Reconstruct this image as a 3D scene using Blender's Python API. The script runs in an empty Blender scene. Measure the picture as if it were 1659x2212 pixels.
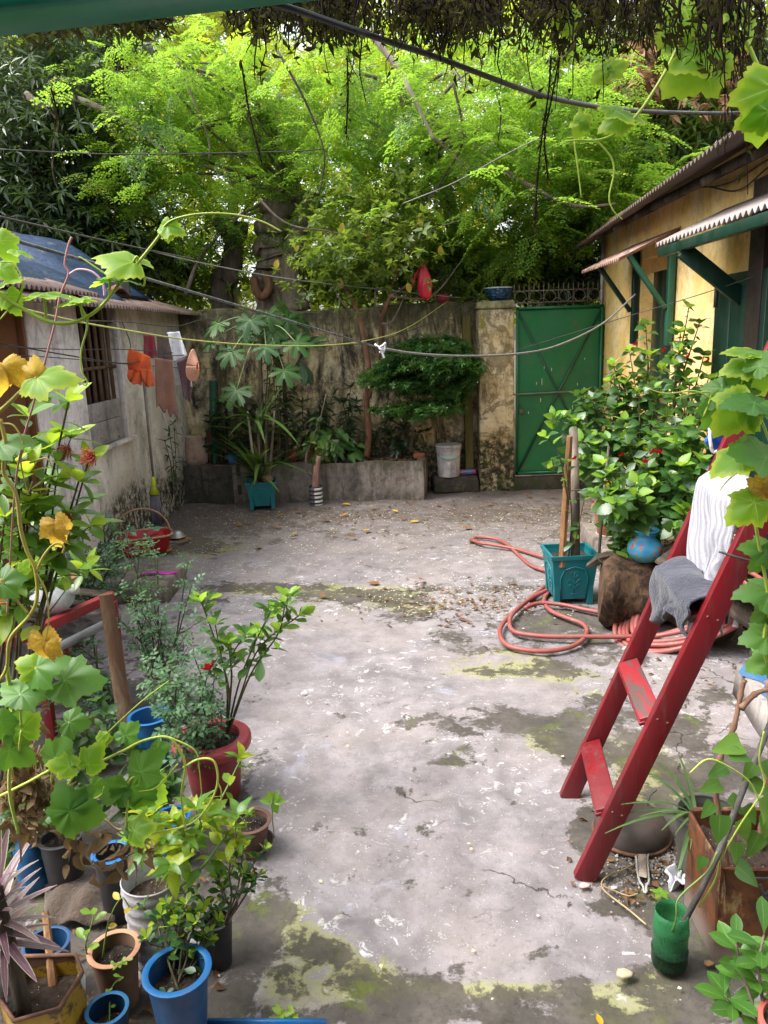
import bpy, math, random
import numpy as np
from mathutils import Vector, Matrix, noise
SC = bpy.context.scene
COL = SC.collection
rnd = random.Random(11)
npr = np.random.default_rng(5)
PI = math.pi

# ---------------------------------------------------------------- camera
CAM_H = 2.0
FPX = 1660.0                      # focal length in pixels of the 1659x2212 preview of the photograph
pitch = math.atan(386 / FPX)
roll = math.atan(261 / FPX * math.sin(pitch))
Fv = np.array([0, math.cos(pitch), -math.sin(pitch)])
_R0 = np.array([1.0, 0, 0]); _U0 = np.array([0, math.sin(pitch), math.cos(pitch)])
Rv = _R0 * math.cos(roll) - _U0 * math.sin(roll)
Uv = _U0 * math.cos(roll) + _R0 * math.sin(roll)
Cv = np.array([0, 0, CAM_H])
cam = bpy.data.cameras.new('camera'); camo = bpy.data.objects.new('camera', cam); COL.objects.link(camo)
cam.sensor_fit = 'VERTICAL'; cam.sensor_height = 36; cam.sensor_width = 27
cam.lens = FPX / 2212 * 36
cam.clip_start = 0.05; cam.clip_end = 500
camo.matrix_world = Matrix(((Rv[0], Uv[0], -Fv[0], 0), (Rv[1], Uv[1], -Fv[1], 0), (Rv[2], Uv[2], -Fv[2], CAM_H), (0, 0, 0, 1)))
SC.camera = camo

def ray(x, y): return Fv + Rv * (x - 829.5) / FPX - Uv * (y - 1106) / FPX
def G(x, y, z=0.0):               # point at height z seen at photo position x, y
    d = ray(x, y); return Vector(Cv + d * ((z - CAM_H) / d[2]))
def D(x, y, Y):                   # point at distance Y seen at photo position x, y
    d = ray(x, y); return Vector(Cv + d * (Y / d[1]))
def plane_hit(x, y, c, dv):       # point on a vertical wall through c along dv
    n = np.array([dv[1], -dv[0]]); r = ray(x, y)
    return Vector(Cv + r * ((n @ (np.array(c[:2]) - Cv[:2])) / (n @ r[:2])))
def px_size(n, w):                # n photo pixels at the distance of w, in metres
    return n / FPX * float((np.array(w) - Cv) @ Fv)
def proj(Wp):
    v = Wp - Cv; z = v @ Fv
    return 829.5 + FPX * (v @ Rv) / z, 1106 - FPX * (v @ Uv) / z

# ---------------------------------------------------------------- light
SUN_EL, SUN_AZ = math.radians(58), math.radians(-100)     # azimuth from +Y towards +X
world = bpy.data.worlds.new('World'); SC.world = world; world.use_nodes = True
wn = world.node_tree.nodes; wl = world.node_tree.links
bg = wn['Background']; bg.inputs['Strength'].default_value = 0.15
sky = wn.new('ShaderNodeTexSky'); sky.sky_type = 'NISHITA'; sky.sun_disc = False
sky.sun_elevation = SUN_EL; sky.sun_rotation = SUN_AZ; sky.dust_density = 4.0; sky.air_density = 1.3
hs = wn.new('ShaderNodeHueSaturation'); hs.inputs['Saturation'].default_value = 0.30     # overcast: nearly white sky
wl.new(sky.outputs[0], hs.inputs['Color']); wl.new(hs.outputs[0], bg.inputs['Color'])
sl = bpy.data.lights.new('sun', 'SUN'); sl.energy = 1.5; sl.angle = math.radians(28); sl.color = (1, 0.96, 0.90)
so = bpy.data.objects.new('sun', sl); COL.objects.link(so)
sd = Vector((math.sin(SUN_AZ) * math.cos(SUN_EL), math.cos(SUN_AZ) * math.cos(SUN_EL), math.sin(SUN_EL)))
so.rotation_euler = sd.to_track_quat('Z', 'Y').to_euler(); so.location = (0, 0, 20)
SC.view_settings.view_transform = 'Standard'; SC.view_settings.look = 'None'
SC.view_settings.exposure = 1.72; SC.view_settings.gamma = 1.0; SC.view_settings.use_curve_mapping = False
SC.cycles.max_bounces = 8; SC.cycles.diffuse_bounces = 4; SC.cycles.transmission_bounces = 6; SC.cycles.transparent_max_bounces = 8

# ---------------------------------------------------------------- object helpers
WLOC = {}
def tag(o, label=None, cat=None, group=None, kind=None):
    if label: o['label'] = label
    if cat: o['category'] = cat
    if group: o['group'] = group
    if kind: o['kind'] = kind
    return o
def thing(name, label, cat, loc=(0, 0, 0), group=None):
    o = bpy.data.objects.new(name, None); COL.objects.link(o); o.empty_display_size = 0.1
    o.location = Vector(loc); WLOC[o.name] = Vector(loc)
    return tag(o, label, cat, group)
def link_mesh(name, me, parent=None, loc=None):
    o = bpy.data.objects.new(name, me); COL.objects.link(o)
    if parent is not None: o.parent = parent
    if loc is not None: o.location = loc
    return o
def bez(p, n=10):                 # smooth curve through points
    p = [Vector(q) for q in p]
    if len(p) == 2: return [p[0].lerp(p[1], i / n) for i in range(n + 1)]
    out = []
    for i in range(len(p) - 1):
        a = p[i - 1] if i else p[i] * 2 - p[i + 1]
        b, c = p[i], p[i + 1]
        d = p[i + 2] if i + 2 < len(p) else p[i + 1] * 2 - p[i]
        for k in range(n):
            t = k / n
            out.append(0.5 * ((2 * b) + (c - a) * t + (2 * a - 5 * b + 4 * c - d) * t * t + (3 * b - a - 3 * c + d) * t ** 3))
    out.append(p[-1]); return out
class MB:
    def __init__(s): s.v = []; s.f = []; s.uv = []; s.mi = []
    def add(s, vs, fs, uv=None, mi=0):
        b = len(s.v); s.v += [tuple(v) for v in vs]; s.f += [tuple(i + b for i in f) for f in fs]
        s.uv += list(uv) if uv is not None else [(0, 0)] * len(vs); s.mi += [mi] * len(fs)
        return s
    def hexa(s, c8, mi=0):        # 4 bottom corners then 4 top corners, both counter-clockwise
        return s.add(c8, [(3, 2, 1, 0), (4, 5, 6, 7), (0, 1, 5, 4), (1, 2, 6, 5), (2, 3, 7, 6), (3, 0, 4, 7)], mi=mi)
    def box(s, c, size, rz=0.0, mi=0):
        x, y, z = [q / 2 for q in size]; m = Matrix.Rotation(rz, 3, 'Z'); c = Vector(c)
        return s.hexa([c + m @ Vector(q) for q in [(-x, -y, -z), (x, -y, -z), (x, y, -z), (-x, y, -z), (-x, -y, z), (x, -y, z), (x, y, z), (-x, y, z)]], mi)
    def bar(s, a, b, w, t, side, mi=0):   # bar from a to b, w along side, t across
        a, b, side = Vector(a), Vector(b), Vector(side); d = (b - a).normalized()
        side = (side - d * side.dot(d)).normalized(); n = d.cross(side)
        q = [side * (w / 2 * i) + n * (t / 2 * j) for i, j in ((-1, -1), (1, -1), (1, 1), (-1, 1))]
        return s.hexa([a + k for k in q] + [b + k for k in q], mi)
    def quadbox(s, a, b, c, d, t, mi=0):  # slab over the quad a b c d, thickness vector t
        return s.hexa([Vector(q) for q in (a, b, c, d)] + [Vector(q) + Vector(t) for q in (a, b, c, d)], mi)
    def tube(s, pts, r, n=7, cap=True, mi=0):
        pts = [Vector(p) for p in pts]; m = len(pts)
        rr = [r] * m if not hasattr(r, '__len__') else [r[0] + (r[-1] - r[0]) * i / (m - 1) for i in range(m)] if len(r) == 2 and m != 2 else r
        vs = []; up = Vector((0.31, 0.22, 0.92)); 
        for i, p in enumerate(pts):
            d = (pts[min(i + 1, m - 1)] - pts[max(i - 1, 0)])
            d = d.normalized() if d.length > 1e-9 else Vector((0, 0, 1))
            x = up - d * up.dot(d)
            if x.length < 1e-3: x = Vector((1, 0, 0)) - d * d.x
            x.normalize(); up = x; y = d.cross(x)
            for k in range(n):
                a = 2 * PI * k / n; vs.append(p + (x * math.cos(a) + y * math.sin(a)) * rr[i])
        fs = [(i * n + k, i * n + (k + 1) % n, (i + 1) * n + (k + 1) % n, (i + 1) * n + k) for i in range(m - 1) for k in range(n)]
        if cap: fs += [tuple(range(n - 1, -1, -1)), tuple(range((m - 1) * n, m * n))]
        uv = [(k / n, i / max(1, m - 1)) for i in range(m) for k in range(n)]
        return s.add(vs, fs, uv, mi)
    def lathe(s, prof, c, n=28, ax=None, jit=0, mi=0, cap=True):
        c = Vector(c); ax = ax or Matrix.Identity(3); vs = []
        for i, (r, z) in enumerate(prof):
            for k in range(n):
                a = 2 * PI * k / n; j = 1 + jit * math.sin(3 * a + i) if jit else 1
                vs.append(c + ax @ Vector((r * j * math.cos(a), r * j * math.sin(a), z)))
        m = len(prof)
        fs = [(i * n + k, i * n + (k + 1) % n, (i + 1) * n + (k + 1) % n, (i + 1) * n + k) for i in range(m - 1) for k in range(n)]
        if cap and prof[0][0] > 1e-4: fs.append(tuple(range(n - 1, -1, -1)))
        if cap and prof[-1][0] > 1e-4: fs.append(tuple(range((m - 1) * n, m * n)))
        return s.add(vs, fs, mi=mi)
    def grid(s, fn, nu, nv, mi=0):
        vs = [Vector(fn(i / nu, j / nv)) for j in range(nv + 1) for i in range(nu + 1)]
        fs = [(j * (nu + 1) + i, j * (nu + 1) + i + 1, (j + 1) * (nu + 1) + i + 1, (j + 1) * (nu + 1) + i) for j in range(nv) for i in range(nu)]
        return s.add(vs, fs, [(i / nu, j / nv) for j in range(nv + 1) for i in range(nu + 1)], mi)
    def mesh(s, name, mat, smooth=True, off=Vector((0, 0, 0))):
        me = bpy.data.meshes.new(name)
        me.from_pydata([(a - off.x, b - off.y, c - off.z) for a, b, c in s.v], [], s.f)
        for m in (mat if isinstance(mat, (list, tuple)) else [mat]): me.materials.append(m)
        uvl = me.uv_layers.new(name='UVMap')
        li = np.empty(len(me.loops), np.int32); me.loops.foreach_get('vertex_index', li)
        uvl.data.foreach_set('uv', np.array(s.uv, np.float32)[li].ravel())
        if any(s.mi): me.polygons.foreach_set('material_index', np.array(s.mi, np.int32))
        if smooth: me.polygons.foreach_set('use_smooth', np.ones(len(s.f), bool))
        me.update(); return me
    def build(s, name, mat, parent=None, smooth=True, bev=0, solid=0, sub=0, label=None, auto=None):
        off = WLOC[parent.name] if parent is not None else Vector((0, 0, 0))
        o = link_mesh(name, s.mesh(name, mat, smooth, off), parent)
        WLOC[o.name] = off
        if solid: m = o.modifiers.new('solid', 'SOLIDIFY'); m.thickness = solid; m.offset = 0
        if bev: m = o.modifiers.new('bevel', 'BEVEL'); m.width = bev; m.segments = 2; m.limit_method = 'ANGLE'; m.angle_limit = math.radians(35)
        if sub: m = o.modifiers.new('sub', 'SUBSURF'); m.levels = sub; m.render_levels = sub
        if smooth and auto: o.data.set_sharp_from_angle(angle=math.radians(auto))
        if label: o['label'] = label
        return o

# ---------------------------------------------------------------- materials
class NB:
    def __init__(s, name):
        s.m = bpy.data.materials.new(name); s.m.use_nodes = True; s.t = s.m.node_tree
        s.b = s.t.nodes['Principled BSDF']; s.out = s.t.nodes['Material Output']
    def n(s, ty, **kw):
        o = s.t.nodes.new(ty)
        for k, v in kw.items(): setattr(o, k, v)
        return o
    def put(s, sock, v):
        if isinstance(v, bpy.types.NodeSocket): s.t.links.new(v, sock)
        elif isinstance(v, (tuple, list)) and len(v) == 3 and sock.type == 'RGBA': sock.default_value = (*v, 1)
        else: sock.default_value = v
    def coord(s, which='Object', scale=None):
        c = s.n('ShaderNodeTexCoord').outputs[which]
        if scale:
            mp = s.n('ShaderNodeMapping'); mp.inputs['Scale'].default_value = scale; s.put(mp.inputs['Vector'], c); c = mp.outputs[0]
        return c
    def noise(s, sc, det=4, ro=0.55, vec=None, dist=0):
        o = s.n('ShaderNodeTexNoise'); o.inputs['Scale'].default_value = sc; o.inputs['Detail'].default_value = det
        o.inputs['Roughness'].default_value = ro; o.inputs['Distortion'].default_value = dist
        if vec is not None: s.put(o.inputs['Vector'], vec)
        return o.outputs['Fac']
    def voro(s, sc, vec=None, feature='F1', out='Distance'):
        o = s.n('ShaderNodeTexVoronoi'); o.feature = feature; o.inputs['Scale'].default_value = sc
        if vec is not None: s.put(o.inputs['Vector'], vec)
        return o.outputs[out]
    def ss(s, v, a, b, lo=0.0, hi=1.0):
        o = s.n('ShaderNodeMapRange'); o.interpolation_type = 'SMOOTHSTEP'
        for i, q in zip((0, 1, 2, 3, 4), (v, a, b, lo, hi)): s.put(o.inputs[i], q)
        return o.outputs[0]
    def ma(s, op, a, b=0.0, c=0.0):
        o = s.n('ShaderNodeMath', operation=op)
        for i, q in enumerate((a, b, c)): s.put(o.inputs[i], q)
        return o.outputs[0]
    def mix(s, f, a, b, bt='MIX'):
        o = s.n('ShaderNodeMix', data_type='RGBA', blend_type=bt)
        s.put(o.inputs[0], f); s.put(o.inputs[6], a); s.put(o.inputs[7], b); return o.outputs[2]
    def attr(s, name, out='Fac'): return s.n('ShaderNodeAttribute', attribute_name=name).outputs[out]
    def sep(s, v, k):
        o = s.n('ShaderNodeSeparateXYZ'); s.put(o.inputs[0], v); return o.outputs[k]
    def bump(s, h, st=0.3, dist=0.01):
        o = s.n('ShaderNodeBump'); o.inputs['Strength'].default_value = st; o.inputs['Distance'].default_value = dist
        s.put(o.inputs['Height'], h); s.put(s.b.inputs['Normal'], o.outputs[0]); return o.outputs[0]
    def fin(s, col, rough=0.6, spec=0.5, metal=0.0):
        s.put(s.b.inputs['Base Color'], col); s.put(s.b.inputs['Roughness'], rough)
        s.put(s.b.inputs['Specular IOR Level'], spec); s.put(s.b.inputs['Metallic'], metal); return s.m

def paint(name, c, c2=None, wear=None, wearcol=(0.2, 0.17, 0.14), rough=0.45, sc=6, bump=0.15, spec=0.5, metal=0, dirt=0.35, grain=None):
    """painted or plain surface: mottled colour, grime, chips"""
    b = NB(name); v = b.coord('Object', grain) if grain else b.coord()
    c2 = c2 or tuple(q * 0.72 for q in c)
    col = b.mix(b.ss(b.noise(sc, 5, 0.6, v), 0.35, 0.7), c, c2)
    g = b.ss(b.noise(sc * 3.1, 6, 0.7, v), 0.5, 0.78)
    col = b.mix(b.ma('MULTIPLY', g, dirt), col, (0.09, 0.075, 0.06))
    if wear:
        w = b.ss(b.noise(sc * 2.3, 8, 0.72, v, 0.4), 1 - wear - 0.03, 1 - wear + 0.03); col = b.mix(w, col, wearcol)
    b.bump(b.noise(sc * 8, 5, 0.6, v), bump, 0.004)
    return b.fin(col, b.ss(b.noise(sc * 2, 4, 0.5, v), 0.3, 0.7, rough - 0.08, rough + 0.15), spec, metal)

def leafmat(name, c, alt, trans, vein=None, rough=0.42, island=False, tf=0.42, altpow=2.0, clump=0.0, spec=0.4, cup=False, edge=None, spots=None, vw=(0.02, 0.075), fleck=None):
    """leaf: two-sided gloss over translucent tissue; UV x runs from the midrib, UV y along the blade"""
    b = NB(name)
    if island: r = b.n('ShaderNodeNewGeometry').outputs['Random Per Island']
    else: r = b.n('ShaderNodeObjectInfo').outputs['Random']
    f = b.ma('POWER', r, altpow)
    if clump:
        cl = b.ss(b.noise(clump, 2, 0.5, b.coord()), 0.38, 0.62)
        f = b.ma('ADD', b.ma('MULTIPLY', f, 0.45), b.ma('MULTIPLY', cl, 0.6))
    col = b.mix(f, c, alt)
    r2 = b.ma('FRACT', b.ma('MULTIPLY', r, 7.31))
    col = b.mix(b.ma('MULTIPLY', r2, 0.35), col, tuple(q * 0.45 for q in c))
    if fleck: col = b.mix(b.ss(b.ma('FRACT', b.ma('MULTIPLY', r, 23.7)), 1 - fleck - .01, 1 - fleck + .01), col, (0.55, 0.46, 0.02))
    uv = b.coord('UV'); u = b.ma('ABSOLUTE', b.sep(uv, 0)); t = b.sep(uv, 1)
    if vein:
        mid = b.ss(u, vw[0], vw[1], 1.0, 0.0)
        if not cup:
            sv = b.ma('FRACT', b.ma('SUBTRACT', b.ma('MULTIPLY', t, 7.0), b.ma('MULTIPLY', u, 1.6)))
            sv = b.ma('MULTIPLY', b.ss(b.ma('ABSOLUTE', b.ma('SUBTRACT', sv, 0.5)), 0.40, 0.49), 0.4)
            mid = b.ma('MAXIMUM', mid, sv)
        col = b.mix(b.ma('MULTIPLY', mid, 0.65), col, vein)
    if edge: col = b.mix(b.ss(b.ma('ADD', u if not cup else t, b.ma('MULTIPLY', b.noise(9, 3, 0.6, b.coord()), 0.3)), 0.85, 1.1), col, edge)
    if spots: col = b.mix(b.ss(b.noise(spots[0], 4, 0.6, b.coord()), spots[1], spots[1] + 0.1), col, spots[2])
    col = b.mix(b.ma('MULTIPLY', b.ss(b.noise(40, 3, 0.6, b.coord()), 0.45, 0.75), 0.18), col, tuple(q * 0.5 for q in c))
    b.bump(b.noise(55, 3, 0.5, b.coord()), 0.12, 0.003)
    b.fin(col, rough, spec)
    tr = b.n('ShaderNodeBsdfTranslucent'); tc = b.mix(1.0, col, (1, 1, 1), 'MIX')
    b.put(tr.inputs['Color'], b.mix(0.6, col, trans))
    mx = b.n('ShaderNodeMixShader'); mx.inputs[0].default_value = tf
    b.t.links.new(b.b.outputs[0], mx.inputs[1]); b.t.links.new(tr.outputs[0], mx.inputs[2]); b.t.links.new(mx.outputs[0], b.out.inputs[0])
    return b.m

def stucco(name, base, light, streak=0.5, mossz=None, moss=(0.035, 0.045, 0.015), dark=(0.03, 0.026, 0.02), patch=0.5, stain_top=None, ychips=None):
    b = NB(name); v = b.coord(); vs = b.coord('Object', (1, 1, 0.30))
    col = b.mix(b.ss(b.noise(2.2, 6, 0.62, v), 0.35, 0.68), base, light)
    col = b.mix(b.ma('MULTIPLY', b.ss(b.noise(9, 8, 0.72, v), 0.48, 0.7), 0.55), col, tuple(q * 0.5 for q in base))
    mo = b.ss(b.noise(13, 9, 0.78, v, 0.5), 0.46, 0.60); col = b.mix(b.ma('MULTIPLY', mo, b.ma('MULTIPLY', b.ss(b.noise(1.6, 3, 0.6, v), 0.36, 0.6), min(1, streak + 0.1))), col, tuple(q * 0.38 for q in base))
    st = b.ss(b.noise(5.0, 9, 0.74, vs, 0.5), 0.52 - streak * 0.14, 0.74 - streak * 0.12)
    col = b.mix(b.ma('MULTIPLY', st, min(1, streak + 0.25)), col, dark)
    fl = b.ss(b.noise(3.1, 9, 0.75, v, 0.8), 0.72 - patch * 0.2, 0.76 - patch * 0.2)
    col = b.mix(b.ma('MULTIPLY', fl, 0.75), col, tuple(q * 0.32 for q in base))
    if ychips: col = b.mix(b.ss(b.noise(2.0, 7, 0.7, b.coord('Object', (2.2, 2.2, 0.45)), 0.5), 0.56, 0.66), col, ychips)
    z = b.sep(v, 2)
    if mossz:
        h = b.ma('SUBTRACT', mossz, b.ma('MULTIPLY', b.ma('SUBTRACT', b.noise(2.6, 8, 0.7, v), 0.5), 2.2 * mossz))
        mk = b.ss(b.ma('SUBTRACT', h, z), -0.12, 0.22)
        sp = b.noise(16, 6, 0.75, v)
        col = b.mix(b.ma('MULTIPLY', mk, b.ss(sp, 0.36, 0.56)), col, b.mix(b.ss(b.noise(5, 4, 0.6, v), 0.4, 0.62), dark, moss))
    if stain_top:
        h = b.ma('ADD', stain_top, b.ma('MULTIPLY', b.ma('SUBTRACT', b.noise(5, 8, 0.75, b.coord('Object', (1, 1, 0.3))), 0.5), 1.5))
        col = b.mix(b.ma('MULTIPLY', b.ss(b.ma('SUBTRACT', z, h), -0.1, 0.25), 0.75), col, b.mix(b.noise(3, 4, 0.6, v), dark, moss))
    hgt = b.ma('ADD', b.ma('MULTIPLY', b.noise(7, 8, 0.7, v), 1.0), b.ma('MULTIPLY', fl, -0.5))
    b.bump(hgt, 0.55, 0.02)
    return b.fin(col, 0.88, 0.2)

def bark(name, c, c2, sc=9, ring=True):
    b = NB(name); v = b.coord('Object', (1, 1, 0.25 if ring else 0.6))
    col = b.mix(b.ss(b.noise(sc, 8, 0.7, v, 0.6), 0.38, 0.66), c, c2)
    col = b.mix(b.ss(b.noise(3, 3, 0.5, b.coord()), 0.55, 0.75), col, tuple(min(1, q * 1.5) for q in c2))
    b.bump(b.noise(sc * 1.6, 8, 0.72, v, 0.5), 0.8, 0.02)
    return b.fin(col, 0.9, 0.15)

def soilmat(name, c=(0.075, 0.055, 0.042)):
    b = NB(name); v = b.coord()
    col = b.mix(b.ss(b.noise(25, 6, 0.7, v), 0.35, 0.7), c, tuple(q * 0.4 for q in c))
    col = b.mix(b.ss(b.voro(70, v), 0.16, 0.1), col, (0.4, 0.34, 0.27))
    col = b.mix(b.ss(b.noise(9, 4, 0.6, v), 0.6, 0.75), col, (0.16, 0.09, 0.045))
    b.bump(b.noise(40, 6, 0.7, v), 0.9, 0.02)
    return b.fin(col, 0.95, 0.1)

def cloth(name, c, c2=None, sc=90, stripe=None):
    b = NB(name); v = b.coord(); c2 = c2 or tuple(q * 0.65 for q in c)
    col = b.mix(b.ss(b.noise(7, 5, 0.6, v), 0.35, 0.7), c, c2)
    if stripe:
        s_ = b.ss(b.ma('ABSOLUTE', b.ma('SUBTRACT', b.ma('FRACT', b.ma('MULTIPLY', b.sep(b.coord('UV'), stripe[0]), stripe[1])), 0.5)), 0.28, 0.34)
        col = b.mix(s_, col, stripe[2])
    b.bump(b.ma('ADD', b.noise(sc, 3, 0.6, v), b.ma('MULTIPLY', b.noise(16, 6, 0.65, v, 1.2), 2.2)), 0.75, 0.008)
    b.b.inputs['Sheen Weight'].default_value = 0.25
    return b.fin(col, 0.92, 0.12)

# ---------------------------------------------------------------- leaves and plants
def lprof(kind, t):
    if kind == 'ovate': return math.sin(PI * min(1, t) ** 0.62) ** 0.85
    if kind == 'lance': return math.sin(PI * t ** 0.8) ** 0.9
    if kind == 'ellip': return math.sin(PI * t) ** 0.75
    if kind == 'obov': return math.sin(PI * t ** 1.55) ** 0.8
    if kind == 'heart': return (math.sin(PI * min(1, (t * 0.93 + 0.07)) ** 0.45) ** 0.75)
    if kind == 'strap': return min(1, 0.55 + t * 2.5) * (1 - t ** 3) ** 0.8
    return math.sin(PI * t)
def leaf_mb(kind='ovate', w=0.5, seg=7, droop=0.2, fold=0.22, wave=0.0, serr=0.0, pet=0.0, across=2, curl=0.0):
    mb = MB(); vs = []; uv = []
    cols = [-1, -0.5, 0, 0.5, 1] if across == 4 else [-1, 0, 1]
    for i in range(seg + 1):
        t = i / seg; y = pet + (1 - pet) * t
        hw = max(0.012 if 0 < i < seg else 0.006, lprof(kind, t) * w / 2)
        if serr and 0 < i < seg: hw *= 1 + (serr if i % 2 else -serr)
        for c in cols:
            z = fold * hw * abs(c) - droop * y * y - curl * hw * c * c + wave * math.sin(t * 9 + c * 2) * abs(c)
            vs.append((c * hw, y - (0.25 * serr * hw if abs(c) == 1 and i % 2 else 0), z)); uv.append((c, t))
    k = len(cols)
    fs = [(i * k + j, i * k + j + 1, (i + 1) * k + j + 1, (i + 1) * k + j) for i in range(seg) for j in range(k - 1)]
    if pet:
        b = len(vs); q = 0.014
        vs += [(-q, 0, 0), (q, 0, 0), (q, pet + 0.03, -0.004), (-q, pet + 0.03, -0.004)]; uv += [(0, 0)] * 4; fs.append((b, b + 1, b + 2, b + 3))
    return mb.add(vs, fs, uv)
def palm_leaf_mb(kind='cucurbit', rings=4, cup=0.12, seed=0):
    r_ = random.Random(seed); mb = MB()
    if kind == 'cucurbit':
        veins = [0, 62, -62, 122, -122]; N = 44
        def R(a):
            q = abs(a); base = 0.60 + 0.40 * max(0, math.cos(math.radians(q * 1.35))) ** 2.2
            base = max(base, 0.62 + 0.16 * math.exp(-((q - 64) / 22) ** 2), 0.50 + 0.1 * math.exp(-((q - 122) / 25) ** 2))
            base += 0.12 * math.exp(-(q / 9.0) ** 2) + 0.07 * math.exp(-((q - 64) / 9.0) ** 2)
            if q > 140: base *= 1 - 0.85 * ((q - 140) / 40) ** 1.3
            return base
    else:
        veins = [0, 45, -45, 88, -88, 130, -130]; N = 84
        def R(a):
            dm = min(abs(a - q) for q in veins)
            ln = 1.0 - 0.28 * abs(a) / 130
            l = ln * max(0.48, 1 - (dm / 21.0) ** 1.25 * 0.62)
            l += 0.20 * ln * math.exp(-((dm - 11) / 3.2) ** 2)
            if abs(a) > 150: l = 0.16
            return l
    vs = [(0, 0, 0)]; uv = [(0, 0)]; amp = [r_.uniform(-1, 1) for _ in range(6)]
    for i in range(1, rings + 1):
        fr = i / rings
        for k in range(N):
            a = -180 + 360 * (k + 0.5) / N; rr = R(a) * fr
            if i == rings: rr *= 1 + (0.05 if k % 2 else -0.045)
            x, y = rr * math.sin(math.radians(a)), rr * math.cos(math.radians(a))
            dv = min(abs(a - q) for q in veins)
            z = -cup * rr * rr * 1.6 + 0.06 * rr * math.sin(math.radians(a * 2) + amp[0] * 3) * fr + 0.010 * min(dv, 25) / 25 * (1 if kind == 'cucurbit' else 0.3) + 0.035 * fr * math.sin(a * 0.11 + amp[1] * 5)
            vs.append((x, y, z)); uv.append((min(0.5, rr * math.sin(math.radians(min(dv, 90)))), fr))
    fs = [(0, 1 + k, 1 + (k + 1) % N) for k in range(N)]
    fs += [(1 + (i - 1) * N + k, 1 + i * N + k, 1 + i * N + (k + 1) % N, 1 + (i - 1) * N + (k + 1) % N) for i in range(1, rings) for k in range(N)]
    return mb.add(vs, [tuple(reversed(f)) for f in fs], uv)
def nrm(v):
    v = Vector(v); return v.normalized() if v.length > 1e-9 else Vector((0, 0, 1))
def frame(d, up):
    d = nrm(d); s = d.cross(Vector(up))
    if s.length < 1e-3: s = d.cross(Vector((0.3, 0.9, 0.1)))
    s.normalize(); return s, d, s.cross(d)
def place(me, parent, p, d, up, s, name='leaf', sy=1.0):
    a, b, c = frame(d, up); o = bpy.data.objects.new(name, me); COL.objects.link(o); o.parent = parent
    q = Vector(p) - WLOC[parent.name]
    o.matrix_local = Matrix(((a.x * s, b.x * s * sy, c.x * s, q.x), (a.y * s, b.y * s * sy, c.y * s, q.y), (a.z * s, b.z * s * sy, c.z * s, q.z), (0, 0, 0, 1)))
    return o
def scatter(name, tm, mats, P, Dr, Up, S, parent=None, kind='stuff'):
    """many copies of the small mesh tm (an MB of equal-sized faces) joined into one mesh"""
    P, Dr, Up = (np.asarray(q, float) for q in (P, Dr, Up)); S = np.asarray(S, float); n = len(P)
    Dr = Dr / np.linalg.norm(Dr, axis=1, keepdims=True)
    sd_ = np.cross(Dr, Up); ln = np.linalg.norm(sd_, axis=1, keepdims=True)
    sd_ = np.where(ln < 1e-4, np.array([[1.0, 0, 0]]), sd_ / np.maximum(ln, 1e-6)); nn = np.cross(sd_, Dr)
    tv = np.array(tm.v, np.float64); k = len(tv); fz = len(tm.f[0]); tf = np.array(tm.f, np.int64)
    off = np.array(WLOC[parent.name]) if parent is not None else np.zeros(3)
    V = (P - off)[:, None, :] + S[:, None, None] * (tv[None, :, 0:1] * sd_[:, None, :] + tv[None, :, 1:2] * Dr[:, None, :] + tv[None, :, 2:3] * nn[:, None, :])
    F = (tf[None] + (np.arange(n) * k)[:, None, None]).reshape(-1)
    me = bpy.data.meshes.new(name); me.vertices.add(n * k); me.vertices.foreach_set('co', V.astype(np.float32).ravel())
    nf = n * len(tf); me.loops.add(nf * fz); me.loops.foreach_set('vertex_index', F.astype(np.int32))
    me.polygons.add(nf); me.polygons.foreach_set('loop_start', np.arange(nf, dtype=np.int32) * fz)
    me.polygons.foreach_set('use_smooth', np.ones(nf, bool))
    me.materials.append(mats)
    uvl = me.uv_layers.new(name='UVMap'); tuv = np.array(tm.uv, np.float32)[tf.reshape(-1)]
    uvl.data.foreach_set('uv', np.tile(tuv, (n, 1)).ravel()); me.update(calc_edges=True)
    o = link_mesh(name, me, parent); WLOC[o.name] = Vector(off)
    if kind: o['kind'] = kind
    return o
def rv(s=1.0): return Vector((rnd.uniform(-s, s), rnd.uniform(-s, s), rnd.uniform(-s, s)))
CAMV = Vector(Cv)
def leafy(root, placements, meshes, young=None, maxn=300, joinmb=None, joinmat=None):
    """placements: (point, direction, up, size, is_young); nearest maxn become leaf objects, the rest one joined part"""
    def pruned(q):            # leaves cut back in front of the bottle on the stand
        if q[0].y > 3.7 or q[0].z < .3: return False
        x, y = proj(np.array(q[0] + q[1] * q[3] * .5)); return 62 < x < 175 and 1268 < y < 1362
    placements[:] = [q for q in placements if not pruned(q)]
    placements.sort(key=lambda q: (q[0] - CAMV).length - q[3] * 6)
    for p, d, u, s, y in placements[:maxn]:
        place(rnd.choice(young) if (y and young) else rnd.choice(meshes), root, p, d, u, s)
    rest = placements[maxn:]
    if rest and joinmb is not None:
        scatter('foliage', joinmb, joinmat, [q[0] for q in rest], [q[1] for q in rest], [q[2] for q in rest], [q[3] for q in rest], root)
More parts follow.
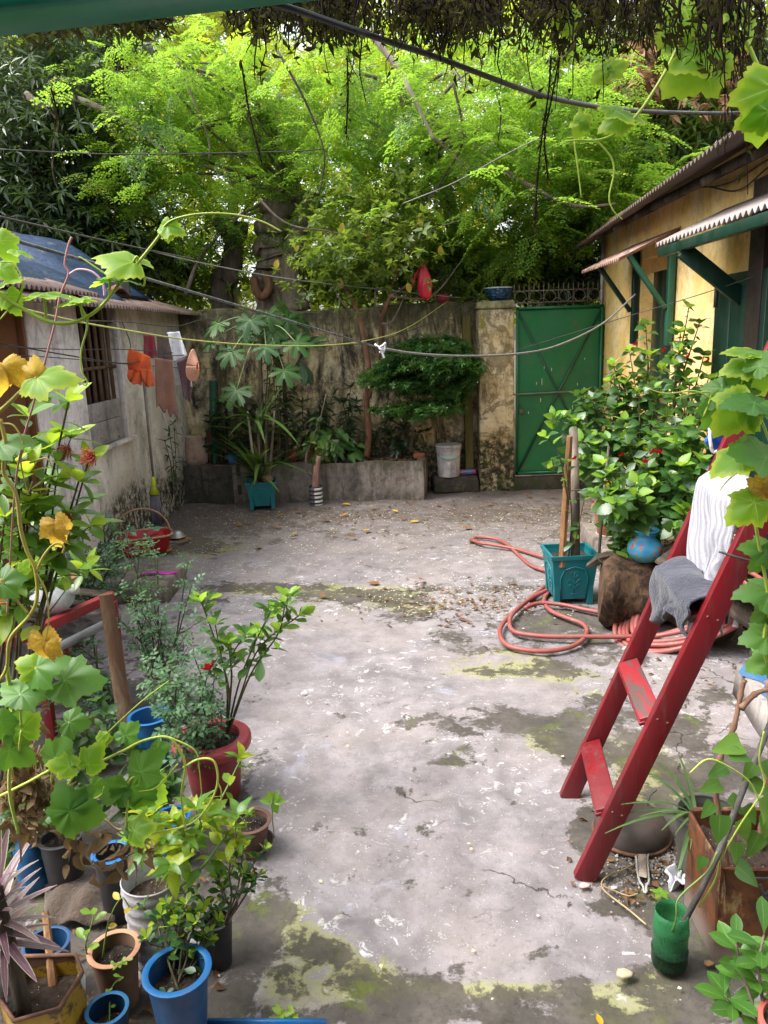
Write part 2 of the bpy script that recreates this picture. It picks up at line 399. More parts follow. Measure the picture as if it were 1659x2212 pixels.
def bush(root, stems, meshes, young, size, step, smat, sr=(0.008, 0.003), start=0.3, droop=0.25, side=0, sidelen=0.2, maxn=300, joinmb=None, joinmat=None, tipn=4, lift=0.35, upv=(0, 0, 1), youngfrac=0.0):
    """stems: lists of points from base to tip; leaves spiral up each, side shoots optional"""
    pl = []
    for pts in stems:
        c = bez(pts, 8); L = sum((c[i + 1] - c[i]).length for i in range(len(c) - 1))
        mb = MB(); mb.tube(c, (sr[0], sr[1]), 6)
        runs = [(c, start, L)]
        for k in range(side):
            i = rnd.randrange(int(len(c) * max(0.25, start)), len(c) - 1); dr = nrm(c[i] - c[i - 1]) * 0.5 + rv(0.7) + Vector((0, 0, 0.45))
            e = c[i] + nrm(dr) * sidelen * rnd.uniform(0.5, 1.1); m_ = (c[i] + e) / 2 + Vector((0, 0, -0.02)) + rv(0.02)
            sc_ = bez([c[i], m_, e], 5); mb.tube(sc_, (sr[1] * 1.2, sr[1] * 0.6), 5); runs.append((sc_, 0.15, (e - c[i]).length))
        mb.build('stem', smat, root)
        for cc, st, ln in runs:
            n = max(1, int(ln * (1 - st) / step)); a0 = rnd.uniform(0, 6)
            for j in range(n + 1):
                s = st + (1 - st) * j / max(1, n); x = s * (len(cc) - 1); i = min(int(x), len(cc) - 2); p = cc[i].lerp(cc[i + 1], x - i)
                ax = nrm(cc[i + 1] - cc[i]); a = a0 + j * 2.4; u = Vector((math.cos(a), math.sin(a), 0)); u = nrm(u - ax * u.dot(ax))
                d = u + ax * lift * rnd.uniform(0.3, 1.6) + rv(0.25) - Vector((0, 0, droop * rnd.uniform(0, 1.3)))
                pl.append((p, nrm(d), nrm(Vector(upv) + rv(0.35)), size * rnd.uniform(0.65, 1.12) * (1 - 0.25 * s), rnd.random() < youngfrac))
            p = cc[-1]; ax = nrm(cc[-1] - cc[-2])
            for j in range(tipn):
                a = a0 + j * 6.28 / tipn; u = Vector((math.cos(a), math.sin(a), 0.1))
                pl.append((p, nrm(u + ax * rnd.uniform(0.3, 1.2)), nrm(ax + rv(0.3)), size * rnd.uniform(0.5, 0.85), rnd.random() < 0.55))
    leafy(root, pl, meshes, young, maxn, joinmb, joinmat)
    return pl

def pot(name, label, cat, c, rt, rb, h, mat, soil, rimw=0.0, rimh=0.0, group=None, ridges=0, lvl=0.86, wall=None, rimmat=None, n=32, tilt=None, ridge_amp=0.03):
    c = Vector(c); root = thing(name, label, cat, c, group); wall = wall or max(0.006, rt * 0.07)
    ax = Matrix.Rotation(tilt[0], 3, tilt[1]) if tilt else Matrix.Identity(3)
    if ridges:
        m = ridges * 4; prof = []
        for i in range(m + 1):
            t = i / m; prof.append(((rb + (rt - rb) * t) * (1 + ridge_amp * math.sin(2 * PI * t * ridges)), h * t))
    else: prof = [(rb * 0.96, 0), (rb, 0.01 * h), (rb + (rt - rb) * 0.5, h * 0.5), (rt, h - rimh * 0.5 if rimw else h)]
    prof = [(0.001, 0)] + prof
    if not rimw: prof += [(rt - wall * 0.5, h + 0.003)]
    prof += [(rt - wall, h - 0.004), (rt - wall - (rt - rb) * 0.3, h * 0.6)]
    MB().lathe(prof, c, n, ax, cap=False).build('body', mat, root, auto=50)
    if rimw:
        r0 = rt + rimw
        MB().lathe([(rt - wall * 0.98, h - rimh), (r0 - rimw * 0.15, h - rimh), (r0, h - rimh * 0.8), (r0, h - rimh * 0.2), (r0 - rimw * 0.3, h), (rt - wall * 1.2, h), (rt - wall * 1.4, h - rimh * 0.3)], c, n, ax, cap=False).build('rim', rimmat or mat, root, auto=60)
    rs = rt - wall * 1.02 - (rt - rb) * (1 - lvl); z = h * lvl
    def sf(u, v):
        r = rs * v; a = u * 2 * PI
        return c + ax @ Vector((r * math.cos(a), r * math.sin(a), z + 0.01 * math.sin(5 * a + v * 7) * v * (1 - v) * 4 - 0.004))
    MB().grid(sf, 20, 6).build('soil', soil, root)
    return root
def pot_px(name, label, cat, px, py, rpx, h, taper, mat, soil, **k):
    w = G(px, py, h); r = px_size(rpx, w); k2 = dict(k)
    if 'rimw' in k2: k2['rimw'] *= r; k2['rimh'] *= r; r -= k2['rimw']
    return pot(name, label, cat, (w.x, w.y, 0), r, r * taper, h, mat, soil, **k2), w

def wire(name, label, cat, pts, r, mat, group=None, n=6, bz=8):
    c = bez(pts, bz); o = MB().tube(c, r, n).build(name, mat); return tag(o, label, cat, group)

# ---------------------------------------------------------------- shared materials
M = {}
M['soil'] = soilmat('soil'); M['soil_dark'] = soilmat('soil_dark', (0.05, 0.04, 0.033))
M['black'] = paint('black_plastic', (0.02, 0.02, 0.022), rough=0.45)
M['bark'] = bark('bark_grey', (0.09, 0.07, 0.055), (0.2, 0.16, 0.12))
M['bark_dark'] = bark('bark_dark', (0.045, 0.035, 0.028), (0.10, 0.08, 0.06))
M['bark_red'] = bark('bark_reddish', (0.10, 0.05, 0.03), (0.19, 0.10, 0.06))
M['bark_pale'] = bark('bark_pale', (0.25, 0.20, 0.16), (0.42, 0.36, 0.30))
M['twig'] = bark('twig', (0.055, 0.05, 0.03), (0.12, 0.10, 0.06))
M['twig_green'] = paint('green_stem', (0.10, 0.20, 0.03), (0.16, 0.22, 0.05), rough=0.5)
M['vine'] = paint('vine_stem', (0.30, 0.42, 0.04), (0.42, 0.50, 0.08), rough=0.45)
M['straw'] = paint('dry_straw', (0.42, 0.32, 0.17), (0.22, 0.15, 0.07), rough=0.8)
M['wire'] = paint('dark_wire', (0.045, 0.04, 0.038), rough=0.5)
M['rust'] = paint('rusty_iron', (0.16, 0.07, 0.035), (0.07, 0.035, 0.022), rough=0.8, sc=12)

# ---------------------------------------------------------------- ground
BL = [  # moss and damp: photo x, y, half width, half height, weight
 (590,1975,60,34,1.3),(570,2042,52,26,1.3),(722,2055,62,28,1.2),(690,2035,30,20,1.0),(800,2105,90,34,1.2),(900,2130,120,34,1.3),(1060,2165,190,34,1.6),
 (830,2190,300,26,1.5),(1210,2150,120,36,1.3),(1300,2105,70,24,1.3),(1400,2095,60,24,1.2),(1480,2140,90,60,1.5),(1300,2205,260,24,1.2),(480,2140,70,66,1.3),(540,2100,40,26,1.0),
 (660,2130,40,14,.8),(745,1975,26,12,.8),(805,2010,40,14,.9),(1150,2065,30,14,.8),(980,2085,26,20,.9),(1200,2040,26,14,.8),
 (960,1556,80,22,1.25),(1010,1585,40,14,.9),(1125,1560,62,20,1.25),(1235,1600,85,30,1.35),(1280,1545,110,26,1.2),(1345,1632,130,46,1.3),(1420,1580,60,30,1.0),(1290,1500,60,16,.9),
 (1000,1640,70,22,.9),(1150,1680,60,20,.8),(860,1560,50,18,.7),(1090,1530,60,16,.9),(900,1450,60,14,.6),(1500,1560,70,26,1.0),(1560,1500,80,26,1.0),(1480,1690,80,30,1.1),(1600,1640,90,60,1.4),(1080,1450,90,18,.9),(1190,1440,70,16,.9),(1000,1400,70,14,.8),(960,1370,50,12,.8),
 (1195,1340,100,26,1.4),(1270,1350,70,30,1.3),(1150,1380,110,40,.7),(1330,1420,160,40,.65),
 (600,1272,190,13,1.2),(560,1262,90,10,1.0),(860,1295,110,24,1.1),(900,1335,70,18,1.0),(1010,1262,70,14,.8),(760,1285,90,14,1.0),(1120,1270,80,12,.6),
 (335,1232,70,16,1.3),(440,1290,60,10,.8),(300,1250,60,16,1.0),(430,1180,70,24,.9),(360,1150,60,36,1.2),
 (700,1115,330,20,1.0),(470,1120,110,26,1.2),(1080,1105,160,22,.9),(1230,1130,70,60,1.0),(560,1160,120,20,.6),(850,1150,180,14,.55),(980,1180,100,12,.5),
 (1400,1850,150,80,1.7),(1500,1930,110,90,1.7),(1280,1790,46,46,1.4),(1440,1770,120,40,1.2),(1560,2060,90,70,1.5),(1340,1930,70,30,1.2),(1260,1720,40,16,.7),
 (420,1900,70,220,1.3),(300,2000,220,230,2.0),(150,1900,250,330,2.0),(400,1700,80,60,1.2),(480,1660,50,40,.7),(250,1500,200,90,.9),(470,1720,60,26,.9),
 (925,1710,22,12,1.0),(870,1708,24,14,.9),(930,1790,40,22,.9),(880,1905,40,16,.8),(870,1950,26,14,.8),(1110,1725,22,12,.8),(1165,1905,24,12,.8),(760,1890,20,10,.5),(640,1640,20,10,.4)]
LI = [(640,1990,60,50,1.0),(700,2040,50,50,.9),(760,2090,90,50,.9),(1100,2130,260,26,.7),(1340,2180,120,26,1.1),(1400,2120,80,24,.9),(1430,1700,90,40,.8),(1380,1640,90,60,.6),
 (1040,1430,120,30,.6),(860,1300,170,40,.5),(620,1275,200,16,.6),(1180,1600,90,30,.6),(440,1190,110,40,.7),(620,2130,90,60,.7),(1150,1450,120,40,.5),(1300,1480,100,30,.4)]
CRK = [(1300,1520,110,60,1),(1530,1560,90,110,1.3),(1480,1600,90,60,1),(960,1780,120,60,.7),(880,1720,70,30,.9),(1130,1880,100,40,.9),(1250,1920,110,30,1),(900,1330,200,50,.9),(1100,1400,160,60,.8),(620,1285,230,26,.6),(1050,1110,300,40,.8),(1560,1440,90,50,.8)]
def field(px, py, L):
    f = np.zeros_like(px)
    for x, y, a, b, w in L: f += w * np.exp(-(((px - x) / a) ** 2 + ((py - y) / b) ** 2) * 0.9)
    return f
def make_ground():
    b = NB('yard_concrete'); v = b.coord()
    fine = b.noise(38, 8, 0.72, v); mid = b.noise(5.5, 8, 0.65, v, 0.3); big = b.noise(1.3, 5, 0.6, v)
    col = b.mix(b.ss(mid, 0.34, 0.68), (0.138, 0.124, 0.127), (0.245, 0.222, 0.232))
    col = b.mix(b.ma('MULTIPLY', b.ss(big, 0.40, 0.66), 0.5), col, (0.29, 0.25, 0.235))
    col = b.mix(b.ma('MULTIPLY', b.ss(b.noise(2.1, 4, 0.6, v), 0.56, 0.72), 0.35), col, (0.36, 0.30, 0.31))
    col = b.mix(b.ma('MULTIPLY', b.ss(b.noise(2.9, 4, 0.6, v, 1.0), 0.60, 0.72), 0.4), col, (0.30, 0.32, 0.42))
    col = b.mix(b.ma('MULTIPLY', b.ss(fine, 0.50, 0.72), 0.6), col, (0.14, 0.125, 0.12))
    scale_ = b.ss(b.noise(15, 8, 0.75, v, 0.6), 0.55, 0.62)
    col = b.mix(b.ma('MULTIPLY', scale_, b.ss(b.noise(1.7, 3, 0.5, v), 0.42, 0.6)), col, (0.50, 0.48, 0.48))
    col = b.mix(b.ss(b.noise(120, 3, 0.6, v), 0.66, 0.72), col, (0.58, 0.55, 0.53))
    pit = b.ss(b.noise(75, 4, 0.65, v), 0.34, 0.28); col = b.mix(b.ma('MULTIPLY', pit, 0.6), col, (0.07, 0.065, 0.06))
    dots = b.ss(b.voro(4.2, v), 0.032, 0.018); col = b.mix(b.ma('MULTIPLY', dots, .6), col, (0.5, 0.48, 0.47))
    sp = b.ss(b.voro(6.3, b.coord('Object', (1, 1.25, 1))), 0.075, 0.045); col = b.mix(b.ma('MULTIPLY', sp, b.ss(b.noise(2.6, 2, .5, v), 0.5, 0.6)), col, (0.065, 0.06, 0.052))
    chip = b.ss(b.voro(8.1, b.coord('Object', (1.1, 0.9, 1))), 0.07, 0.045)
    col = b.mix(b.ma('MULTIPLY', chip, b.ss(b.noise(1.9, 2, .5, v), 0.56, 0.64)), col, (0.42, 0.20, 0.18))
    # growth: soft laid-out field made ragged by noise
    rag = b.ma('ADD', b.ma('MULTIPLY', b.ma('SUBTRACT', b.noise(8, 9, 0.68, v, 0.5), 0.5), 3.0), b.ma('MULTIPLY', b.ma('SUBTRACT', b.noise(2.4, 4, 0.6, v), 0.5), 2.2))
    ms = b.ma('ADD', b.attr('moss'), rag)
    lim = b.mix(b.noise(12, 5, 0.6, v), (0.20, 0.21, 0.045), (0.34, 0.335, 0.13))
    band = b.ma('MULTIPLY', b.ss(ms, -0.05, 0.5), b.ss(b.ma('ADD', b.attr('lichen'), b.ma('SUBTRACT', b.noise(3.1, 3, .5, v), 0.5)), 0.22, 0.6))
    col = b.mix(b.ma('MULTIPLY', band, 0.7), col, lim)
    damp = b.mix(b.ss(b.noise(4.2, 6, 0.65, v), 0.4, 0.65), (0.052, 0.045, 0.036), (0.092, 0.08, 0.068))
    damp = b.mix(b.ma('MULTIPLY', b.ss(fine, 0.45, 0.7), 0.6), damp, (0.03, 0.027, 0.023))
    damp = b.mix(b.ss(b.noise(3.4, 6, 0.7, v, 0.5), 0.56, 0.64), damp, b.mix(b.noise(30, 4, 0.6, v), (0.035, 0.05, 0.01), (0.10, 0.115, 0.02)))
    mk = b.ma('MULTIPLY', b.ss(b.ma('ADD', ms, b.ma('MULTIPLY', b.ma('SUBTRACT', b.noise(34, 6, .75, v), .5), 1.3)), 0.36, 0.70), b.ss(mid, .2, .5, .72, 1.0)); col = b.mix(b.ma('MULTIPLY', mk, 0.93), col, damp)
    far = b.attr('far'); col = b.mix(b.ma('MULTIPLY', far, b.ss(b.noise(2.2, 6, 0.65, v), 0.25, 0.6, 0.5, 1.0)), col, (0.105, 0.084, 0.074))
    cv = b.n('ShaderNodeVectorMath', operation='ADD'); b.put(cv.inputs[0], v)
    nz = b.n('ShaderNodeTexNoise'); nz.inputs['Scale'].default_value = 3.0; nz.inputs['Detail'].default_value = 6; b.put(nz.inputs['Vector'], v)
    sc_ = b.n('ShaderNodeVectorMath', operation='SCALE'); b.put(sc_.inputs[0], nz.outputs['Color']); sc_.inputs['Scale'].default_value = 0.7; b.put(cv.inputs[1], sc_.outputs[0])
    ck = b.voro(1.9, cv.outputs[0], 'DISTANCE_TO_EDGE')
    crk = b.ma('MULTIPLY', b.ss(ck, 0.012, 0.003), b.ss(b.ma('ADD', b.attr('crack'), b.ma('SUBTRACT', b.noise(2.2, 3, .5, v), 0.5)), 0.42, 0.62))
    col = b.mix(b.ma('MULTIPLY', crk, 0.75), col, (0.04, 0.024, 0.02))
    h = b.ma('ADD', b.ma('ADD', b.ma('MULTIPLY', fine, 0.35), b.ma('MULTIPLY', mid, 0.6)), b.ma('MULTIPLY', scale_, 0.12))
    h = b.ma('SUBTRACT', h, b.ma('ADD', b.ma('MULTIPLY', crk, 1.0), b.ma('MULTIPLY', mk, -0.10)))
    b.bump(h, 0.7, 0.018)
    mat = b.fin(col, b.ss(mk, 0, 1, 0.74, 0.9), 0.3)
    x = np.linspace(-3.4, 3.6, 235); y = np.linspace(0.9, 10.6, 324); X, Y = np.meshgrid(x, y)
    Z = 0.006 * np.sin(X * 3.1 + Y * 1.7) + 0.005 * np.sin(X * 7.3 - Y * 4.1 + 1) + 0.003 * np.sin(X * 15 + Y * 13)
    pts = np.stack([X.ravel(), Y.ravel(), 0 * X.ravel()], 1); px, py = proj(pts)
    ms_ = np.clip(field(px, py, BL) * 0.80, 0, 1.1) - 0.14; li_ = field(px, py, LI); ck_ = field(px, py, CRK) * 0.62
    Z = Z.ravel() - 0.012 * np.clip(ms_, 0, 1) * 0.5
    nx, ny = len(x), len(y)
    me = bpy.data.meshes.new('ground'); me.vertices.add(nx * ny)
    pts[:, 2] = Z - 0.008; me.vertices.foreach_set('co', pts.astype(np.float32).ravel())
    i = np.arange((ny - 1) * (nx - 1)); r, c = i // (nx - 1), i % (nx - 1); a = r * nx + c
    F = np.stack([a, a + 1, a + nx + 1, a + nx], 1).astype(np.int32)
    me.loops.add(F.size); me.loops.foreach_set('vertex_index', F.ravel()); me.polygons.add(len(F))
    me.polygons.foreach_set('loop_start', np.arange(len(F), dtype=np.int32) * 4); me.polygons.foreach_set('use_smooth', np.ones(len(F), bool))
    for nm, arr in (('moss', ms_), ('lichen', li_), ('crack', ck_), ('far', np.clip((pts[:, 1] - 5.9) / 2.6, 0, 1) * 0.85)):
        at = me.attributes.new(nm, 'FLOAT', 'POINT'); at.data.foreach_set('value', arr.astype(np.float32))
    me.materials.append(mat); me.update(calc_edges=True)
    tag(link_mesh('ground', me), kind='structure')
    eb = soilmat('earth', (0.10, 0.085, 0.06))
    o = MB().add([(-90, -40, -0.06), (90, -40, -0.06), (90, 140, -0.06), (-90, 140, -0.06)], [(0, 1, 2, 3)]).build('earth', eb); tag(o, kind='structure')
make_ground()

# ---------------------------------------------------------------- boundary wall, pillar, gate, planter bed
M['wall'] = stucco('stained_plaster', (0.50, 0.39, 0.21), (0.66, 0.57, 0.40), streak=0.9, mossz=0.75, patch=0.95, stain_top=1.95)
M['pillar'] = stucco('pillar_plaster', (0.50, 0.37, 0.18), (0.70, 0.60, 0.42), streak=0.6, mossz=0.75, patch=0.95, ychips=(0.20, 0.18, 0.02))
M['bed'] = stucco('bed_concrete', (0.19, 0.16, 0.14), (0.29, 0.25, 0.22), streak=0.5, mossz=0.08, patch=0.4, stain_top=0.36, moss=(0.06, 0.065, 0.012))
M['ledge'] = stucco('dark_ledge', (0.06, 0.05, 0.045), (0.10, 0.085, 0.07), streak=0.6, mossz=0.2, patch=0.5)
WT = 2.33
w = thing('boundary_wall', 'stained plaster boundary wall behind the planter bed', 'wall', (-0.6, 9.86, 0))
def wall_face(u, v):
    x = -2.75 + u * 4.03; z = v * (WT - 0.02 + 0.03 * math.sin(x * 2.3) + 0.012 * math.sin(x * 9)) - 0.05 * (1 - v)
    return (x, 9.86 + 0.006 * math.sin(x * 5 + z * 3), z)
MB().grid(wall_face, 60, 8).build('wall_face', M['wall'], w, solid=0)
MB().grid(lambda u, v: (-2.75 + u * 4.03, 9.86 + 0.22 * v, WT - 0.02 + 0.03 * math.sin((-2.75 + u * 4.03) * 2.3) + 0.012 * math.sin((-2.75 + u * 4.03) * 9) + 0.03 * math.sin(v * PI)), 60, 3).build('wall_top', M['wall'], w)
MB().box((-0.735, 10.07, 1.13), (4.03, 0.02, 2.36)).build('wall_back', M['wall'], w)
pl = thing('gate_pillar', 'square plaster gate pillar with yellow and black stains', 'pillar', (1.45, 9.75, 0))
MB().hexa([(1.235, 9.58, -.02), (1.665, 9.58, -.02), (1.665, 10.02, -.02), (1.235, 10.02, -.02), (1.225, 9.585, 2.24), (1.66, 9.585, 2.24), (1.66, 10.0, 2.24), (1.225, 10.0, 2.24)]).build('shaft', M['pillar'], pl, bev=0.02)
MB().hexa([(1.20, 9.56, 2.243), (1.68, 9.56, 2.243), (1.68, 10.02, 2.243), (1.20, 10.02, 2.243), (1.21, 9.57, 2.33), (1.66, 9.57, 2.34), (1.66, 10.0, 2.34), (1.21, 10.0, 2.33)]).build('cap', stucco('mossy_cap', (0.2, 0.19, 0.08), (0.36, 0.32, 0.2), streak=.4, patch=.8, ychips=(0.13, 0.14, 0.02)), pl, bev=0.02)
o = MB().bar((1.12, 9.74, 0.2), (1.095, 9.74, 2.2), 0.10, 0.07, (1, 0, 0)).build('wooden_post', bark('olive_post', (0.075, 0.06, 0.022), (0.12, 0.10, 0.035)), bev=0.006); tag(o, 'olive brown wooden post between the wall and the gate pillar', 'post')
o = MB().hexa([(0.64, 9.56, -.01), (1.22, 9.50, -.01), (1.23, 9.84, -.01), (0.62, 9.84, -.01), (0.645, 9.58, 0.205), (1.20, 9.53, 0.19), (1.22, 9.84, 0.20), (0.63, 9.84, 0.21)]).build('ledge', M['ledge'], bev=0.03); tag(o, 'low blackened concrete ledge under the white bucket', 'ledge')

def planter():
    a, b_ = Vector((-2.52, 9.46, 0)), Vector((0.50, 9.25, 0)); H = 0.47; t = 0.11
    r = thing('planter_bed', 'long raised concrete planter bed along the back wall', 'planter', ((a + b_) / 2).to_tuple())
    n = Vector((0.07, 1, 0)).normalized()
    def ff(u, v): p = a.lerp(b_, u); return (p.x, p.y + 0.012 * math.sin(u * 31) * (1 - v), -0.02 + (H + 0.02 + 0.012 * math.sin(u * 17) + 0.007 * math.sin(u * 41)) * v)
    MB().grid(ff, 60, 4).build('front_wall', [M['bed'], M['ledge']], r, solid=0)
    fw = r.children[0].data
    for p_ in fw.polygons:
        if p_.center.x + rnd.uniform(-.12, .12) < -.86: p_.material_index = 1
    MB().grid(lambda u, v: (a.lerp(b_, u).x, a.lerp(b_, u).y + t * v, H + 0.012 * math.sin(u * 17) + 0.007 * math.sin(u * 41) - 0.02 * v * v), 60, 2).build('front_coping', M['bed'], r)
    e = Vector((0.60, 9.84, 0))
    MB().hexa([b_ + Vector((-.1, 0.002, -.02)), b_ + Vector((0.001, 0.002, -.02)), e + Vector((0, 0, -.02)), e + Vector((-.1, 0, -.02)), b_ + Vector((-.1, .002, H - .012)), b_ + Vector((.001, .002, H - .012)), e + Vector((0, 0, H)), e + Vector((-.1, 0, H))]).build('end_wall', M['bed'], r, bev=0.012)
    MB().grid(lambda u, v: (-2.5 + 3.0 * u, 9.56 - 0.2 * u + (0.3 + 0.2 * u) * v, 0.43 + 0.02 * math.sin(u * 40 + v * 9) + 0.03 * v + rnd.uniform(-.008, .008)), 90, 12).build('bed_soil', M['soil'], r)
planter()

def gate():
    Yg = 9.63; x0, x1, z0, z1 = 1.69, 2.745, 0.19, 2.235
    r = thing('metal_gate', 'green sheet metal gate with crossed bracing bars', 'gate', (2.2, Yg, 0.19))
    gm = paint('gate_green', (0.002, 0.115, 0.036), (0.002, 0.085, 0.028), wear=0.12, wearcol=(0.02, 0.10, 0.05), rough=0.38, sc=2.2, bump=0.1, dirt=0.5)
    gd = paint('gate_bar', (0.006, 0.05, 0.022), rough=0.5)
    MB().grid(lambda u, v: (x0 + (x1 - x0) * u, Yg + 0.008 * math.sin(u * 7) * math.sin(v * 9), z0 + (z1 - z0) * v), 24, 40).build('sheet', gm, r, solid=0.006)
    for s in ((x0, x1, z1, z1), (x0, x1, z0 + .02, z0 + .02)):
        MB().bar((s[0], Yg - .02, s[2]), (s[1], Yg - .02, s[3]), 0.03, 0.03, (0, 0, 1)).build('frame_bar', gm, r)
    for x in (x0 + .012, x1 - .012): MB().bar((x, Yg - .02, z0), (x, Yg - .02, z1), 0.03, 0.03, (1, 0, 0)).build('frame_bar', gm, r)
    zc = (z0 + z1) / 2 + 0.0; xc = (x0 + x1) / 2
    MB().bar((x0 - .06, Yg - .03, zc - .01), (x1, Yg - .03, zc + .01), 0.022, 0.016, (0, 0, 1)).build('latch_bar', paint('latch', (0.10, 0.13, 0.08), wear=.3, rough=.5), r)
    MB().bar((x0 + .02, Yg - .018, z1 - .03), (x1 - .02, Yg - .018, z0 + .03), 0.022, 0.01, (0, 0, 1)).build('cross_bar', gd, r)
    MB().bar((x0 + .02, Yg - .022, z0 + .03), (x1 - .02, Yg - .022, z1 - .03), 0.022, 0.01, (0, 0, 1)).build('cross_bar', gd, r)
    for _ in range(9):
        x, z, l = rnd.uniform(x0 + .1, x1 - .1), rnd.uniform(.9, 1.7), rnd.uniform(.02, .1)
        MB().hexa([(x, Yg - .0115, z), (x + .008, Yg - .0115, z), (x + .008, Yg - .009, z), (x, Yg - .009, z), (x + .002, Yg - .0115, z + l), (x + .008, Yg - .0115, z + l), (x + .008, Yg - .009, z + l), (x + .002, Yg - .009, z + l)]).build('paint_drip', M['wire'] if 0 else paint_white, r)
    lk = MB().box((x0 + .06, Yg - .045, zc - .22), (.05, .02, .055)); lk.build('padlock', paint('brass_lock', (.12, .09, .06), metal=.5, rough=.4), r, bev=.006)
    MB().tube(bez([(x0 + .042, Yg - .045, zc - .2), (x0 + .042, Yg - .045, zc - .15), (x0 + .06, Yg - .045, zc - .135), (x0 + .078, Yg - .045, zc - .15), (x0 + .078, Yg - .045, zc - .2)]), .005, 6).build('shackle', M['wire'], r)
    f = thing('gate_spikes', 'row of thin iron spikes and scrolls above the green gate', 'fence', (2.2, 9.72, 2.25))
    im = paint('spike_iron', (0.10, 0.085, 0.075), (0.2, 0.16, 0.13), rough=.6)
    for zz in (2.30, 2.44): MB().bar((1.66, 9.72, zz), (2.78, 9.72, zz), .012, .012, (0, 0, 1)).build('rail', im, f)
    n = 19; sp = None
    for i in range(n):
        x = 1.68 + i * 1.08 / (n - 1); lo = 2.24 if i % 3 == 0 else 2.43
        MB().tube([(x, 9.71, lo), (x, 9.71, 2.5), (x + rnd.uniform(-.005, .005), 9.71, 2.535)], [.0055, .0055, .001], 5).build('spike', im, f)
    for i in range(6):
        cx = 1.76 + i * .18
        MB().tube([(cx + .07 * math.cos(a), 9.715, 2.37 + .065 * math.sin(a)) for a in np.linspace(0, 2 * PI, 18)], .004, 5).build('scroll', im, f)
        MB().tube([(cx + .09 + .05 * math.cos(a), 9.715, 2.30 + .05 * math.sin(a)) for a in np.linspace(0, PI, 10)], .004, 5).build('scroll', im, f)
    o = MB().hexa([(1.66, 9.58, -.02), (2.9, 9.58, -.02), (2.9, 9.95, -.02), (1.66, 9.95, -.02), (1.665, 9.60, .165), (2.9, 9.60, .165), (2.9, 9.95, .165), (1.665, 9.95, .165)]).build('gate_threshold', M['ledge'], bev=.015); tag(o, 'dark concrete threshold under the green gate', 'threshold')
    MB().box((2.2, 9.62, .176), (1.04, .05, .014)).build('threshold_plank', bark('grey_wood', (.12, .1, .085), (.24, .2, .17)), None)
    tag(bpy.data.objects['threshold_plank'], 'thin grey plank lying along the sill below the gate', 'plank')
paint_white = paint('white_drip', (.6, .62, .55), rough=.6)
gate()

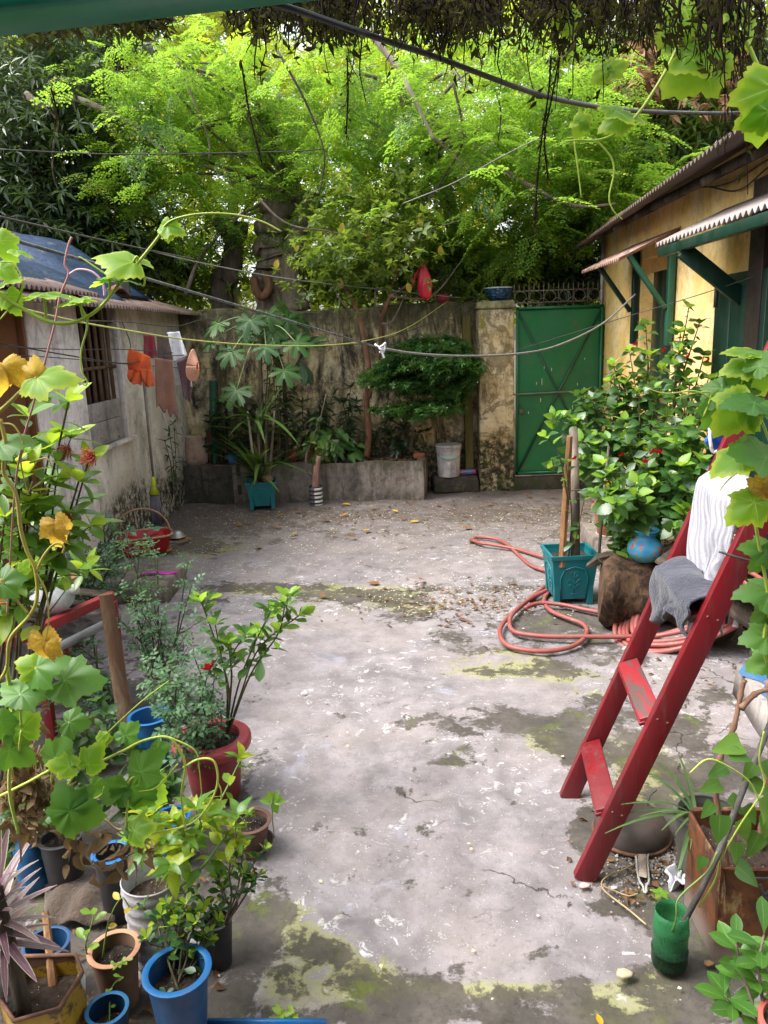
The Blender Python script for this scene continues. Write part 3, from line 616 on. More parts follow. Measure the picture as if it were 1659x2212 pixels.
# ---------------------------------------------------------------- house on the left
LC, LD = np.array([-2.49, 9.22]), np.array([0.03, 1.0]); LDv = Vector((0.03, 1, 0)).normalized(); LN = Vector((1, -0.03, 0)).normalized()
def LW(y, z, o=0.0):              # point on the left wall at depth y, height z, o metres out into the yard
    return Vector((LC[0] + (y - LC[1]) * 0.03, y, z)) + LN * o
M['lwall'] = stucco('white_plaster', (0.50, 0.45, 0.38), (0.72, 0.68, 0.62), streak=0.30, mossz=0.55, patch=0.42)
M['lframe'] = stucco('white_wood', (0.58, 0.53, 0.52), (0.76, 0.71, 0.70), streak=0.25, patch=0.45)
M['tin'] = paint('rusty_roof_sheet', (0.16, 0.10, 0.085), (0.26, 0.19, 0.17), wear=.42, wearcol=(.09, .05, .04), rough=.6, sc=4, dirt=.5)
def left_house():
    r = thing('small_white_house', 'low whitewashed house with barred window and tin roof', 'house', LW(7.5, 0).to_tuple())
    def slab(nm, y0, y1, z0, z1, o=0.0, t=0.12, mat=None, bev=0.004, name=None):
        return MB().quadbox(LW(y0, z0, o), LW(y1, z0, o), LW(y1, z1, o), LW(y0, z1, o), -LN * t).build(nm, mat or M['lwall'], r, bev=bev)
    W0, W1, S0, S1 = 6.72, 7.66, 1.06, 2.36
    slab('wall', W1, 9.88, -.03, 2.36); slab('wall', 6.28, W1, -.03, S0 - .003); slab('wall', W0, W1, S1 + .003, 2.385)
    MB().quadbox(LW(6.30, -.03, .03), LW(W0, -.03, .03), LW(W0, 2.36, .03), LW(6.30, 2.36, .03), -LN * .2).build('pilaster', M['lframe'], r, bev=.006)
    slab('door_jamb', 5.90, 6.297, -.03, 2.36, -.02, .12, M['lframe'])
    dm = paint('brown_door', (.16, .06, .02), (.12, .045, .018), wear=.2, wearcol=(.2, .09, .04), rough=.5, sc=2.5, grain=(1, 1, .3))
    slab('door', 4.4, 5.86, 0, 2.28, -.08, .04, dm); slab('door_frame', 5.863, 5.897, 0, 2.33, -.03, .1, dm)
    slab('wall', 3.4, 4.39, -.03, 2.4)
    slab('lintel', 4.4, 6.297, 2.363, 2.385, -.02)
    # window opening: near-black walls carry the shade of the room behind, wooden bars, plank panel below
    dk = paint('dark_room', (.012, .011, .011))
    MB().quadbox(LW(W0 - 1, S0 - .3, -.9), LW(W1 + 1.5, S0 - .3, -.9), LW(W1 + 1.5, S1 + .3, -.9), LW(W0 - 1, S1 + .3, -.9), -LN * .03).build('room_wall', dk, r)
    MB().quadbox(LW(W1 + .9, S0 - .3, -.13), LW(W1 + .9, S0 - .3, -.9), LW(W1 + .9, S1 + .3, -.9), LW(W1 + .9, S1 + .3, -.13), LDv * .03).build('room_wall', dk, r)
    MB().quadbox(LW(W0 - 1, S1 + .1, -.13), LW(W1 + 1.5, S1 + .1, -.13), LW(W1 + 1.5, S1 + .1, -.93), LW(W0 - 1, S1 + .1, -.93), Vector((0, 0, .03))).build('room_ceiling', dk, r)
    wf = thing_part = None
    bm_ = bark('window_bar_wood', (.10, .06, .04), (.16, .10, .065))
    for k in range(6):
        y = W0 + .10 + k * .15; MB().bar(LW(y, S0 + .3, -.05), LW(y, S1, -.05), .035, .025, LDv).build('window_bar', bm_, r)
    for z in (1.78, 2.2): MB().bar(LW(W0, z, -.035), LW(W1, z, -.035), .03, .02, (0, 0, 1)).build('window_rail', bm_, r)
    pm = stucco('grey_board', (.27, .25, .25), (.42, .39, .38), streak=.3, patch=.7)
    MB().quadbox(LW(W0 + .005, S0 + .02, -.02), LW(W1 - .02, S0 + .02, -.02), LW(W1 - .02, S0 + .235, -.02), LW(W0 + .005, S0 + .235, -.02), -LN * .03).build('plank', pm, r, bev=.004)
    MB().quadbox(LW(W0 + .005, S0 + .24, -.02), LW(W1 - .02, S0 + .24, -.02), LW(W1 - .02, S0 + .41, -.025), LW(W0 + .005, S0 + .41, -.025), -LN * .03).build('plank', pm, r, bev=.004)
    MB().bar(LW(W0 - .02, S0 - .0, .02), LW(W1 + .16, S0 - .0, .02), .035, .06, (0, 0, 1)).build('window_sill', M['lframe'], r, bev=.004)
    MB().bar(LW(W1 + .03, S0, .0), LW(W1 + .03, S1, .0), .07, .05, LDv).build('window_frame', M['lframe'], r, bev=.004)
    # corrugated roof: eave just above eye level, rising away from the yard
    def corr(y0, y1, o0, z0, o1, z1, nm, mat, pitch_=.076, amp=.018):
        n = int((y1 - y0) / pitch_ * 8)
        def f(u, v):
            y = y0 + (y1 - y0) * u; return LW(y, z0 + (z1 - z0) * v + amp * math.sin(2 * PI * y / pitch_), o0 + (o1 - o0) * v)
        return MB().grid(f, n, 3).build(nm, mat, r, solid=.004)
    corr(4.0, 9.95, .28, 2.305, -1.5, 2.85, 'roof', M['tin'])
    corr(4.2, 6.9, .18, 2.40, -1.2, 2.84, 'roof_sheet', M['tin'])
left_house()
def tarp():
    ym = NB('blue_tarp'); v = ym.coord()
    col = ym.mix(ym.ss(ym.noise(2.5, 5, .6, v), .35, .65), (.008, .018, .055), (.022, .042, .095)); col = ym.mix(ym.ss(ym.noise(9, 6, .7, v), .55, .7), col, (.10, .10, .09))
    ym.bump(ym.noise(14, 5, .6, v), .5, .03); m = ym.fin(col, .42, .5)
    def f(u, v):
        y = 4.6 + 5.2 * u; hump = .55 * math.exp(-((u - .18) / .2) ** 2) + .30 * math.exp(-((u - .78) / .16) ** 2) + .12
        o = -.02 - .12 * math.sin(u * 9) - 1.3 * v
        return LW(y, 2.42 + (o + .28) * -.31 + .03 + hump * math.sin(min(1, v * 1.6) * PI / 2) + .03 * math.sin(u * 23 + v * 6) + .02 * math.sin(u * 51), o)
    o = MB().grid(f, 70, 14).build('tarpaulin', m, solid=.006); tag(o, 'crumpled dark blue tarpaulin over the left tin roof', 'tarpaulin')
    tag(MB().grid(lambda u, v: LW(8.0 + .5 * u, 2.48 + .06 * math.sin(u * PI) + .03 * math.sin(v * 7), -.1 - .25 * v), 8, 5).build('roof_rag', cloth('brick_rag', (.22, .05, .03)), solid=.02), 'crumpled reddish rag lying on the left roof edge', 'rag')
tarp()

# ---------------------------------------------------------------- house on the right
RC = np.array([2.77, 9.6]); RDv = Vector((0.045, 1, 0)).normalized(); RN = Vector((-1, 0.045, 0)).normalized()
def RW(y, z, o=0.0): return Vector((RC[0] + (y - RC[1]) * 0.045, y, z)) + RN * o
M['yellow'] = stucco('yellow_limewash', (0.84, 0.54, 0.17), (0.88, 0.68, 0.36), streak=0.12, patch=0.15, mossz=0.12)
M['green'] = paint('green_wood', (.002, .028, .016), (.002, .02, .013), rough=.42, sc=5, grain=(1, 1, .2), wear=.12, wearcol=(.008, .04, .025))
M['greenlite'] = paint('green_strut', (.012, .10, .055), (.01, .07, .04), wear=.25, wearcol=(.06, .08, .06), rough=.5)
M['awning'] = paint('red_oxide_sheet', (.24, .12, .10), (.32, .20, .17), wear=.4, wearcol=(.5, .45, .43), rough=.6, sc=7)
M['sheetdark'] = paint('brown_roof_sheet', (.07, .045, .035), (.11, .075, .06), wear=.25, wearcol=(.17, .12, .1), rough=.6, sc=3)
def right_house():
    r = thing('yellow_house', 'yellow limewashed house with tin roof and green shutters', 'house', RW(7, 0).to_tuple())
    def slab(nm, y0, y1, z0, z1, o=0.0, t=0.15, mat=None, bev=.004):
        return MB().quadbox(RW(y0, z0, o), RW(y0, z1, o), RW(y1, z1, o), RW(y1, z0, o), -RN * t).build(nm, mat or M['yellow'], r, bev=bev)
    WA, WB = 7.12, 8.14
    slab('wall', WB, 9.72, -.03, 3.22); slab('wall', WA, WB, 2.63, 3.22); slab('wall', WA, WB, -.03, .75); slab('wall', 2.6, WA, -.03, 3.22)
    MB().quadbox(RW(9.722, -.03, 0), RW(9.722, 3.22, 0), RW(9.722, 3.22, -3), RW(9.722, -.03, -3), RDv * -.12).build('gable_wall', M['yellow'], r)
    MB().bar(RW(9.73, 0, .02), RW(9.73, 3.1, .02), .04, .04, RDv).build('corner_strip', stucco('corner', (.4, .38, .34), (.55, .5, .45), patch=.7), r)
    # window: green shutters set back in the reveal, posts with struts to the little awning
    for k in range(3): slab('shutter_board', WA + .02 + k * .30, WA + .02 + k * .30 + .29, .76, 2.5, -.09, .03, M['green'])
    slab('shutter_top', WA + .02, WB - .02, 2.5, 2.63, -.085, .04, M['yellow'])
    for y in (WA - .05, WB + .05):
        MB().bar(RW(y, 1.80, .045), RW(y, 2.72, .045), .07, .06, RDv).build('awning_post', M['green'] if y > 7.5 else M['greenlite'], r, bev=.008)
        MB().bar(RW(y, 2.13, .085), RW(y, 2.62, .44), .06, .04, RDv).build('awning_strut', M['green'] if y > 7.5 else M['greenlite'], r, bev=.005)
    def corr(y0, y1, o0, z0, o1, z1, nm, mat, pitch_=.076, amp=.016, tilt=0.0):
        n = int((y1 - y0) / pitch_ * 8)
        def f(u, v):
            y = y0 + (y1 - y0) * u; return RW(y, z0 + (z1 - z0) * v + amp * math.sin(2 * PI * y / pitch_), o0 + (o1 - o0) * v)
        return MB().grid(f, n, 3).build(nm, mat, r, solid=.003)
    corr(WA - .12, WB + .42, .52, 2.56, -.01, 2.80, 'window_awning', M['awning'])
    def rf(u, v):
        y = 2.8 + 6.95 * u; k = (9.2 - y) / 4.85
        return RW(y, 2.93 + .085 * k + (1.1 * v) + .016 * math.sin(2 * PI * y / .076), (.38 + .17 * k) * (1 - v) - 2.4 * v)
    MB().grid(rf, 730, 3).build('roof', M['sheetdark'], r, solid=.003)
    MB().bar(RW(2.8, 3.0, .2), RW(9.9, 3.0, .2), .06, .05, (0, 0, 1)).build('roof_purlin', M['bark_dark'], r)
    for k in range(9): MB().bar(RW(3.2 + k * .8, 2.93, .33), RW(3.2 + k * .8, 3.13, -.12), .05, .07, (0, 0, 1)).build('rafter', M['bark_dark'], r)
    # long awning nearer the camera
    corr(2.6, 6.06, .50, 2.57, -.01, 2.80, 'long_awning', paint('galvanised_awning', (.28, .25, .24), (.20, .15, .14), wear=.3, wearcol=(.3, .18, .15), rough=.55))
    MB().bar(RW(2.6, 2.515, .47), RW(6.0, 2.515, .47), .065, .05, (0, 0, 1)).build('awning_beam', M['green'], r, bev=.005)
    for y in (5.55, 3.6): MB().bar(RW(y, 2.15, .03), RW(y, 2.49, .46), .11, .05, (0, 0, 1)).build('awning_strut', M['green'], r, bev=.005)
    slab('awning_post', 5.2, 5.42, 1.8, 2.9, .06, .055, paint('dark_post', (.035, .022, .02), wear=.3, wearcol=(.08, .05, .04)))
    slab('awning_post', 4.95, 5.06, 1.8, 2.9, .08, .075, M['green'])
    # plank door, slightly open
    y = 6.0; k = 0
    while y > 3.4:
        slab('door_board', y - .285, y, .25, 2.33, .05 + .0 * k, .035, M['green'], bev=.006); y -= .29; k += 1
    MB().bar(RW(5.85, 2.1, .1), RW(5.85, 2.25, .1), .03, .02, RDv).build('door_bolt', M['wire'], r)
    for z in (.6,): slab('door_batten', 3.4, 5.95, z, z + .09, .08, .03, M['green'])
right_house()
for i, (a, b_, c_) in enumerate((((1659, 345), (1560, 400), (1440, 408)), ((1659, 362), (1590, 412), (1500, 405)))):
    P_ = [plane_hit(x, y, RC - np.array([.03, 0]), (0.045, 1.0)) for x, y in (a, b_, c_, (1380 - 30 * i, 440))]
    wire('electric_wire', ['upper of two sagging wires under the yellow house eave', 'lower of two sagging wires under the yellow house eave'][i], 'wire', P_, .006, M['wire'], 'wires under the eave')

# ---------------------------------------------------------------- trees beyond the wall
def halfleaf(w, l=1.0, fold=.2, droop=.15, b=(0, 0, 0), d=(0, 1, 0), up=(0, 0, 1)):
    """one leaf as two folded quads"""
    s, dd, n = frame(d, up); b = Vector(b)
    def q(x, y, z): return b + (s * x + dd * y + n * z) * l
    vs = [q(0, 0, 0), q(w / 2, .45, fold * w / 2 - droop * .2), q(0, 1, -droop), q(-w / 2, .45, fold * w / 2 - droop * .2), q(0, .5, -droop * .3)]
    return vs, [(0, 1, 2, 4), (0, 4, 2, 3)], [(0, 0), (1, .45), (0, 1), (-1, .45), (0, .5)]
def leaf_tm(w=.45, **k):
    return MB().add(*halfleaf(w, **k))
def cluster_tm(n, w, droop, spread=1.0, seed=1, lift=.1):
    r_ = random.Random(seed); mb = MB()
    for i in range(n):
        a = i * 2.4 + r_.uniform(-.3, .3); el = r_.uniform(-.5, .6) * spread + lift
        d = (math.cos(a) * math.cos(el), math.sin(a) * math.cos(el), math.sin(el))
        mb.add(*halfleaf(w, r_.uniform(.7, 1.1), .25, droop, (d[0] * .05, d[1] * .05, d[2] * .05), d, (r_.uniform(-.3, .3), r_.uniform(-.3, .3), 1)))
    return mb
def frond_tm(seed=0):
    r_ = random.Random(seed); mb = MB()
    for i, t in enumerate((.22, .36, .5, .63, .76, .88, 1.0)):
        for sgn in (-1, 1):
            L = .40 * (1 - .62 * t) + .05; c0 = Vector((0, t, -.22 * t * t)); dv = nrm((sgn * 1.0, .65, -.12 + r_.uniform(-.15, .1)))
            if t == 1.0: dv = nrm((sgn * .3, 1, -.3))
            k = max(2, int(L / .085))
            for j in range(k + 1):
                p = c0 + dv * (L * (j + .6) / (k + 1)) + Vector((0, 0, -.10 * (j / (k + 1)) ** 2))
                for s2 in ((-1, 1) if j < k else (0,)):
                    side = dv.cross(Vector((0, 0, 1))); ld = nrm(dv * .7 + side * s2 * .9 + Vector((0, 0, r_.uniform(-.3, .2)))); l = r_.uniform(.075, .11); w = l * .36
                    s_, _, n_ = frame(ld, (r_.uniform(-.4, .4), r_.uniform(-.4, .4), 1))
                    mb.add([p, p + ld * l * .5 + s_ * w, p + ld * l, p + ld * l * .5 - s_ * w], [(0, 1, 2, 3)], [(0, 0), (1, .5), (0, 1), (-1, .5)])
    return mb
def sample_blobs(blobs, n, shell=.55):
    P = []; vol = np.array([b[2] * b[3] * b[5] ** .5 for b in blobs], float); ks = npr.choice(len(blobs), n, p=vol / vol.sum())
    for k in ks:
        cx, cy, rx, ry, Y, rd = blobs[k]; c = D(cx, cy, Y); u = npr.normal(size=3); u /= np.linalg.norm(u); r = npr.uniform(shell ** 3, 1) ** (1 / 3)
        sx, sz = px_size(rx, c), px_size(ry, c)
        P.append((c.x + u[0] * sx * r, c.y + u[1] * rd * r, c.z + u[2] * sz * r))
    return np.array(P)
def crown(root, blobs, tm, mat, nclump, per, size, sig, droop=.25, out=.6, name='crown', shell=.5, flat=.35):
    cc = sample_blobs(blobs, nclump, shell); n = nclump * per
    P = np.repeat(cc, per, 0) + npr.normal(size=(n, 3)) * np.array([sig, sig, sig * .55])
    d = npr.normal(size=(n, 3)); d[:, 2] *= flat; d[:, 2] -= droop
    d += (P - np.repeat(cc, per, 0)) / sig * out * .4
    up = npr.normal(size=(n, 3)) * .35; up[:, 2] += 1
    scatter(name, tm, mat, P, d, up, size * npr.uniform(.7, 1.15, n), root)
    return cc
def tree(name, label, trunk, tr, blobs, tm, mat, nclump, per, size, sig, bmat, group=None, limbs=14, droop=.25, shell=.5, extra=(), cat='tree', flat=.35, base=None, from_k=.55, limb_r=.03):
    b = Vector(base) if base is not None else Vector(trunk[0]); r = thing(name, label, cat, b, group)
    c = bez(trunk, 8); mb = MB().tube(c, tr, 10); mb.build('trunk', bmat, r)
    cc = crown(r, blobs, tm, mat, nclump, per, size, sig, droop, shell=shell, flat=flat)
    lm = MB()
    for k in range(limbs):
        e = Vector(cc[rnd.randrange(len(cc))]); s = c[int(len(c) * rnd.uniform(from_k, .98))] if len(c) > 3 else c[-1]
        mid = s.lerp(e, .5) + Vector((rnd.uniform(-.25, .25), rnd.uniform(-.2, .2), rnd.uniform(-.05, .35)))
        bz = bez([s, mid, e], 6); lm.tube(bz, [limb_r * (1 - .85 * i / 12) for i in range(13)], 6)
    if limbs: lm.build('limbs' if 0 else 'limb', bmat, r)
    for pts, rr, m_ in extra: MB().tube(bez(pts, 8), rr, 8).build('branch', m_, r)
    return r
LF = {}
LF['moringa'] = leafmat('moringa_leaflet', (.026, .095, .026), (.20, .29, .02), (.46, .78, .07), island=True, clump=.8, fleck=.05, tf=.55, rough=.5, altpow=1.5)
LF['moringa_y'] = leafmat('sunlit_leaflet', (.13, .22, .015), (.34, .38, .02), (.65, .85, .05), island=True, clump=.8, tf=.55, rough=.5, altpow=1.4)  # yellower leaflet with sunlit brightness put into its colour
LF['mango'] = leafmat('mango_leaf', (.02, .045, .02), (.055, .09, .03), (.14, .24, .04), vein=(.07, .10, .04), island=True, tf=.22, rough=.36, altpow=2.5, clump=.7, spec=.5)
LF['mango2'] = leafmat('mango_leaf_light', (.03, .07, .014), (.09, .15, .02), (.24, .38, .03), vein=(.1, .14, .04), island=True, tf=.32, rough=.38, altpow=2, clump=.8)
LF['dry'] = leafmat('dry_leaf', (.26, .14, .07), (.42, .27, .15), (.5, .3, .12), island=True, tf=.3, rough=.7)
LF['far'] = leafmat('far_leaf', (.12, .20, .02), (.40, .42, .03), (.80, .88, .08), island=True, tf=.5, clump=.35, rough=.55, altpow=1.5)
LF['hedge'] = leafmat('hedge_leaf', (.05, .11, .02), (.16, .23, .03), (.45, .65, .05), island=True, tf=.5, clump=.9)
LF['yard'] = leafmat('yard_tree_leaf', (.05, .10, .02), (.16, .20, .035), (.40, .55, .05), island=True, tf=.4, clump=1.2, altpow=2)
LF['bonsai'] = leafmat('clipped_leaf', (.035, .10, .028), (.08, .19, .035), (.20, .38, .04), island=True, tf=.25, clump=3.0, rough=.36)
fr = frond_tm(3); mgo = cluster_tm(8, .24, .3, 1.0, 2, -.15); brd = cluster_tm(7, .5, .2, 1.1, 4)
# far mass of foliage closing the view
def far_mass():
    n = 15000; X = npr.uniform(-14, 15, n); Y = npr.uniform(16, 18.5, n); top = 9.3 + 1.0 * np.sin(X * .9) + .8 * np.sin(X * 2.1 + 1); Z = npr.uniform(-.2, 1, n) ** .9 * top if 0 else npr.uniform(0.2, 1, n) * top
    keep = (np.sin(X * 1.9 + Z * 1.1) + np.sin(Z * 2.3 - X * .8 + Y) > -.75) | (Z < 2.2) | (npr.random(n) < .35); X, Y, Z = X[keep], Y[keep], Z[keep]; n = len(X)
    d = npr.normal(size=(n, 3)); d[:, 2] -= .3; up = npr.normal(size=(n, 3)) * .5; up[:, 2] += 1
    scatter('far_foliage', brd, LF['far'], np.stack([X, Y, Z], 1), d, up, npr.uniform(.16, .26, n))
far_mass()
T = lambda *a: [D(x, y, Y) for x, y, Y in a]
def base_of(x, y, Y): p = D(x, y, Y); return Vector((p.x, p.y, -.06))
# moringas
tree('moringa_tree', 'tall feathery moringa tree with pale leaning trunks at centre left', [base_of(600, 640, 11.2)] + T((600, 600, 11.2), (592, 540, 11.2), (610, 470, 11.2), (640, 430, 11.1), (600, 330, 11), (585, 220, 11)), [.22, .20, .19, .16, .10, .08, .06] * 7 if 0 else (.24, .06),
     [(470, 330, 190, 150, 10.4, 1.3), (640, 260, 200, 150, 10.4, 1.4), (260, 300, 110, 110, 10.0, .8), (300, 150, 150, 80, 10.2, .9), (690, 540, 120, 50, 10.3, .5), (380, 520, 70, 60, 10.3, .5), (480, 440, 120, 40, 10.2, .7), (430, 190, 170, 110, 11, 1.2), (330, 420, 80, 110, 10.2, .6), (740, 400, 150, 90, 10.2, .8)],
     fr, LF['moringa'], 88, 10, .42, .30, M['bark'], droop=.32, flat=.3, limbs=26)
tree('moringa_tree', 'feathery moringa tree with yellow green leaf sprays right of centre', [base_of(1010, 660, 11.0)] + T((1010, 640, 11.0), (985, 520, 11), (960, 400, 10.8), (900, 300, 10.4), (860, 180, 10.2)), (.15, .05),
     [(930, 230, 180, 150, 9.8, 1.2), (1080, 250, 190, 150, 9.8, 1.2), (1010, 400, 190, 110, 9.6, 1.0), (1170, 350, 120, 100, 9.8, .9), (1260, 230, 110, 90, 9.9, .7), (1080, 520, 80, 50, 10.2, .5), (800, 200, 130, 130, 10.2, 1), (930, 450, 110, 40, 9.9, .6)],
     fr, LF['moringa'], 88, 10, .42, .30, M['bark'], droop=.32, flat=.3, limbs=22,
     extra=[(T((560, 430, 9.2), (600, 470, 9.2), (640, 490, 9.2), (700, 498, 9.2), (770, 512, 9.2)), (.016, .008), M['bark']), (T((380, 120, 9.4), (420, 220, 9.4), (450, 300, 9.4), (452, 345, 9.4)), (.014, .008), M['bark']), (T((600, 110, 9.3), (660, 220, 9.3), (700, 330, 9.3), (690, 420, 9.3)), (.015, .008), M['bark_dark']), (T((980, 180, 9.2), (1000, 300, 9.2), (960, 380, 9.2), (900, 470, 9.2)), (.016, .01), M['bark_dark']), (T((860, 560, 9.2), (930, 500, 9.2), (1010, 470, 9.2)), (.012, .006), M['bark']), (T((1040, 130, 9.0), (1080, 230, 9.0), (1075, 320, 9.0)), (.012, .006), M['bark_dark']), (T((300, 560, 9.9), (360, 480, 9.9), (380, 400, 9.9)), (.02, .01), M['bark_dark']), (T((400, 640, 10), (430, 560, 10), (480, 500, 10)), (.03, .012), M['bark_dark']), (T((790, 60, 8.6), (830, 110, 8.6), (868, 160, 8.6), (885, 195, 8.6), (908, 240, 8.6), (936, 300, 8.6)), (.035, .018), M['bark_pale']), (T((936, 300, 8.6), (975, 330, 8.7), (1010, 370, 8.8)), (.014, .006), M['bark']),
            (T((1085, 362, 9), (1120, 388, 9), (1165, 412, 9), (1215, 438, 9), (1270, 446, 9), (1330, 440, 9)), (.03, .015), M['bark'])])
tree('moringa_tree', 'low moringa leaning over the corner of the yellow house roof', [base_of(1480, 700, 12)] + T((1460, 500, 12), (1420, 400, 11.4)), (.1, .05), [(1390, 390, 110, 40, 10.6, .6), (1290, 400, 90, 70, 10.2, .6), (1250, 330, 80, 60, 10.4, .6)], fr, LF['moringa'], 42, 8, .5, .3, M['bark'], droop=.25, limbs=8)
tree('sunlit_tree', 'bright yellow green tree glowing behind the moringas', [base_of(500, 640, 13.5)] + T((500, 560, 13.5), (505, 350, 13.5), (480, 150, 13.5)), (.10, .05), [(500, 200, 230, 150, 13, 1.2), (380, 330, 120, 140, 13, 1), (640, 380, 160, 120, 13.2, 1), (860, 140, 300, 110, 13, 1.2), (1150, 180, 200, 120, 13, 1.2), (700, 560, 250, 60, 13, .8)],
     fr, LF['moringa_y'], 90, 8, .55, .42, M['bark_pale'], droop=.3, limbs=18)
for i, (a, lab) in enumerate(((((480, 640, 10.9), (492, 600, 10.9), (505, 545, 10.9), (500, 510, 10.9), (470, 470, 10.9)), 'dark forked tree trunk behind the wall left of the knotted one'),
                              (((600, 655, 10.8), (596, 610, 10.8), (600, 560, 10.8), (588, 520, 10.8), (600, 450, 10.8)), 'thick knotted tree trunk behind the wall with looping roots'))):
    pts = T(*a); pts = [Vector((pts[0].x, pts[0].y, -.05))] + pts; rr = (.17, .11) if i == 0 else (.36, .20)
    r = thing('tree_trunk', lab, 'tree trunk', pts[0]); c = bez(pts, 8)
    MB().tube([p + rv(.015) for p in c], [rr[0] + (rr[1] - rr[0]) * k / len(c) + .03 * math.sin(k * 1.3) * (i + .3) for k in range(len(c))], 12).build('trunk', M['bark_dark'] if i == 0 else M['bark'], r)
    if i:
        MB().tube(bez(T((548, 600, 10.45), (556, 632, 10.4), (570, 640, 10.4), (582, 618, 10.42), (572, 590, 10.45)), 8), .055, 8).build('root', M['bark_red'], r)
        MB().tube(bez(T((640, 672, 10.6), (630, 600, 10.6), (640, 520, 10.6), (668, 450, 10.5), (690, 435, 10.5)), 8), [.20, .19, .18, .17, .16, .15] * 5 + [.1] * 3 if 0 else (.2, .07), 10).build('limb', M['bark'], r)
    else:
        MB().tube(bez(T((500, 530, 10.9), (518, 505, 10.9), (522, 480, 10.9)), 6), (.11, .09), 10).build('limb', M['bark_dark'], r)
for i, a in enumerate((((480, 110, 12.4), (492, 200, 12.4), (500, 330, 12.4), (505, 450, 12.4), (500, 600, 12.4)), ((600, 200, 12.2), (592, 290, 12.2), (604, 380, 12.2), (598, 520, 12.2)), ((770, 230, 12.4), (775, 330, 12.4), (765, 470, 12.4)), ((655, 250, 12), (630, 330, 12.1), (640, 470, 12.1)))):
    pts = T(*a); pts.append(Vector((pts[-1].x, pts[-1].y, 0)))
    tag(MB().tube(bez(pts, 6), (.045, .09), 8).build('slim_tree', M['bark_pale'], None), ['slim pale trunk rising among yellow leaves left of centre', 'slim pale trunk directly above the knotted tree', 'slim trunk in the foliage above the planter tree', 'slim pale trunk leaning between two upright ones'][i], 'tree trunk', 'slim trunks beyond the wall')
# mango on the left, behind the small house
tree('mango_tree', 'dark mango tree with big leaves behind the small white house', [base_of(215, 640, 11.4)] + T((215, 500, 11.4), (195, 370, 11.3), (172, 300, 11.2), (150, 250, 11.1), (140, 205, 11)), (.20, .10),
     [(110, 330, 200, 160, 10.6, 1.0), (60, 480, 190, 120, 10.4, .9), (220, 500, 120, 110, 10.6, .8), (60, 170, 170, 90, 11, .9), (290, 560, 80, 70, 10.4, .5), (190, 120, 130, 60, 11.6, .7)],
     mgo, LF['mango'], 260, 11, .20, .27, M['bark_dark'], droop=.35, limbs=22,
     extra=[(T((55, 205, 9.9), (85, 225, 9.9), (118, 222, 9.9), (160, 214, 9.9), (205, 228, 9.9), (262, 256, 9.9), (300, 275, 9.9), (330, 305, 9.9), (362, 335, 9.9)), (.055, .02), M['bark_pale']), (T((95, 230, 9.8), (125, 265, 9.8), (115, 320, 9.8), (118, 390, 9.8), (160, 470, 9.8)), (.016, .008), M['bark'])])
tree('mango_tree', 'dark mango tree rising behind the gate and yellow house', [base_of(1190, 640, 12.6)] + T((1185, 610, 12.6), (1190, 540, 12.6), (1240, 400, 12.2), (1320, 260, 11.8)), (.30, .10),
     [(1240, 540, 90, 80, 11.2, .7), (1320, 590, 60, 60, 11, .5), (1180, 500, 80, 60, 11.2, .6), (1440, 270, 160, 90, 11.8, .8), (1580, 190, 130, 90, 11.8, .8), (1330, 200, 110, 80, 12, .8), (1400, 430, 120, 80, 12, .7)],
     mgo, LF['mango'], 190, 11, .22, .27, M['bark_dark'], droop=.4, limbs=14)
tree('pale_mango', 'lighter green tree hanging over the yellow house roof', [base_of(1560, 600, 12.6)] + T((1540, 400, 12.6), (1500, 280, 12.2)), (.1, .06), [(1470, 250, 130, 70, 10.9, .6), (1400, 320, 90, 60, 11, .6), (1560, 210, 120, 60, 11, .6), (1360, 160, 110, 60, 11.2, .6)], mgo, LF['mango2'], 80, 8, .2, .25, M['bark_dark'], droop=.4, limbs=6)
dr = cluster_tm(6, .34, .5, .5, 9, -.9)
r = thing('dead_branch', 'cluster of hanging dried brown leaves above the yellow roof', 'dead branch', D(1400, 170, 10.2)); crown(r, [(1420, 170, 90, 35, 10.2, .4), (1500, 210, 70, 40, 10.2, .4), (1370, 130, 60, 30, 10.2, .4), (1540, 140, 70, 40, 10.3, .4)], dr, LF['dry'], 30, 6, .19, .16, droop=1.2, name='leaves' if 0 else 'foliage')
MB().tube(bez(T((1560, 120, 10.3), (1460, 140, 10.2), (1380, 120, 10.2)), 6), (.03, .012), 6).build('branch', M['bark'], r)
# hedge behind the wall
for i, (bl, lab) in enumerate((([(990, 590, 80, 60, 10.9, .4), (1075, 570, 70, 60, 11, .4), (930, 560, 70, 70, 11, .4)], 'mid green hedge shrub behind the wall near the red bag'), ([(1150, 590, 60, 60, 11.4, .4), (1250, 610, 70, 40, 11.6, .4)], 'small hedge shrub seen above the gate spikes'), ([(760, 600, 130, 60, 11.2, .4), (430, 600, 80, 60, 11.2, .4), (330, 610, 60, 60, 11.0, .4)], 'leafy hedge shrub behind the wall among the tree trunks'))):
    c = D(bl[0][0], 700, bl[0][4]); r = thing('hedge_shrub', lab, 'shrub', (c.x, c.y, 0), 'shrubs behind the wall')
    crown(r, bl, brd, LF['hedge'], 120 if i < 2 else 130, 9, .11, .2, name='foliage'); MB().tube([(c.x, c.y, -.05), (c.x + .1, c.y, 1.2), (c.x - .1, c.y + .1, 2.4)], (.05, .02), 7).build('stem', M['bark_dark'], r)
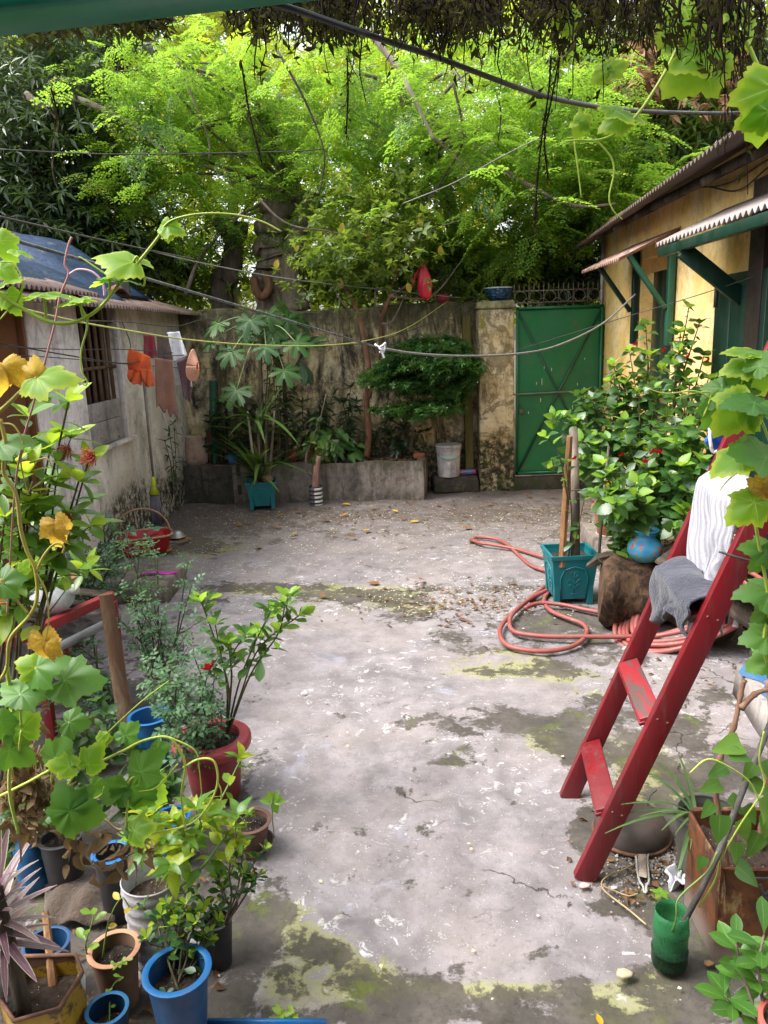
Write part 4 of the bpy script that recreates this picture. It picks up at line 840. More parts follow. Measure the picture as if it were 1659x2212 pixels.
def yard_tree():
    b = T((792, 986, 9.58))[0]
    A = [b] + T((797, 930, 9.55), (792, 870, 9.52), (797, 800, 9.5), (786, 730, 9.48), (775, 680, 9.45), (752, 630, 9.4), (735, 590, 9.4))
    r = tree('planter_tree', 'young tree with twin reddish trunks growing in the planter bed', A, (.042, .022),
             [(800, 560, 120, 60, 9.2, .5), (880, 520, 90, 60, 9.1, .5), (720, 560, 80, 60, 9.2, .5), (860, 440, 110, 60, 9.4, .5), (760, 470, 100, 60, 9.4, .5), (660, 590, 50, 40, 9.3, .3)],
             brd, LF['yard'], 64, 8, .10, .2, M['bark_red'], limbs=0, droop=.3, shell=.3)
    e2 = T((797, 860, 9.5), (820, 760, 9.52), (824, 690, 9.5), (842, 640, 9.45), (852, 600, 9.4), (880, 560, 9.3))
    MB().tube(bez(e2, 8), (.030, .016), 8).build('trunk', M['bark_red'], r)
    for pts in (((824, 690), (810, 650), (815, 590), (800, 520)), ((842, 640), (880, 615), (905, 590), (925, 560)), ((852, 600), (850, 540), (845, 470)), ((752, 630), (700, 590), (670, 560)), ((775, 680), (745, 660), (720, 620)), ((735, 590), (745, 520), (760, 460)), ((824, 700), (850, 690), (890, 600)), ((840, 640), (930, 640), (1000, 560)), ((880, 560), (910, 480), (900, 420))):
        MB().tube(bez([D(x, y, 9.42) for x, y in pts], 6), (.017, .005), 6).build('branch', M['bark'], r)
    yl = leaf_mb('ellip', .55, 6, .15).mesh('yellow_leaf', leafmat('yellowing_leaf', (.5, .36, .03), (.55, .42, .08), (.8, .6, .05), tf=.4))
    for x, y in ((811, 568), (853, 562), (735, 600), (905, 470), (640, 520), (880, 610), (740, 480), (600, 560), (950, 530), (800, 500)): place(yl, r, D(x, y, 9.1), (rnd.uniform(-.4, .4), -.1, -1), (0, -1, .2), .12)
yard_tree()
def clipped():
    b = D(887, 972, 9.58)
    r = thing('clipped_shrub', 'dense dark shrub clipped into layered pads beside the pillar', 'shrub', b)
    bl = [(938, 758, 88, 28, 9.42, .40), (930, 792, 118, 28, 9.35, .48), (828, 818, 52, 20, 9.35, .3), (905, 832, 70, 18, 9.3, .35), (982, 812, 52, 28, 9.35, .35), (975, 850, 46, 18, 9.35, .3), (922, 884, 74, 16, 9.25, .35), (842, 884, 48, 9, 9.3, .25), (870, 775, 50, 24, 9.35, .3)]
    crown(r, bl, cluster_tm(8, .34, .2, .9, 6), LF['bonsai'], 520, 9, .062, .045, droop=.05, shell=.55, name='foliage')
    for e in ((938, 770), (880, 790), (985, 815), (840, 822), (905, 835), (960, 850), (900, 884), (945, 884), (860, 886)):
        p = D(*e, 9.38); MB().tube(bez([b + Vector((0, 0, -.03)), b + Vector((.03, -.02, .22)), D(893, 925, 9.5), D(895 + (e[0] - 895) * .35, 885, 9.45) if e[1] < 860 else D(893, 905, 9.47), p], 6), (.024, .005), 6).build('branch', M['bark'], r)
    fm = paint('white_petal', (.8, .8, .78)); fl = MB().lathe([(.001, 0), (.5, .15), (.001, .2)], (0, 0, 0), 6).mesh('flower', fm)
    for _ in range(12):
        k = rnd.choice(bl); place(fl, r, D(k[0] + rnd.uniform(-1, 1) * k[2], k[1] + rnd.uniform(-1, .6) * k[3], k[4] - k[5]), (0, 0, 1), (0, 1, 0), .013, 'flower')
clipped()

# ---------------------------------------------------------------- things along the back wall
M['teal'] = paint('teal_plastic', (.004, .15, .17), (.004, .12, .14), wear=.1, wearcol=(.04, .2, .2), rough=.48, sc=5, dirt=.55, bump=.08)
M['terra'] = paint('terracotta', (.36, .15, .075), (.28, .115, .06), wear=.25, wearcol=(.42, .25, .17), rough=.85, sc=7)
M['terra_dark'] = paint('damp_terracotta', (.12, .055, .035), (.07, .04, .028), wear=.3, wearcol=(.19, .09, .055), rough=.85, sc=7)
def square_pot(name, label, c, rz, wt, h, soil):
    c = Vector(c); r = thing(name, label, 'planter', c); m3 = Matrix.Rotation(rz, 3, 'Z'); wb = wt * .74; t = .012
    def ring(w, z): return [c + m3 @ Vector((x * w / 2, y * w / 2, z)) for x, y in ((-1, -1), (1, -1), (1, 1), (-1, 1))]
    mb = MB(); a, b_, i1, i0 = ring(wb * 1.02, .12 * h), ring(wt * .94, h * .93), ring(wt * .94 - 2 * t, h * .93), ring(wb - t, .16 * h)
    mb.add(a + b_, [(0, 1, 5, 4), (1, 2, 6, 5), (2, 3, 7, 6), (3, 0, 4, 7), (3, 2, 1, 0)]); mb.add(i0 + i1, [(4, 5, 1, 0), (5, 6, 2, 1), (6, 7, 3, 2), (7, 4, 0, 3), (0, 1, 2, 3)])
    mb.build('body', M['teal'], r, smooth=False)
    o1, o2, i2, i3 = ring(wt, h * .925), ring(wt * 1.01, h), ring(wt * .90, h), ring(wt * .90, h * .925); mb = MB()
    for p, q in ((o1, o2), (o2, i2), (i2, i3), (i3, o1)): mb.add(p + q, [(k, (k + 1) % 4, 4 + (k + 1) % 4, 4 + k) for k in range(4)])
    mb.build('rim', M['teal'], r, smooth=False, bev=.003)
    for x, y in ((-1, -1), (1, -1), (1, 1), (-1, 1)):
        s = wb * .17; lo = c + m3 @ Vector((x * wb * .46, y * wb * .46, 0)); hi = c + m3 @ Vector((x * wb * .475, y * wb * .475, h * .5)); ex, ey = m3 @ Vector((1, 0, 0)), m3 @ Vector((0, 1, 0))
        q = lambda p, s_: [p + ex * s_ * i / 2 + ey * s_ * j / 2 for i, j in ((-1, -1), (1, -1), (1, 1), (-1, 1))]
        MB().hexa(q(lo, s) + q(hi, s * .9)).build('foot', M['teal'], r, smooth=False, bev=.003)
    # raised arch and flower sprig on the two visible faces
    for fa in (0, -PI / 2):
        mf = m3 @ Matrix.Rotation(fa, 3, 'Z')
        def fp(x, z): w = wb * 1.02 + (wt * .94 - wb * 1.02) * (z / h - .12) / .81; return c + mf @ Vector((x * w, -w / 2 - .001, z))
        tb = MB(); tb.tube([fp(-.33, .14 * h), fp(-.33, .55 * h), fp(-.24, .72 * h), fp(0, .78 * h), fp(.24, .72 * h), fp(.33, .55 * h), fp(.33, .14 * h)], .006, 6)
        for pts in (((0, .25), (0, .68)), ((0, .32), (-.10, .42), (-.13, .36)), ((0, .32), (.10, .42), (.13, .36)), ((0, .42), (-.12, .52), (-.16, .47)), ((0, .42), (.12, .52), (.16, .47)), ((0, .55), (-.09, .63), (-.05, .68)), ((0, .55), (.09, .63), (.05, .68)), ((-.08, .22), (.08, .22))):
            tb.tube(bez([fp(x, z * h) for x, z in pts], 5), .0035, 5)
        tb.build('relief', M['teal'], r)
    MB().grid(lambda u, v: c + m3 @ Vector(((u - .5) * wt * .9, (v - .5) * wt * .9, h * .84 + .01 * math.sin(u * 13) * math.cos(v * 11))), 12, 12).build('soil', soil, r)
    return r
def pt(x, y, Y): return D(x, y, Y)
YB = 8.98
c0 = G(564, 1101); square_pot('square_planter', 'square teal plastic planter in front of the planter bed', (c0.x, c0.y + .16, 0), .12, .37, .33, M['soil_dark'])
# striped tin with a cut stump
c1 = G(682, 1093); c1.y += .09
cm = NB('striped_tin'); z = cm.sep(cm.coord(), 2); s_ = cm.ss(cm.ma('ABSOLUTE', cm.ma('SUBTRACT', cm.ma('FRACT', cm.ma('MULTIPLY', z, 20)), .5)), .22, .26)
xx = cm.sep(cm.coord(), 0); wh = cm.ma('MULTIPLY', s_, cm.ss(cm.ma('ADD', xx, cm.ma('MULTIPLY', cm.noise(30, 3, .6, cm.coord()), .04)), .005, .02)); tinm = cm.fin(cm.mix(wh, cm.mix(s_, (.03, .03, .035), (.13, .12, .12)), (.7, .7, .68)), .5)
pot('striped_tin', 'small ribbed tin with black and white stripes holding a stump', 'tin can', (c1.x, c1.y, 0), .082, .08, .225, tinm, M['soil_dark'], ridges=7, n=24)
r = thing('stump_plant', 'thick pink-brown stump with curved side branch in the striped tin', 'plant', (c1.x, c1.y, .19))
MB().tube(bez([(c1.x, c1.y, .18)] + T((684, 1010, c1.y), (690, 985, c1.y)), 6), (.045, .032), 10).build('trunk', bark('pink_bark', (.22, .12, .095), (.32, .2, .16)), r)
MB().tube(bez(T((678, 1028, c1.y), (664, 1015, c1.y), (662, 985, c1.y), (672, 955, c1.y), (690, 910, c1.y), (705, 850, c1.y)), 6), (.022, .006), 7).build('branch', M['bark'], r)
MB().tube(bez(T((694, 990, c1.y), (702, 975, c1.y), (710, 955, c1.y)), 6), (.014, .006), 7).build('branch', M['bark'], r)
LF['dull'] = leafmat('dull_leaf', (.035, .075, .015), (.12, .16, .03), (.3, .42, .03), vein=(.12, .18, .05), tf=.35, altpow=2)
mesh_dull = [leaf_mb('ovate', .5, 6, .25, .2).mesh('dull_leaf', LF['dull'])]
pl = []
for x, y in ((672, 955), (690, 905), (688, 960), (708, 955), (684, 930), (697, 985), (680, 985)):
    for k in range(5): pl.append((D(x, y, c1.y) + rv(.03), nrm(rv(1) + Vector((0, -.2, -.4))), nrm(Vector((0, -.3, 1)) + rv(.4)), rnd.uniform(.09, .16), False))
leafy(r, pl, mesh_dull)
# pots and oddments standing on the bed
ZB = .45
def onbed(px, py): p = G(px, py, ZB); return (p.x, min(p.y, 9.74), ZB - .02)
p = onbed(716, 992); pot('flower_pot', 'grimy white pot holding arrow leaf vine on the planter bed', 'pot', p, .15, .115, .29, stucco('white_pot', (.3, .27, .25), (.5, .46, .43), patch=.6), M['soil_dark'], rimw=.012, rimh=.03)
p2 = onbed(663, 992); pot('flower_pot', 'shallow brown clay pot beside the red can on the bed', 'pot', p2, .13, .10, .17, M['terra'], M['soil_dark'], rimw=.02, rimh=.035)
ra = [leaf_mb('heart', .62, 7, .25, .18).mesh('arrow_leaf', leafmat('arrow_leaf', (.05, .14, .03), (.12, .24, .05), (.3, .5, .05), vein=(.30, .42, .2), tf=.35))]
r = thing('arrow_leaf_vine', 'bushy plant with pale veined arrow leaves in the white pot', 'plant', p); pl = []
for k in range(74):
    a = rnd.uniform(0, 2 * PI); rr = rnd.uniform(.02, .3); q = Vector((p[0] + rr * math.cos(a) * 1.25 + .03, p[1] - .12 + rr * math.sin(a) * .7, .56 + rnd.uniform(0, .32) - rr * .35))
    pl.append((q, nrm(Vector((math.cos(a), math.sin(a) - .5, -.55)) + rv(.3)), nrm(Vector((0, -.7, 1)) + rv(.3)), rnd.uniform(.11, .19), False))
for k in range(8): MB().tube(bez([Vector(p) + Vector((0, 0, .25)), Vector(p) + Vector((rnd.uniform(-.1, .1), -.05, .42)), pl[k * 8][0]], 5), .005, 5).build('stem', M['twig_green'], r)
leafy(r, pl, ra)
q = onbed(634, 993); r = thing('red_can', 'red plastic watering can tipped on the planter bed', 'watering can', q)
rp = paint('faded_red', (.30, .03, .035), (.22, .03, .03), wear=.2, wearcol=(.4, .18, .16), rough=.5)
MB().lathe([(.001, 0), (.075, 0), (.08, .1), (.06, .16), (.03, .19), (.001, .19)], q, 18, Matrix.Rotation(.35, 3, 'Y')).build('body', rp, r)
MB().tube(bez([Vector(q) + Vector((.05, 0, .1)), Vector(q) + Vector((.14, -.02, .15)), Vector(q) + Vector((.2, -.02, .17))], 5), (.025, .015), 8).build('spout', rp, r)
MB().lathe([(.035, 0), (.04, .02), (.03, .05), (.001, .06)], Vector(q) + Vector((.05, 0, .18)), 12).build('cap', paint('cream_cap', (.6, .5, .3)), r)
q = onbed(513, 990); r = pot('blue_basket', 'small ribbed blue plastic basket on the bed behind the dracaena', 'basket', q, .085, .07, .13, paint('blue_basket', (.02, .12, .34), rough=.45), M['soil_dark'], ridges=5, lvl=.5)
q = onbed(425, 1003); r = thing('sack', 'slumped dirty woven sack with a folded top in the corner', 'sack', q)
sk = cloth('woven_sack', (.36, .27, .20), (.24, .13, .10), 120)
MB().lathe([(.001, 0), (.13, .005), (.15, .06), (.152, .2), (.14, .3), (.125, .36), (.13, .39), (.08, .40), (.001, .38)], q, 24, jit=.05).build('body', sk, r, sub=1)
MB().grid(lambda u, v: Vector(q) + Vector((.07 + .2 * (u - .5) * (1 - .3 * v), -.02 + .05 * math.sin(u * 5), .37 + .14 * v + .03 * math.sin(u * 7 + v * 4))), 10, 6).build('flap', cloth('sack_flap', (.42, .37, .18)), r, solid=.008)
o = MB().hexa([onbed(452, 1003), Vector(onbed(463, 1003)), Vector(onbed(463, 1003)) + Vector((0, .04, 0)), Vector(onbed(452, 1003)) + Vector((0, .04, 0))] + [D(447, 930, 9.7), D(458, 930, 9.7), D(458, 930, 9.75), D(447, 930, 9.75)]).build('red_board', bark('red_board', (.12, .045, .03), (.18, .08, .05))); tag(o, 'reddish brown board leaning against the wall beside the sack', 'board')
o = MB().hexa([D(455, 1003, 9.66), D(472, 1003, 9.66), D(472, 1003, 9.7), D(455, 1003, 9.7), D(452, 822, 9.8), D(468, 822, 9.8), D(468, 822, 9.83), D(452, 822, 9.83)]).build('green_board', paint('green_board', (.006, .07, .035), rough=.5)); tag(o, 'narrow dark green board leaning upright in the wall corner', 'board')
for x0, x1, lab in ((478, 470, 'left of two bare poles leaning in the wall corner'), (492, 484, 'right of two bare poles leaning in the wall corner')):
    tag(MB().tube([D(x0, 1000, 9.68), D(x1, 740, 9.83)], (.02, .016), 7).build('pole', M['bark_dark']), lab, 'pole', 'poles in the wall corner')
# brick, bucket, roll
q = G(905, 988, .47); o = MB().box((q.x, q.y + .05, .485), (.13, .09, .065), .2).build('brick', paint('brick', (.3, .10, .05), (.22, .08, .045), rough=.9, sc=12), bev=.006); tag(o, 'single red brick at the corner of the planter bed', 'brick')
def bucket():
    c = (.845, 9.66, .2); r = thing('bucket', 'tall white paint bucket with lid and stained sides', 'bucket', c)
    bm = stucco('dirty_white_plastic', (.42, .38, .37), (.60, .57, .56), streak=.3, patch=.25)
    MB().lathe([(.001, 0), (.132, 0), (.138, .01), (.152, .33), (.158, .335), (.158, .355), (.152, .36), (.152, .38), (.001, .38)], c, 36).build('body', bm, r, auto=40)
    MB().lathe([(.155, .372), (.166, .375), (.167, .395), (.160, .405), (.15, .405), (.146, .398), (.001, .398)], c, 36, cap=False).build('lid', bm, r, auto=40)
    MB().lathe([(.1535, .345), (.162, .345), (.162, .352), (.1535, .352)], c, 36, cap=False).build('rib', bm, r)
    lm = MB(); 
    lm.grid(lambda u, v: (c[0] + .1495 * math.cos(-2.6 + 2.1 * u), c[1] + .1495 * math.sin(-2.6 + 2.1 * u), c[2] + .24 + .035 * v), 16, 1); lm.build('label_band', paint('faded_teal_print', (.3, .46, .44), (.5, .5, .48), wear=.4, wearcol=(.5, .48, .46)), r)
    MB().grid(lambda u, v: (c[0] + .147 * math.cos(-1.75 + .22 * u), c[1] + .147 * math.sin(-1.75 + .22 * u), c[2] + .165 + .035 * v), 3, 1).build('label_patch', paint('faded_print', (.62, .6, .6)), r)
    MB().tube([(c[0] + .162 * math.cos(a), c[1] + .166 * math.sin(a) - .01, c[2] + .33 - .10 * max(0, math.sin(-a)) ** 1.0) for a in np.linspace(-PI, 0, 20)], .003, 5).build('handle', M['wire'], r)
bucket()
o = MB().lathe([(.001, -.11), (.03, -.11), (.035, -.1), (.035, .1), (.03, .11), (.001, .11)], (1.08, 9.68, .235), 14, Matrix.Rotation(PI / 2, 3, 'Y')).build('bottle', paint('blue_bottle', (.02, .16, .4), (.3, .05, .1), sc=9, rough=.35)); tag(o, 'small blue plastic bottle lying behind the white bucket', 'bottle')
# dracaena, pandan and stems in the teal planter
cx, cy = c0.x, c0.y + .16
ds = [leaf_mb('strap', .085, 10, dr, .3).mesh('strap_leaf', leafmat('strap_leaf', (.035, .085, .018), (.10, .17, .03), (.25, .4, .04), vein=(.2, .26, .08), tf=.3)) for dr in (.12, .35, .6)]
r = thing('dracaena', 'spiky strap leaved plant sprawling from the square teal planter', 'plant', (cx, cy, .28)); pl = []
for k in range(60):
    a = rnd.uniform(0, 2 * PI); h = rnd.choice((.34, .34, .5, .9, 1.05)); el = rnd.uniform(.1, 1.2)
    p = Vector((cx + rnd.uniform(-.06, .06), cy + rnd.uniform(-.06, .06), h)); pl.append((p, nrm((math.cos(a) * math.cos(el), math.sin(a) * math.cos(el), math.sin(el))), (0, 0, 1), rnd.uniform(.4, .72), False))
leafy(r, pl, ds)
for k in range(4):
    x = cx + (-.05, .0, .05, .09)[k]; MB().tube(bez([(x, cy, .28), (x + .03 * (k - 1), cy, .7), (x + .06 * (k - 1), cy + .05, 1.15)], 5), (.02, .014), 7).build('cane', M['bark_pale'] if k == 0 else M['bark'], r)
MB().lathe([(.001, -.06), (.06, -.05), (.085, 0), (.07, .05), (.001, .07)], D(577, 1036, cy - .03), 14, jit=.08).build('husk', bark('husk', (.16, .09, .06), (.26, .16, .11)), None, sub=1); tag(bpy.data.objects['husk'], 'brown coconut husk sitting in the square teal planter', 'coconut husk')
LF['papaya'] = leafmat('papaya_leaf', (.03, .10, .025), (.06, .15, .03), (.22, .42, .05), vein=(.22, .32, .12), tf=.32, cup=True, rough=.5, vw=(.004, .014))
pm_ = [palm_leaf_mb('papaya', 4, .12, s).mesh('papaya_leaf', LF['papaya']) for s in (1, 2, 3)]
pb = (D(560, 1000, 9.5).x, 9.62, .42); r = thing('papaya_plant', 'papaya plant with broad deeply lobed leaves by the wall', 'plant', pb)
MB().tube(bez([pb] + T((565, 900, 9.55), (562, 780, 9.5), (568, 705, 9.45)), 6), (.035, .02), 9).build('trunk', M['bark'], r)
top = D(568, 700, 9.45)
for x, y, R_, Y in ((511, 843, 50, 9.0), (614, 800, 46, 9.05), (640, 740, 46, 9.1), (540, 692, 44, 9.2), (580, 680, 40, 9.3), (500, 760, 44, 9.15), (575, 750, 40, 9.1), (620, 690, 44, 9.4), (650, 690, 40, 9.6), (470, 700, 44, 9.3), (530, 725, 36, 9.35), (590, 715, 38, 9.3), (610, 660, 40, 9.6), (455, 740, 34, 9.3)):
    p = D(x, y, Y); s = px_size(R_, p); dd = nrm((p - top) * Vector((1, 1, .2)) + Vector((0, 0, -.35)))
    place(rnd.choice(pm_), r, p, dd, nrm(Vector((0, -.55, 1)) + rv(.15)), s); MB().tube(bez([top + rv(.03), (top + p) / 2 + Vector((0, 0, .08)), p], 5), .007, 5).build('petiole', paint('petiole', (.22, .3, .12)), r)
LF['plum'] = leafmat('plumeria_leaf', (.03, .085, .035), (.06, .13, .04), (.15, .3, .06), vein=(.16, .24, .12), tf=.25, rough=.35)
pmm = [leaf_mb('obov', .34, 7, .15, .2).mesh('plumeria_leaf', LF['plum'])]
b_ = D(618, 985, 9.72); r = thing('plumeria', 'plumeria with long paddle leaves against the stained wall', 'plant', (b_.x, 9.72, .43))
MB().tube(bez([(b_.x, 9.72, .42)] + T((617, 900, 9.66), (615, 850, 9.64), (612, 795, 9.6), (590, 768, 9.55), (580, 752, 9.5)), 6), (.03, .016), 8).build('trunk', M['bark_dark'], r)
MB().tube(bez(T((614, 830, 9.64), (640, 790, 9.6), (655, 762, 9.55)), 5), (.02, .014), 8).build('branch', M['bark_dark'], r)
for cxp, cyp, n, tl in ((655, 752, 13, 0), (582, 745, 10, 0), (648, 775, 4, 1)):
    for k in range(n):
        a = k * 2.4 + .3; el = rnd.uniform(.0, .9) if not tl else -1.1; p = D(cxp, cyp, 9.5)
        place(pmm[0], r, p, nrm((math.cos(a) * math.cos(el), .6 * math.sin(a) * math.cos(el) - .15, math.sin(el))), nrm(Vector((0, -.4, 1)) + rv(.2)), rnd.uniform(.26, .36))
dkm = leafmat('dark_whorl_leaf', (.016, .04, .018), (.03, .065, .02), (.1, .18, .03), vein=(.06, .09, .04), tf=.25, rough=.36)
dk_ = [leaf_mb('lance', .26, 6, .3, .2).mesh('dark_leaf', dkm)]
for i, (x0, y0, tips, lab) in enumerate(((752, 985, ((757, 838), (742, 872), (770, 868)), 'dark whorled mango sapling against the wall left of the red trunk'), (655, 985, ((652, 870), (630, 905), (668, 905)), 'dark leaved sapling behind the clay pot'), (800, 985, ((845, 905), (825, 935)), 'dark sapling in shade under the clipped shrub'), (690, 985, ((700, 880), (725, 845), (680, 905), (715, 900)), 'broad dark leaved bush behind the white pot'), (600, 990, ((605, 850), (580, 880), (630, 840)), 'dark bush behind the papaya stem'), (470, 1000, ((478, 870), (500, 860), (455, 900)), 'dark bush in the wall corner beside the green board'), (860, 985, ((870, 925), (845, 940), (900, 935)), 'low dark bush under the clipped shrub'), (520, 1000, ((530, 900), (500, 930), (545, 880)), 'dark green sapling behind the square planter'))):
    b0 = D(x0, y0, 9.72); r = thing('sapling', lab, 'plant', (b0.x, 9.72, .43), 'saplings in the planter bed')
    bush(r, [[(b0.x, 9.72, .42), D(x0, (y0 + t[1]) / 2, 9.68), D(*t, 9.6)] for t in tips], dk_, None, .19, .035, M['bark_dark'], (.009, .005), .25, .4, 1, .2, tipn=6, upv=(0, -.6, .9))
ivm = [leaf_mb('ovate', .55, 6, .25, .2).mesh('ivy_leaf', leafmat('ivy_leaf', (.035, .07, .015), (.14, .16, .03), (.3, .4, .03), tf=.35, altpow=2.5))]
for i, (pts, lab) in enumerate((([(575, 1000), (572, 900), (578, 800), (570, 760)], 'creeper climbing the left stem in the planter bed'), ([(600, 1000), (598, 900), (590, 800), (600, 770)], 'creeper climbing the middle stem in the planter bed'), ([(640, 990), (648, 940), (665, 930), (640, 950)], 'creeper with yellow leaves beside the clay pot'))):
    r = thing('creeper', lab, 'plant', D(*pts[0], 9.5), 'creepers in the planter bed')
    bush(r, [[D(x + k * 5, y, 9.48) for x, y in pts] for k in range(2)], ivm, None, .12, .05, M['twig'], (.012, .006), .1, .5, tipn=3)
r = thing('wall_creeper', 'small dark creeper growing from the foot of the white wall', 'plant', LW(9.0, .3, .02))
bush(r, [[LW(8.9, .25, .03), LW(8.8 + .1 * k, .6, .06), LW(8.6 + .2 * k, .9 + .08 * k, .08)] for k in range(3)], dk_, None, .14, .05, M['twig'], (.007, .003), .2, .4)
gp = [leaf_mb('strap', .06, 8, .6, .25).mesh('blade', leafmat('blade', (.05, .13, .03), (.16, .24, .08), (.3, .45, .1), vein=(.4, .45, .3), tf=.3))]
# pot and plants on top of the wall
q = D(1076, 650, 9.78); r = thing('wall_top_pot', 'blue scaly bowl planter on top of the gate pillar', 'planter', (q.x, 9.78, 2.34))
bp = NB('scaly_blue'); vo = bp.voro(26, bp.coord('Object', (1, 1, 1.6))); bp.bump(vo, .9, .02); bpm = bp.fin(bp.mix(bp.ss(vo, .2, .6), (.012, .10, .22), (.005, .03, .07)), .35)
MB().lathe([(.001, 0), (.10, 0), (.155, .05), (.165, .13), (.172, .145), (.165, .15), (.15, .145), (.14, .1)], (q.x, 9.78, 2.34), 32, cap=False).build('body', bpm, r); MB().lathe([(.001, .12), (.148, .12)], (q.x, 9.78, 2.34), 20).build('soil', M['soil'], r)
MB().lathe([(.163, .142), (.178, .142), (.178, .156), (.163, .156)], (q.x, 9.78, 2.34), 32, cap=False).build('rim', paint('white_rim', (.5, .52, .55)), r)
r = thing('bowl_plant', 'low leafy plant spilling from the blue bowl planter', 'plant', (q.x, 9.78, 2.46)); bush(r, [[(q.x + .1 * math.cos(k), 9.78 + .1 * math.sin(k), 2.45), (q.x + .15 * math.cos(k), 9.78 + .14 * math.sin(k), 2.6), (q.x + .3 * math.cos(k), 9.7 + .2 * math.sin(k), 2.68)] for k in range(9)], [leaf_mb('ovate', .55, 5, .2).mesh('bowl_leaf', leafmat('bowl_leaf', (.06, .14, .02), (.16, .24, .03), (.4, .55, .04)))], None, .07, .03, M['twig_green'], (.004, .002), .2)
q = D(1036, 655, 9.75); r = thing('aloe_plant', 'pale trailing aloe at the left edge of the gate pillar top', 'plant', (q.x, 9.75, 2.33)); 
for k in range(26):
    a = k * 2.4; el = rnd.uniform(-.2, 1.3); place(gp[0], r, (q.x, 9.74, 2.35), (math.cos(a) * math.cos(el), -.3 + .4 * math.sin(a) * math.cos(el), math.sin(el)), (0, 0, 1), rnd.uniform(.22, .42))
q = D(957, 655, 9.85); r = thing('red_basket_pot', 'small red woven pot with drooping leaves on the wall top', 'planter', (q.x, 9.9, 2.33))
MB().lathe([(.001, 0), (.06, 0), (.085, .05), (.08, .1), (.06, .11)], (q.x, 9.9, 2.34), 16, cap=False).build('body', paint('woven_red', (.32, .02, .04), (.2, .01, .03), sc=40, bump=1), r)
bush(r, [[(q.x, 9.9, 2.42), (q.x + .12 * math.cos(k * 1.3), 9.85, 2.55 + .04 * k), (q.x + .3 * math.cos(k * 1.3) - .12, 9.75, 2.5)] for k in range(7)], dk_, None, .13, .04, M['twig'], (.005, .003), .2, .4)
def red_bag():
    m = paint('red_bag', (.48, .008, .03), (.36, .006, .025), rough=.4, bump=.5, sc=5); top = D(913, 562, 9.2); bot = D(914, 648, 9.2); H = top.z - bot.z; r0 = px_size(16, top)
    def f(u, v):
        a = u * 2 * PI; rr = r0 * (.16 + .62 * min(1, v * 1.6) ** .8 + .35 * math.sin(PI * min(1, v * 1.02)) ** 2 * v) * max(.03, (1 - max(0, v - .9) * 8)); rr *= 1 + .12 * math.sin(5 * a + v * 6)
        return Vector((top.x + rr * math.cos(a) + .03 * v, top.y + rr * .7 * math.sin(a), top.z - H * v))
    r = thing('red_bag', 'red plastic bag hanging full from the planter tree branch', 'bag', top); MB().grid(f, 24, 18).build('bag_body', m, r, solid=.003)
    MB().grid(lambda u, v: Vector((top.x - .0 - .13 * v, top.y - .03 + .06 * u, top.z - .03 - .22 * v + .05 * math.sin(u * 5 + v * 3) * v)), 8, 6).build('bag_flap', m, r, solid=.004)
red_bag()

# ---------------------------------------------------------------- right side of the yard
LF['hib'] = leafmat('hibiscus_leaf', (.034, .095, .024), (.075, .17, .032), (.24, .44, .05), vein=(.10, .20, .06), tf=.34, rough=.3, spec=.55)
LF['hiby'] = leafmat('young_hibiscus_leaf', (.13, .30, .03), (.26, .42, .05), (.55, .8, .06), vein=(.3, .48, .12), tf=.45, rough=.35)
hib = [leaf_mb('ovate', .68, 10, d, .1, serr=.07, pet=.14, wave=.012).mesh('hibiscus_leaf', LF['hib']) for d in (.15, .3, .45)]
hiby = [leaf_mb('ovate', .6, 10, .12, .3, serr=.06, pet=.1).mesh('young_leaf', LF['hiby'])]
hibt = leaf_tm(.6, droop=.2); LF['hibj'] = leafmat('hibiscus_foliage', (.03, .085, .02), (.07, .16, .03), (.22, .4, .04), vein=(.12, .22, .07), tf=.34, rough=.32, island=True)
redf = leafmat('red_petal', (.45, .004, .012), (.35, .003, .01), (.7, .02, .03), tf=.3, rough=.5)
def petal_flower(n=5, w=.7, mat=redf, cup=.3, name='flower'):
    mb = MB()
    for k in range(n):
        a = 2 * PI * k / n; mb.add(*halfleaf(w, 1, .25, -cup, (0, 0, 0), (math.cos(a), math.sin(a), .35), (0, 0, 1)))
        mb.add(*halfleaf(w * .8, .65, .25, -cup, (0, 0, .05), (math.cos(a + .6), math.sin(a + .6), .8), (0, 0, 1)))
    return mb.mesh(name, mat)
fl_red = petal_flower()
def flowers(root, pts, me, s, name='flower'):
    for x, y, Y in pts: place(me, root, D(x, y, Y), (.2, -.6, .5), (0, -.5, 1), s, name)
def hibiscus(label, base, tips, size=.13, step=.05, side=2, maxn=260, young=.10, start=.35, fl=(), sl=.28, sr=(.011, .004)):
    size *= 1.16; step *= .72; side += 2 if start < .45 else -1; start *= .8; sl *= 1 if side > 2 else .6
    r = thing('hibiscus', label, 'shrub', base, 'hibiscus bushes by the yellow house')
    st = []
    for x, y, Y in tips:
        t = D(x, y, Y); b = Vector(base) + Vector((rnd.uniform(-.05, .05), rnd.uniform(-.05, .05), 0)); m = b.lerp(t, .5) + Vector(((t.x - b.x) * -.12, 0, (t.z - b.z) * .12)) + rv(.04); st.append([b, m, t])
    bush(r, st, hib, hiby, size, step, M['twig'], sr, start, .3, side, sl, maxn, hibt, LF['hibj'], youngfrac=young * .5, tipn=5, upv=(-.1, -.75, .9))
    flowers(r, fl, fl_red, .038); return r
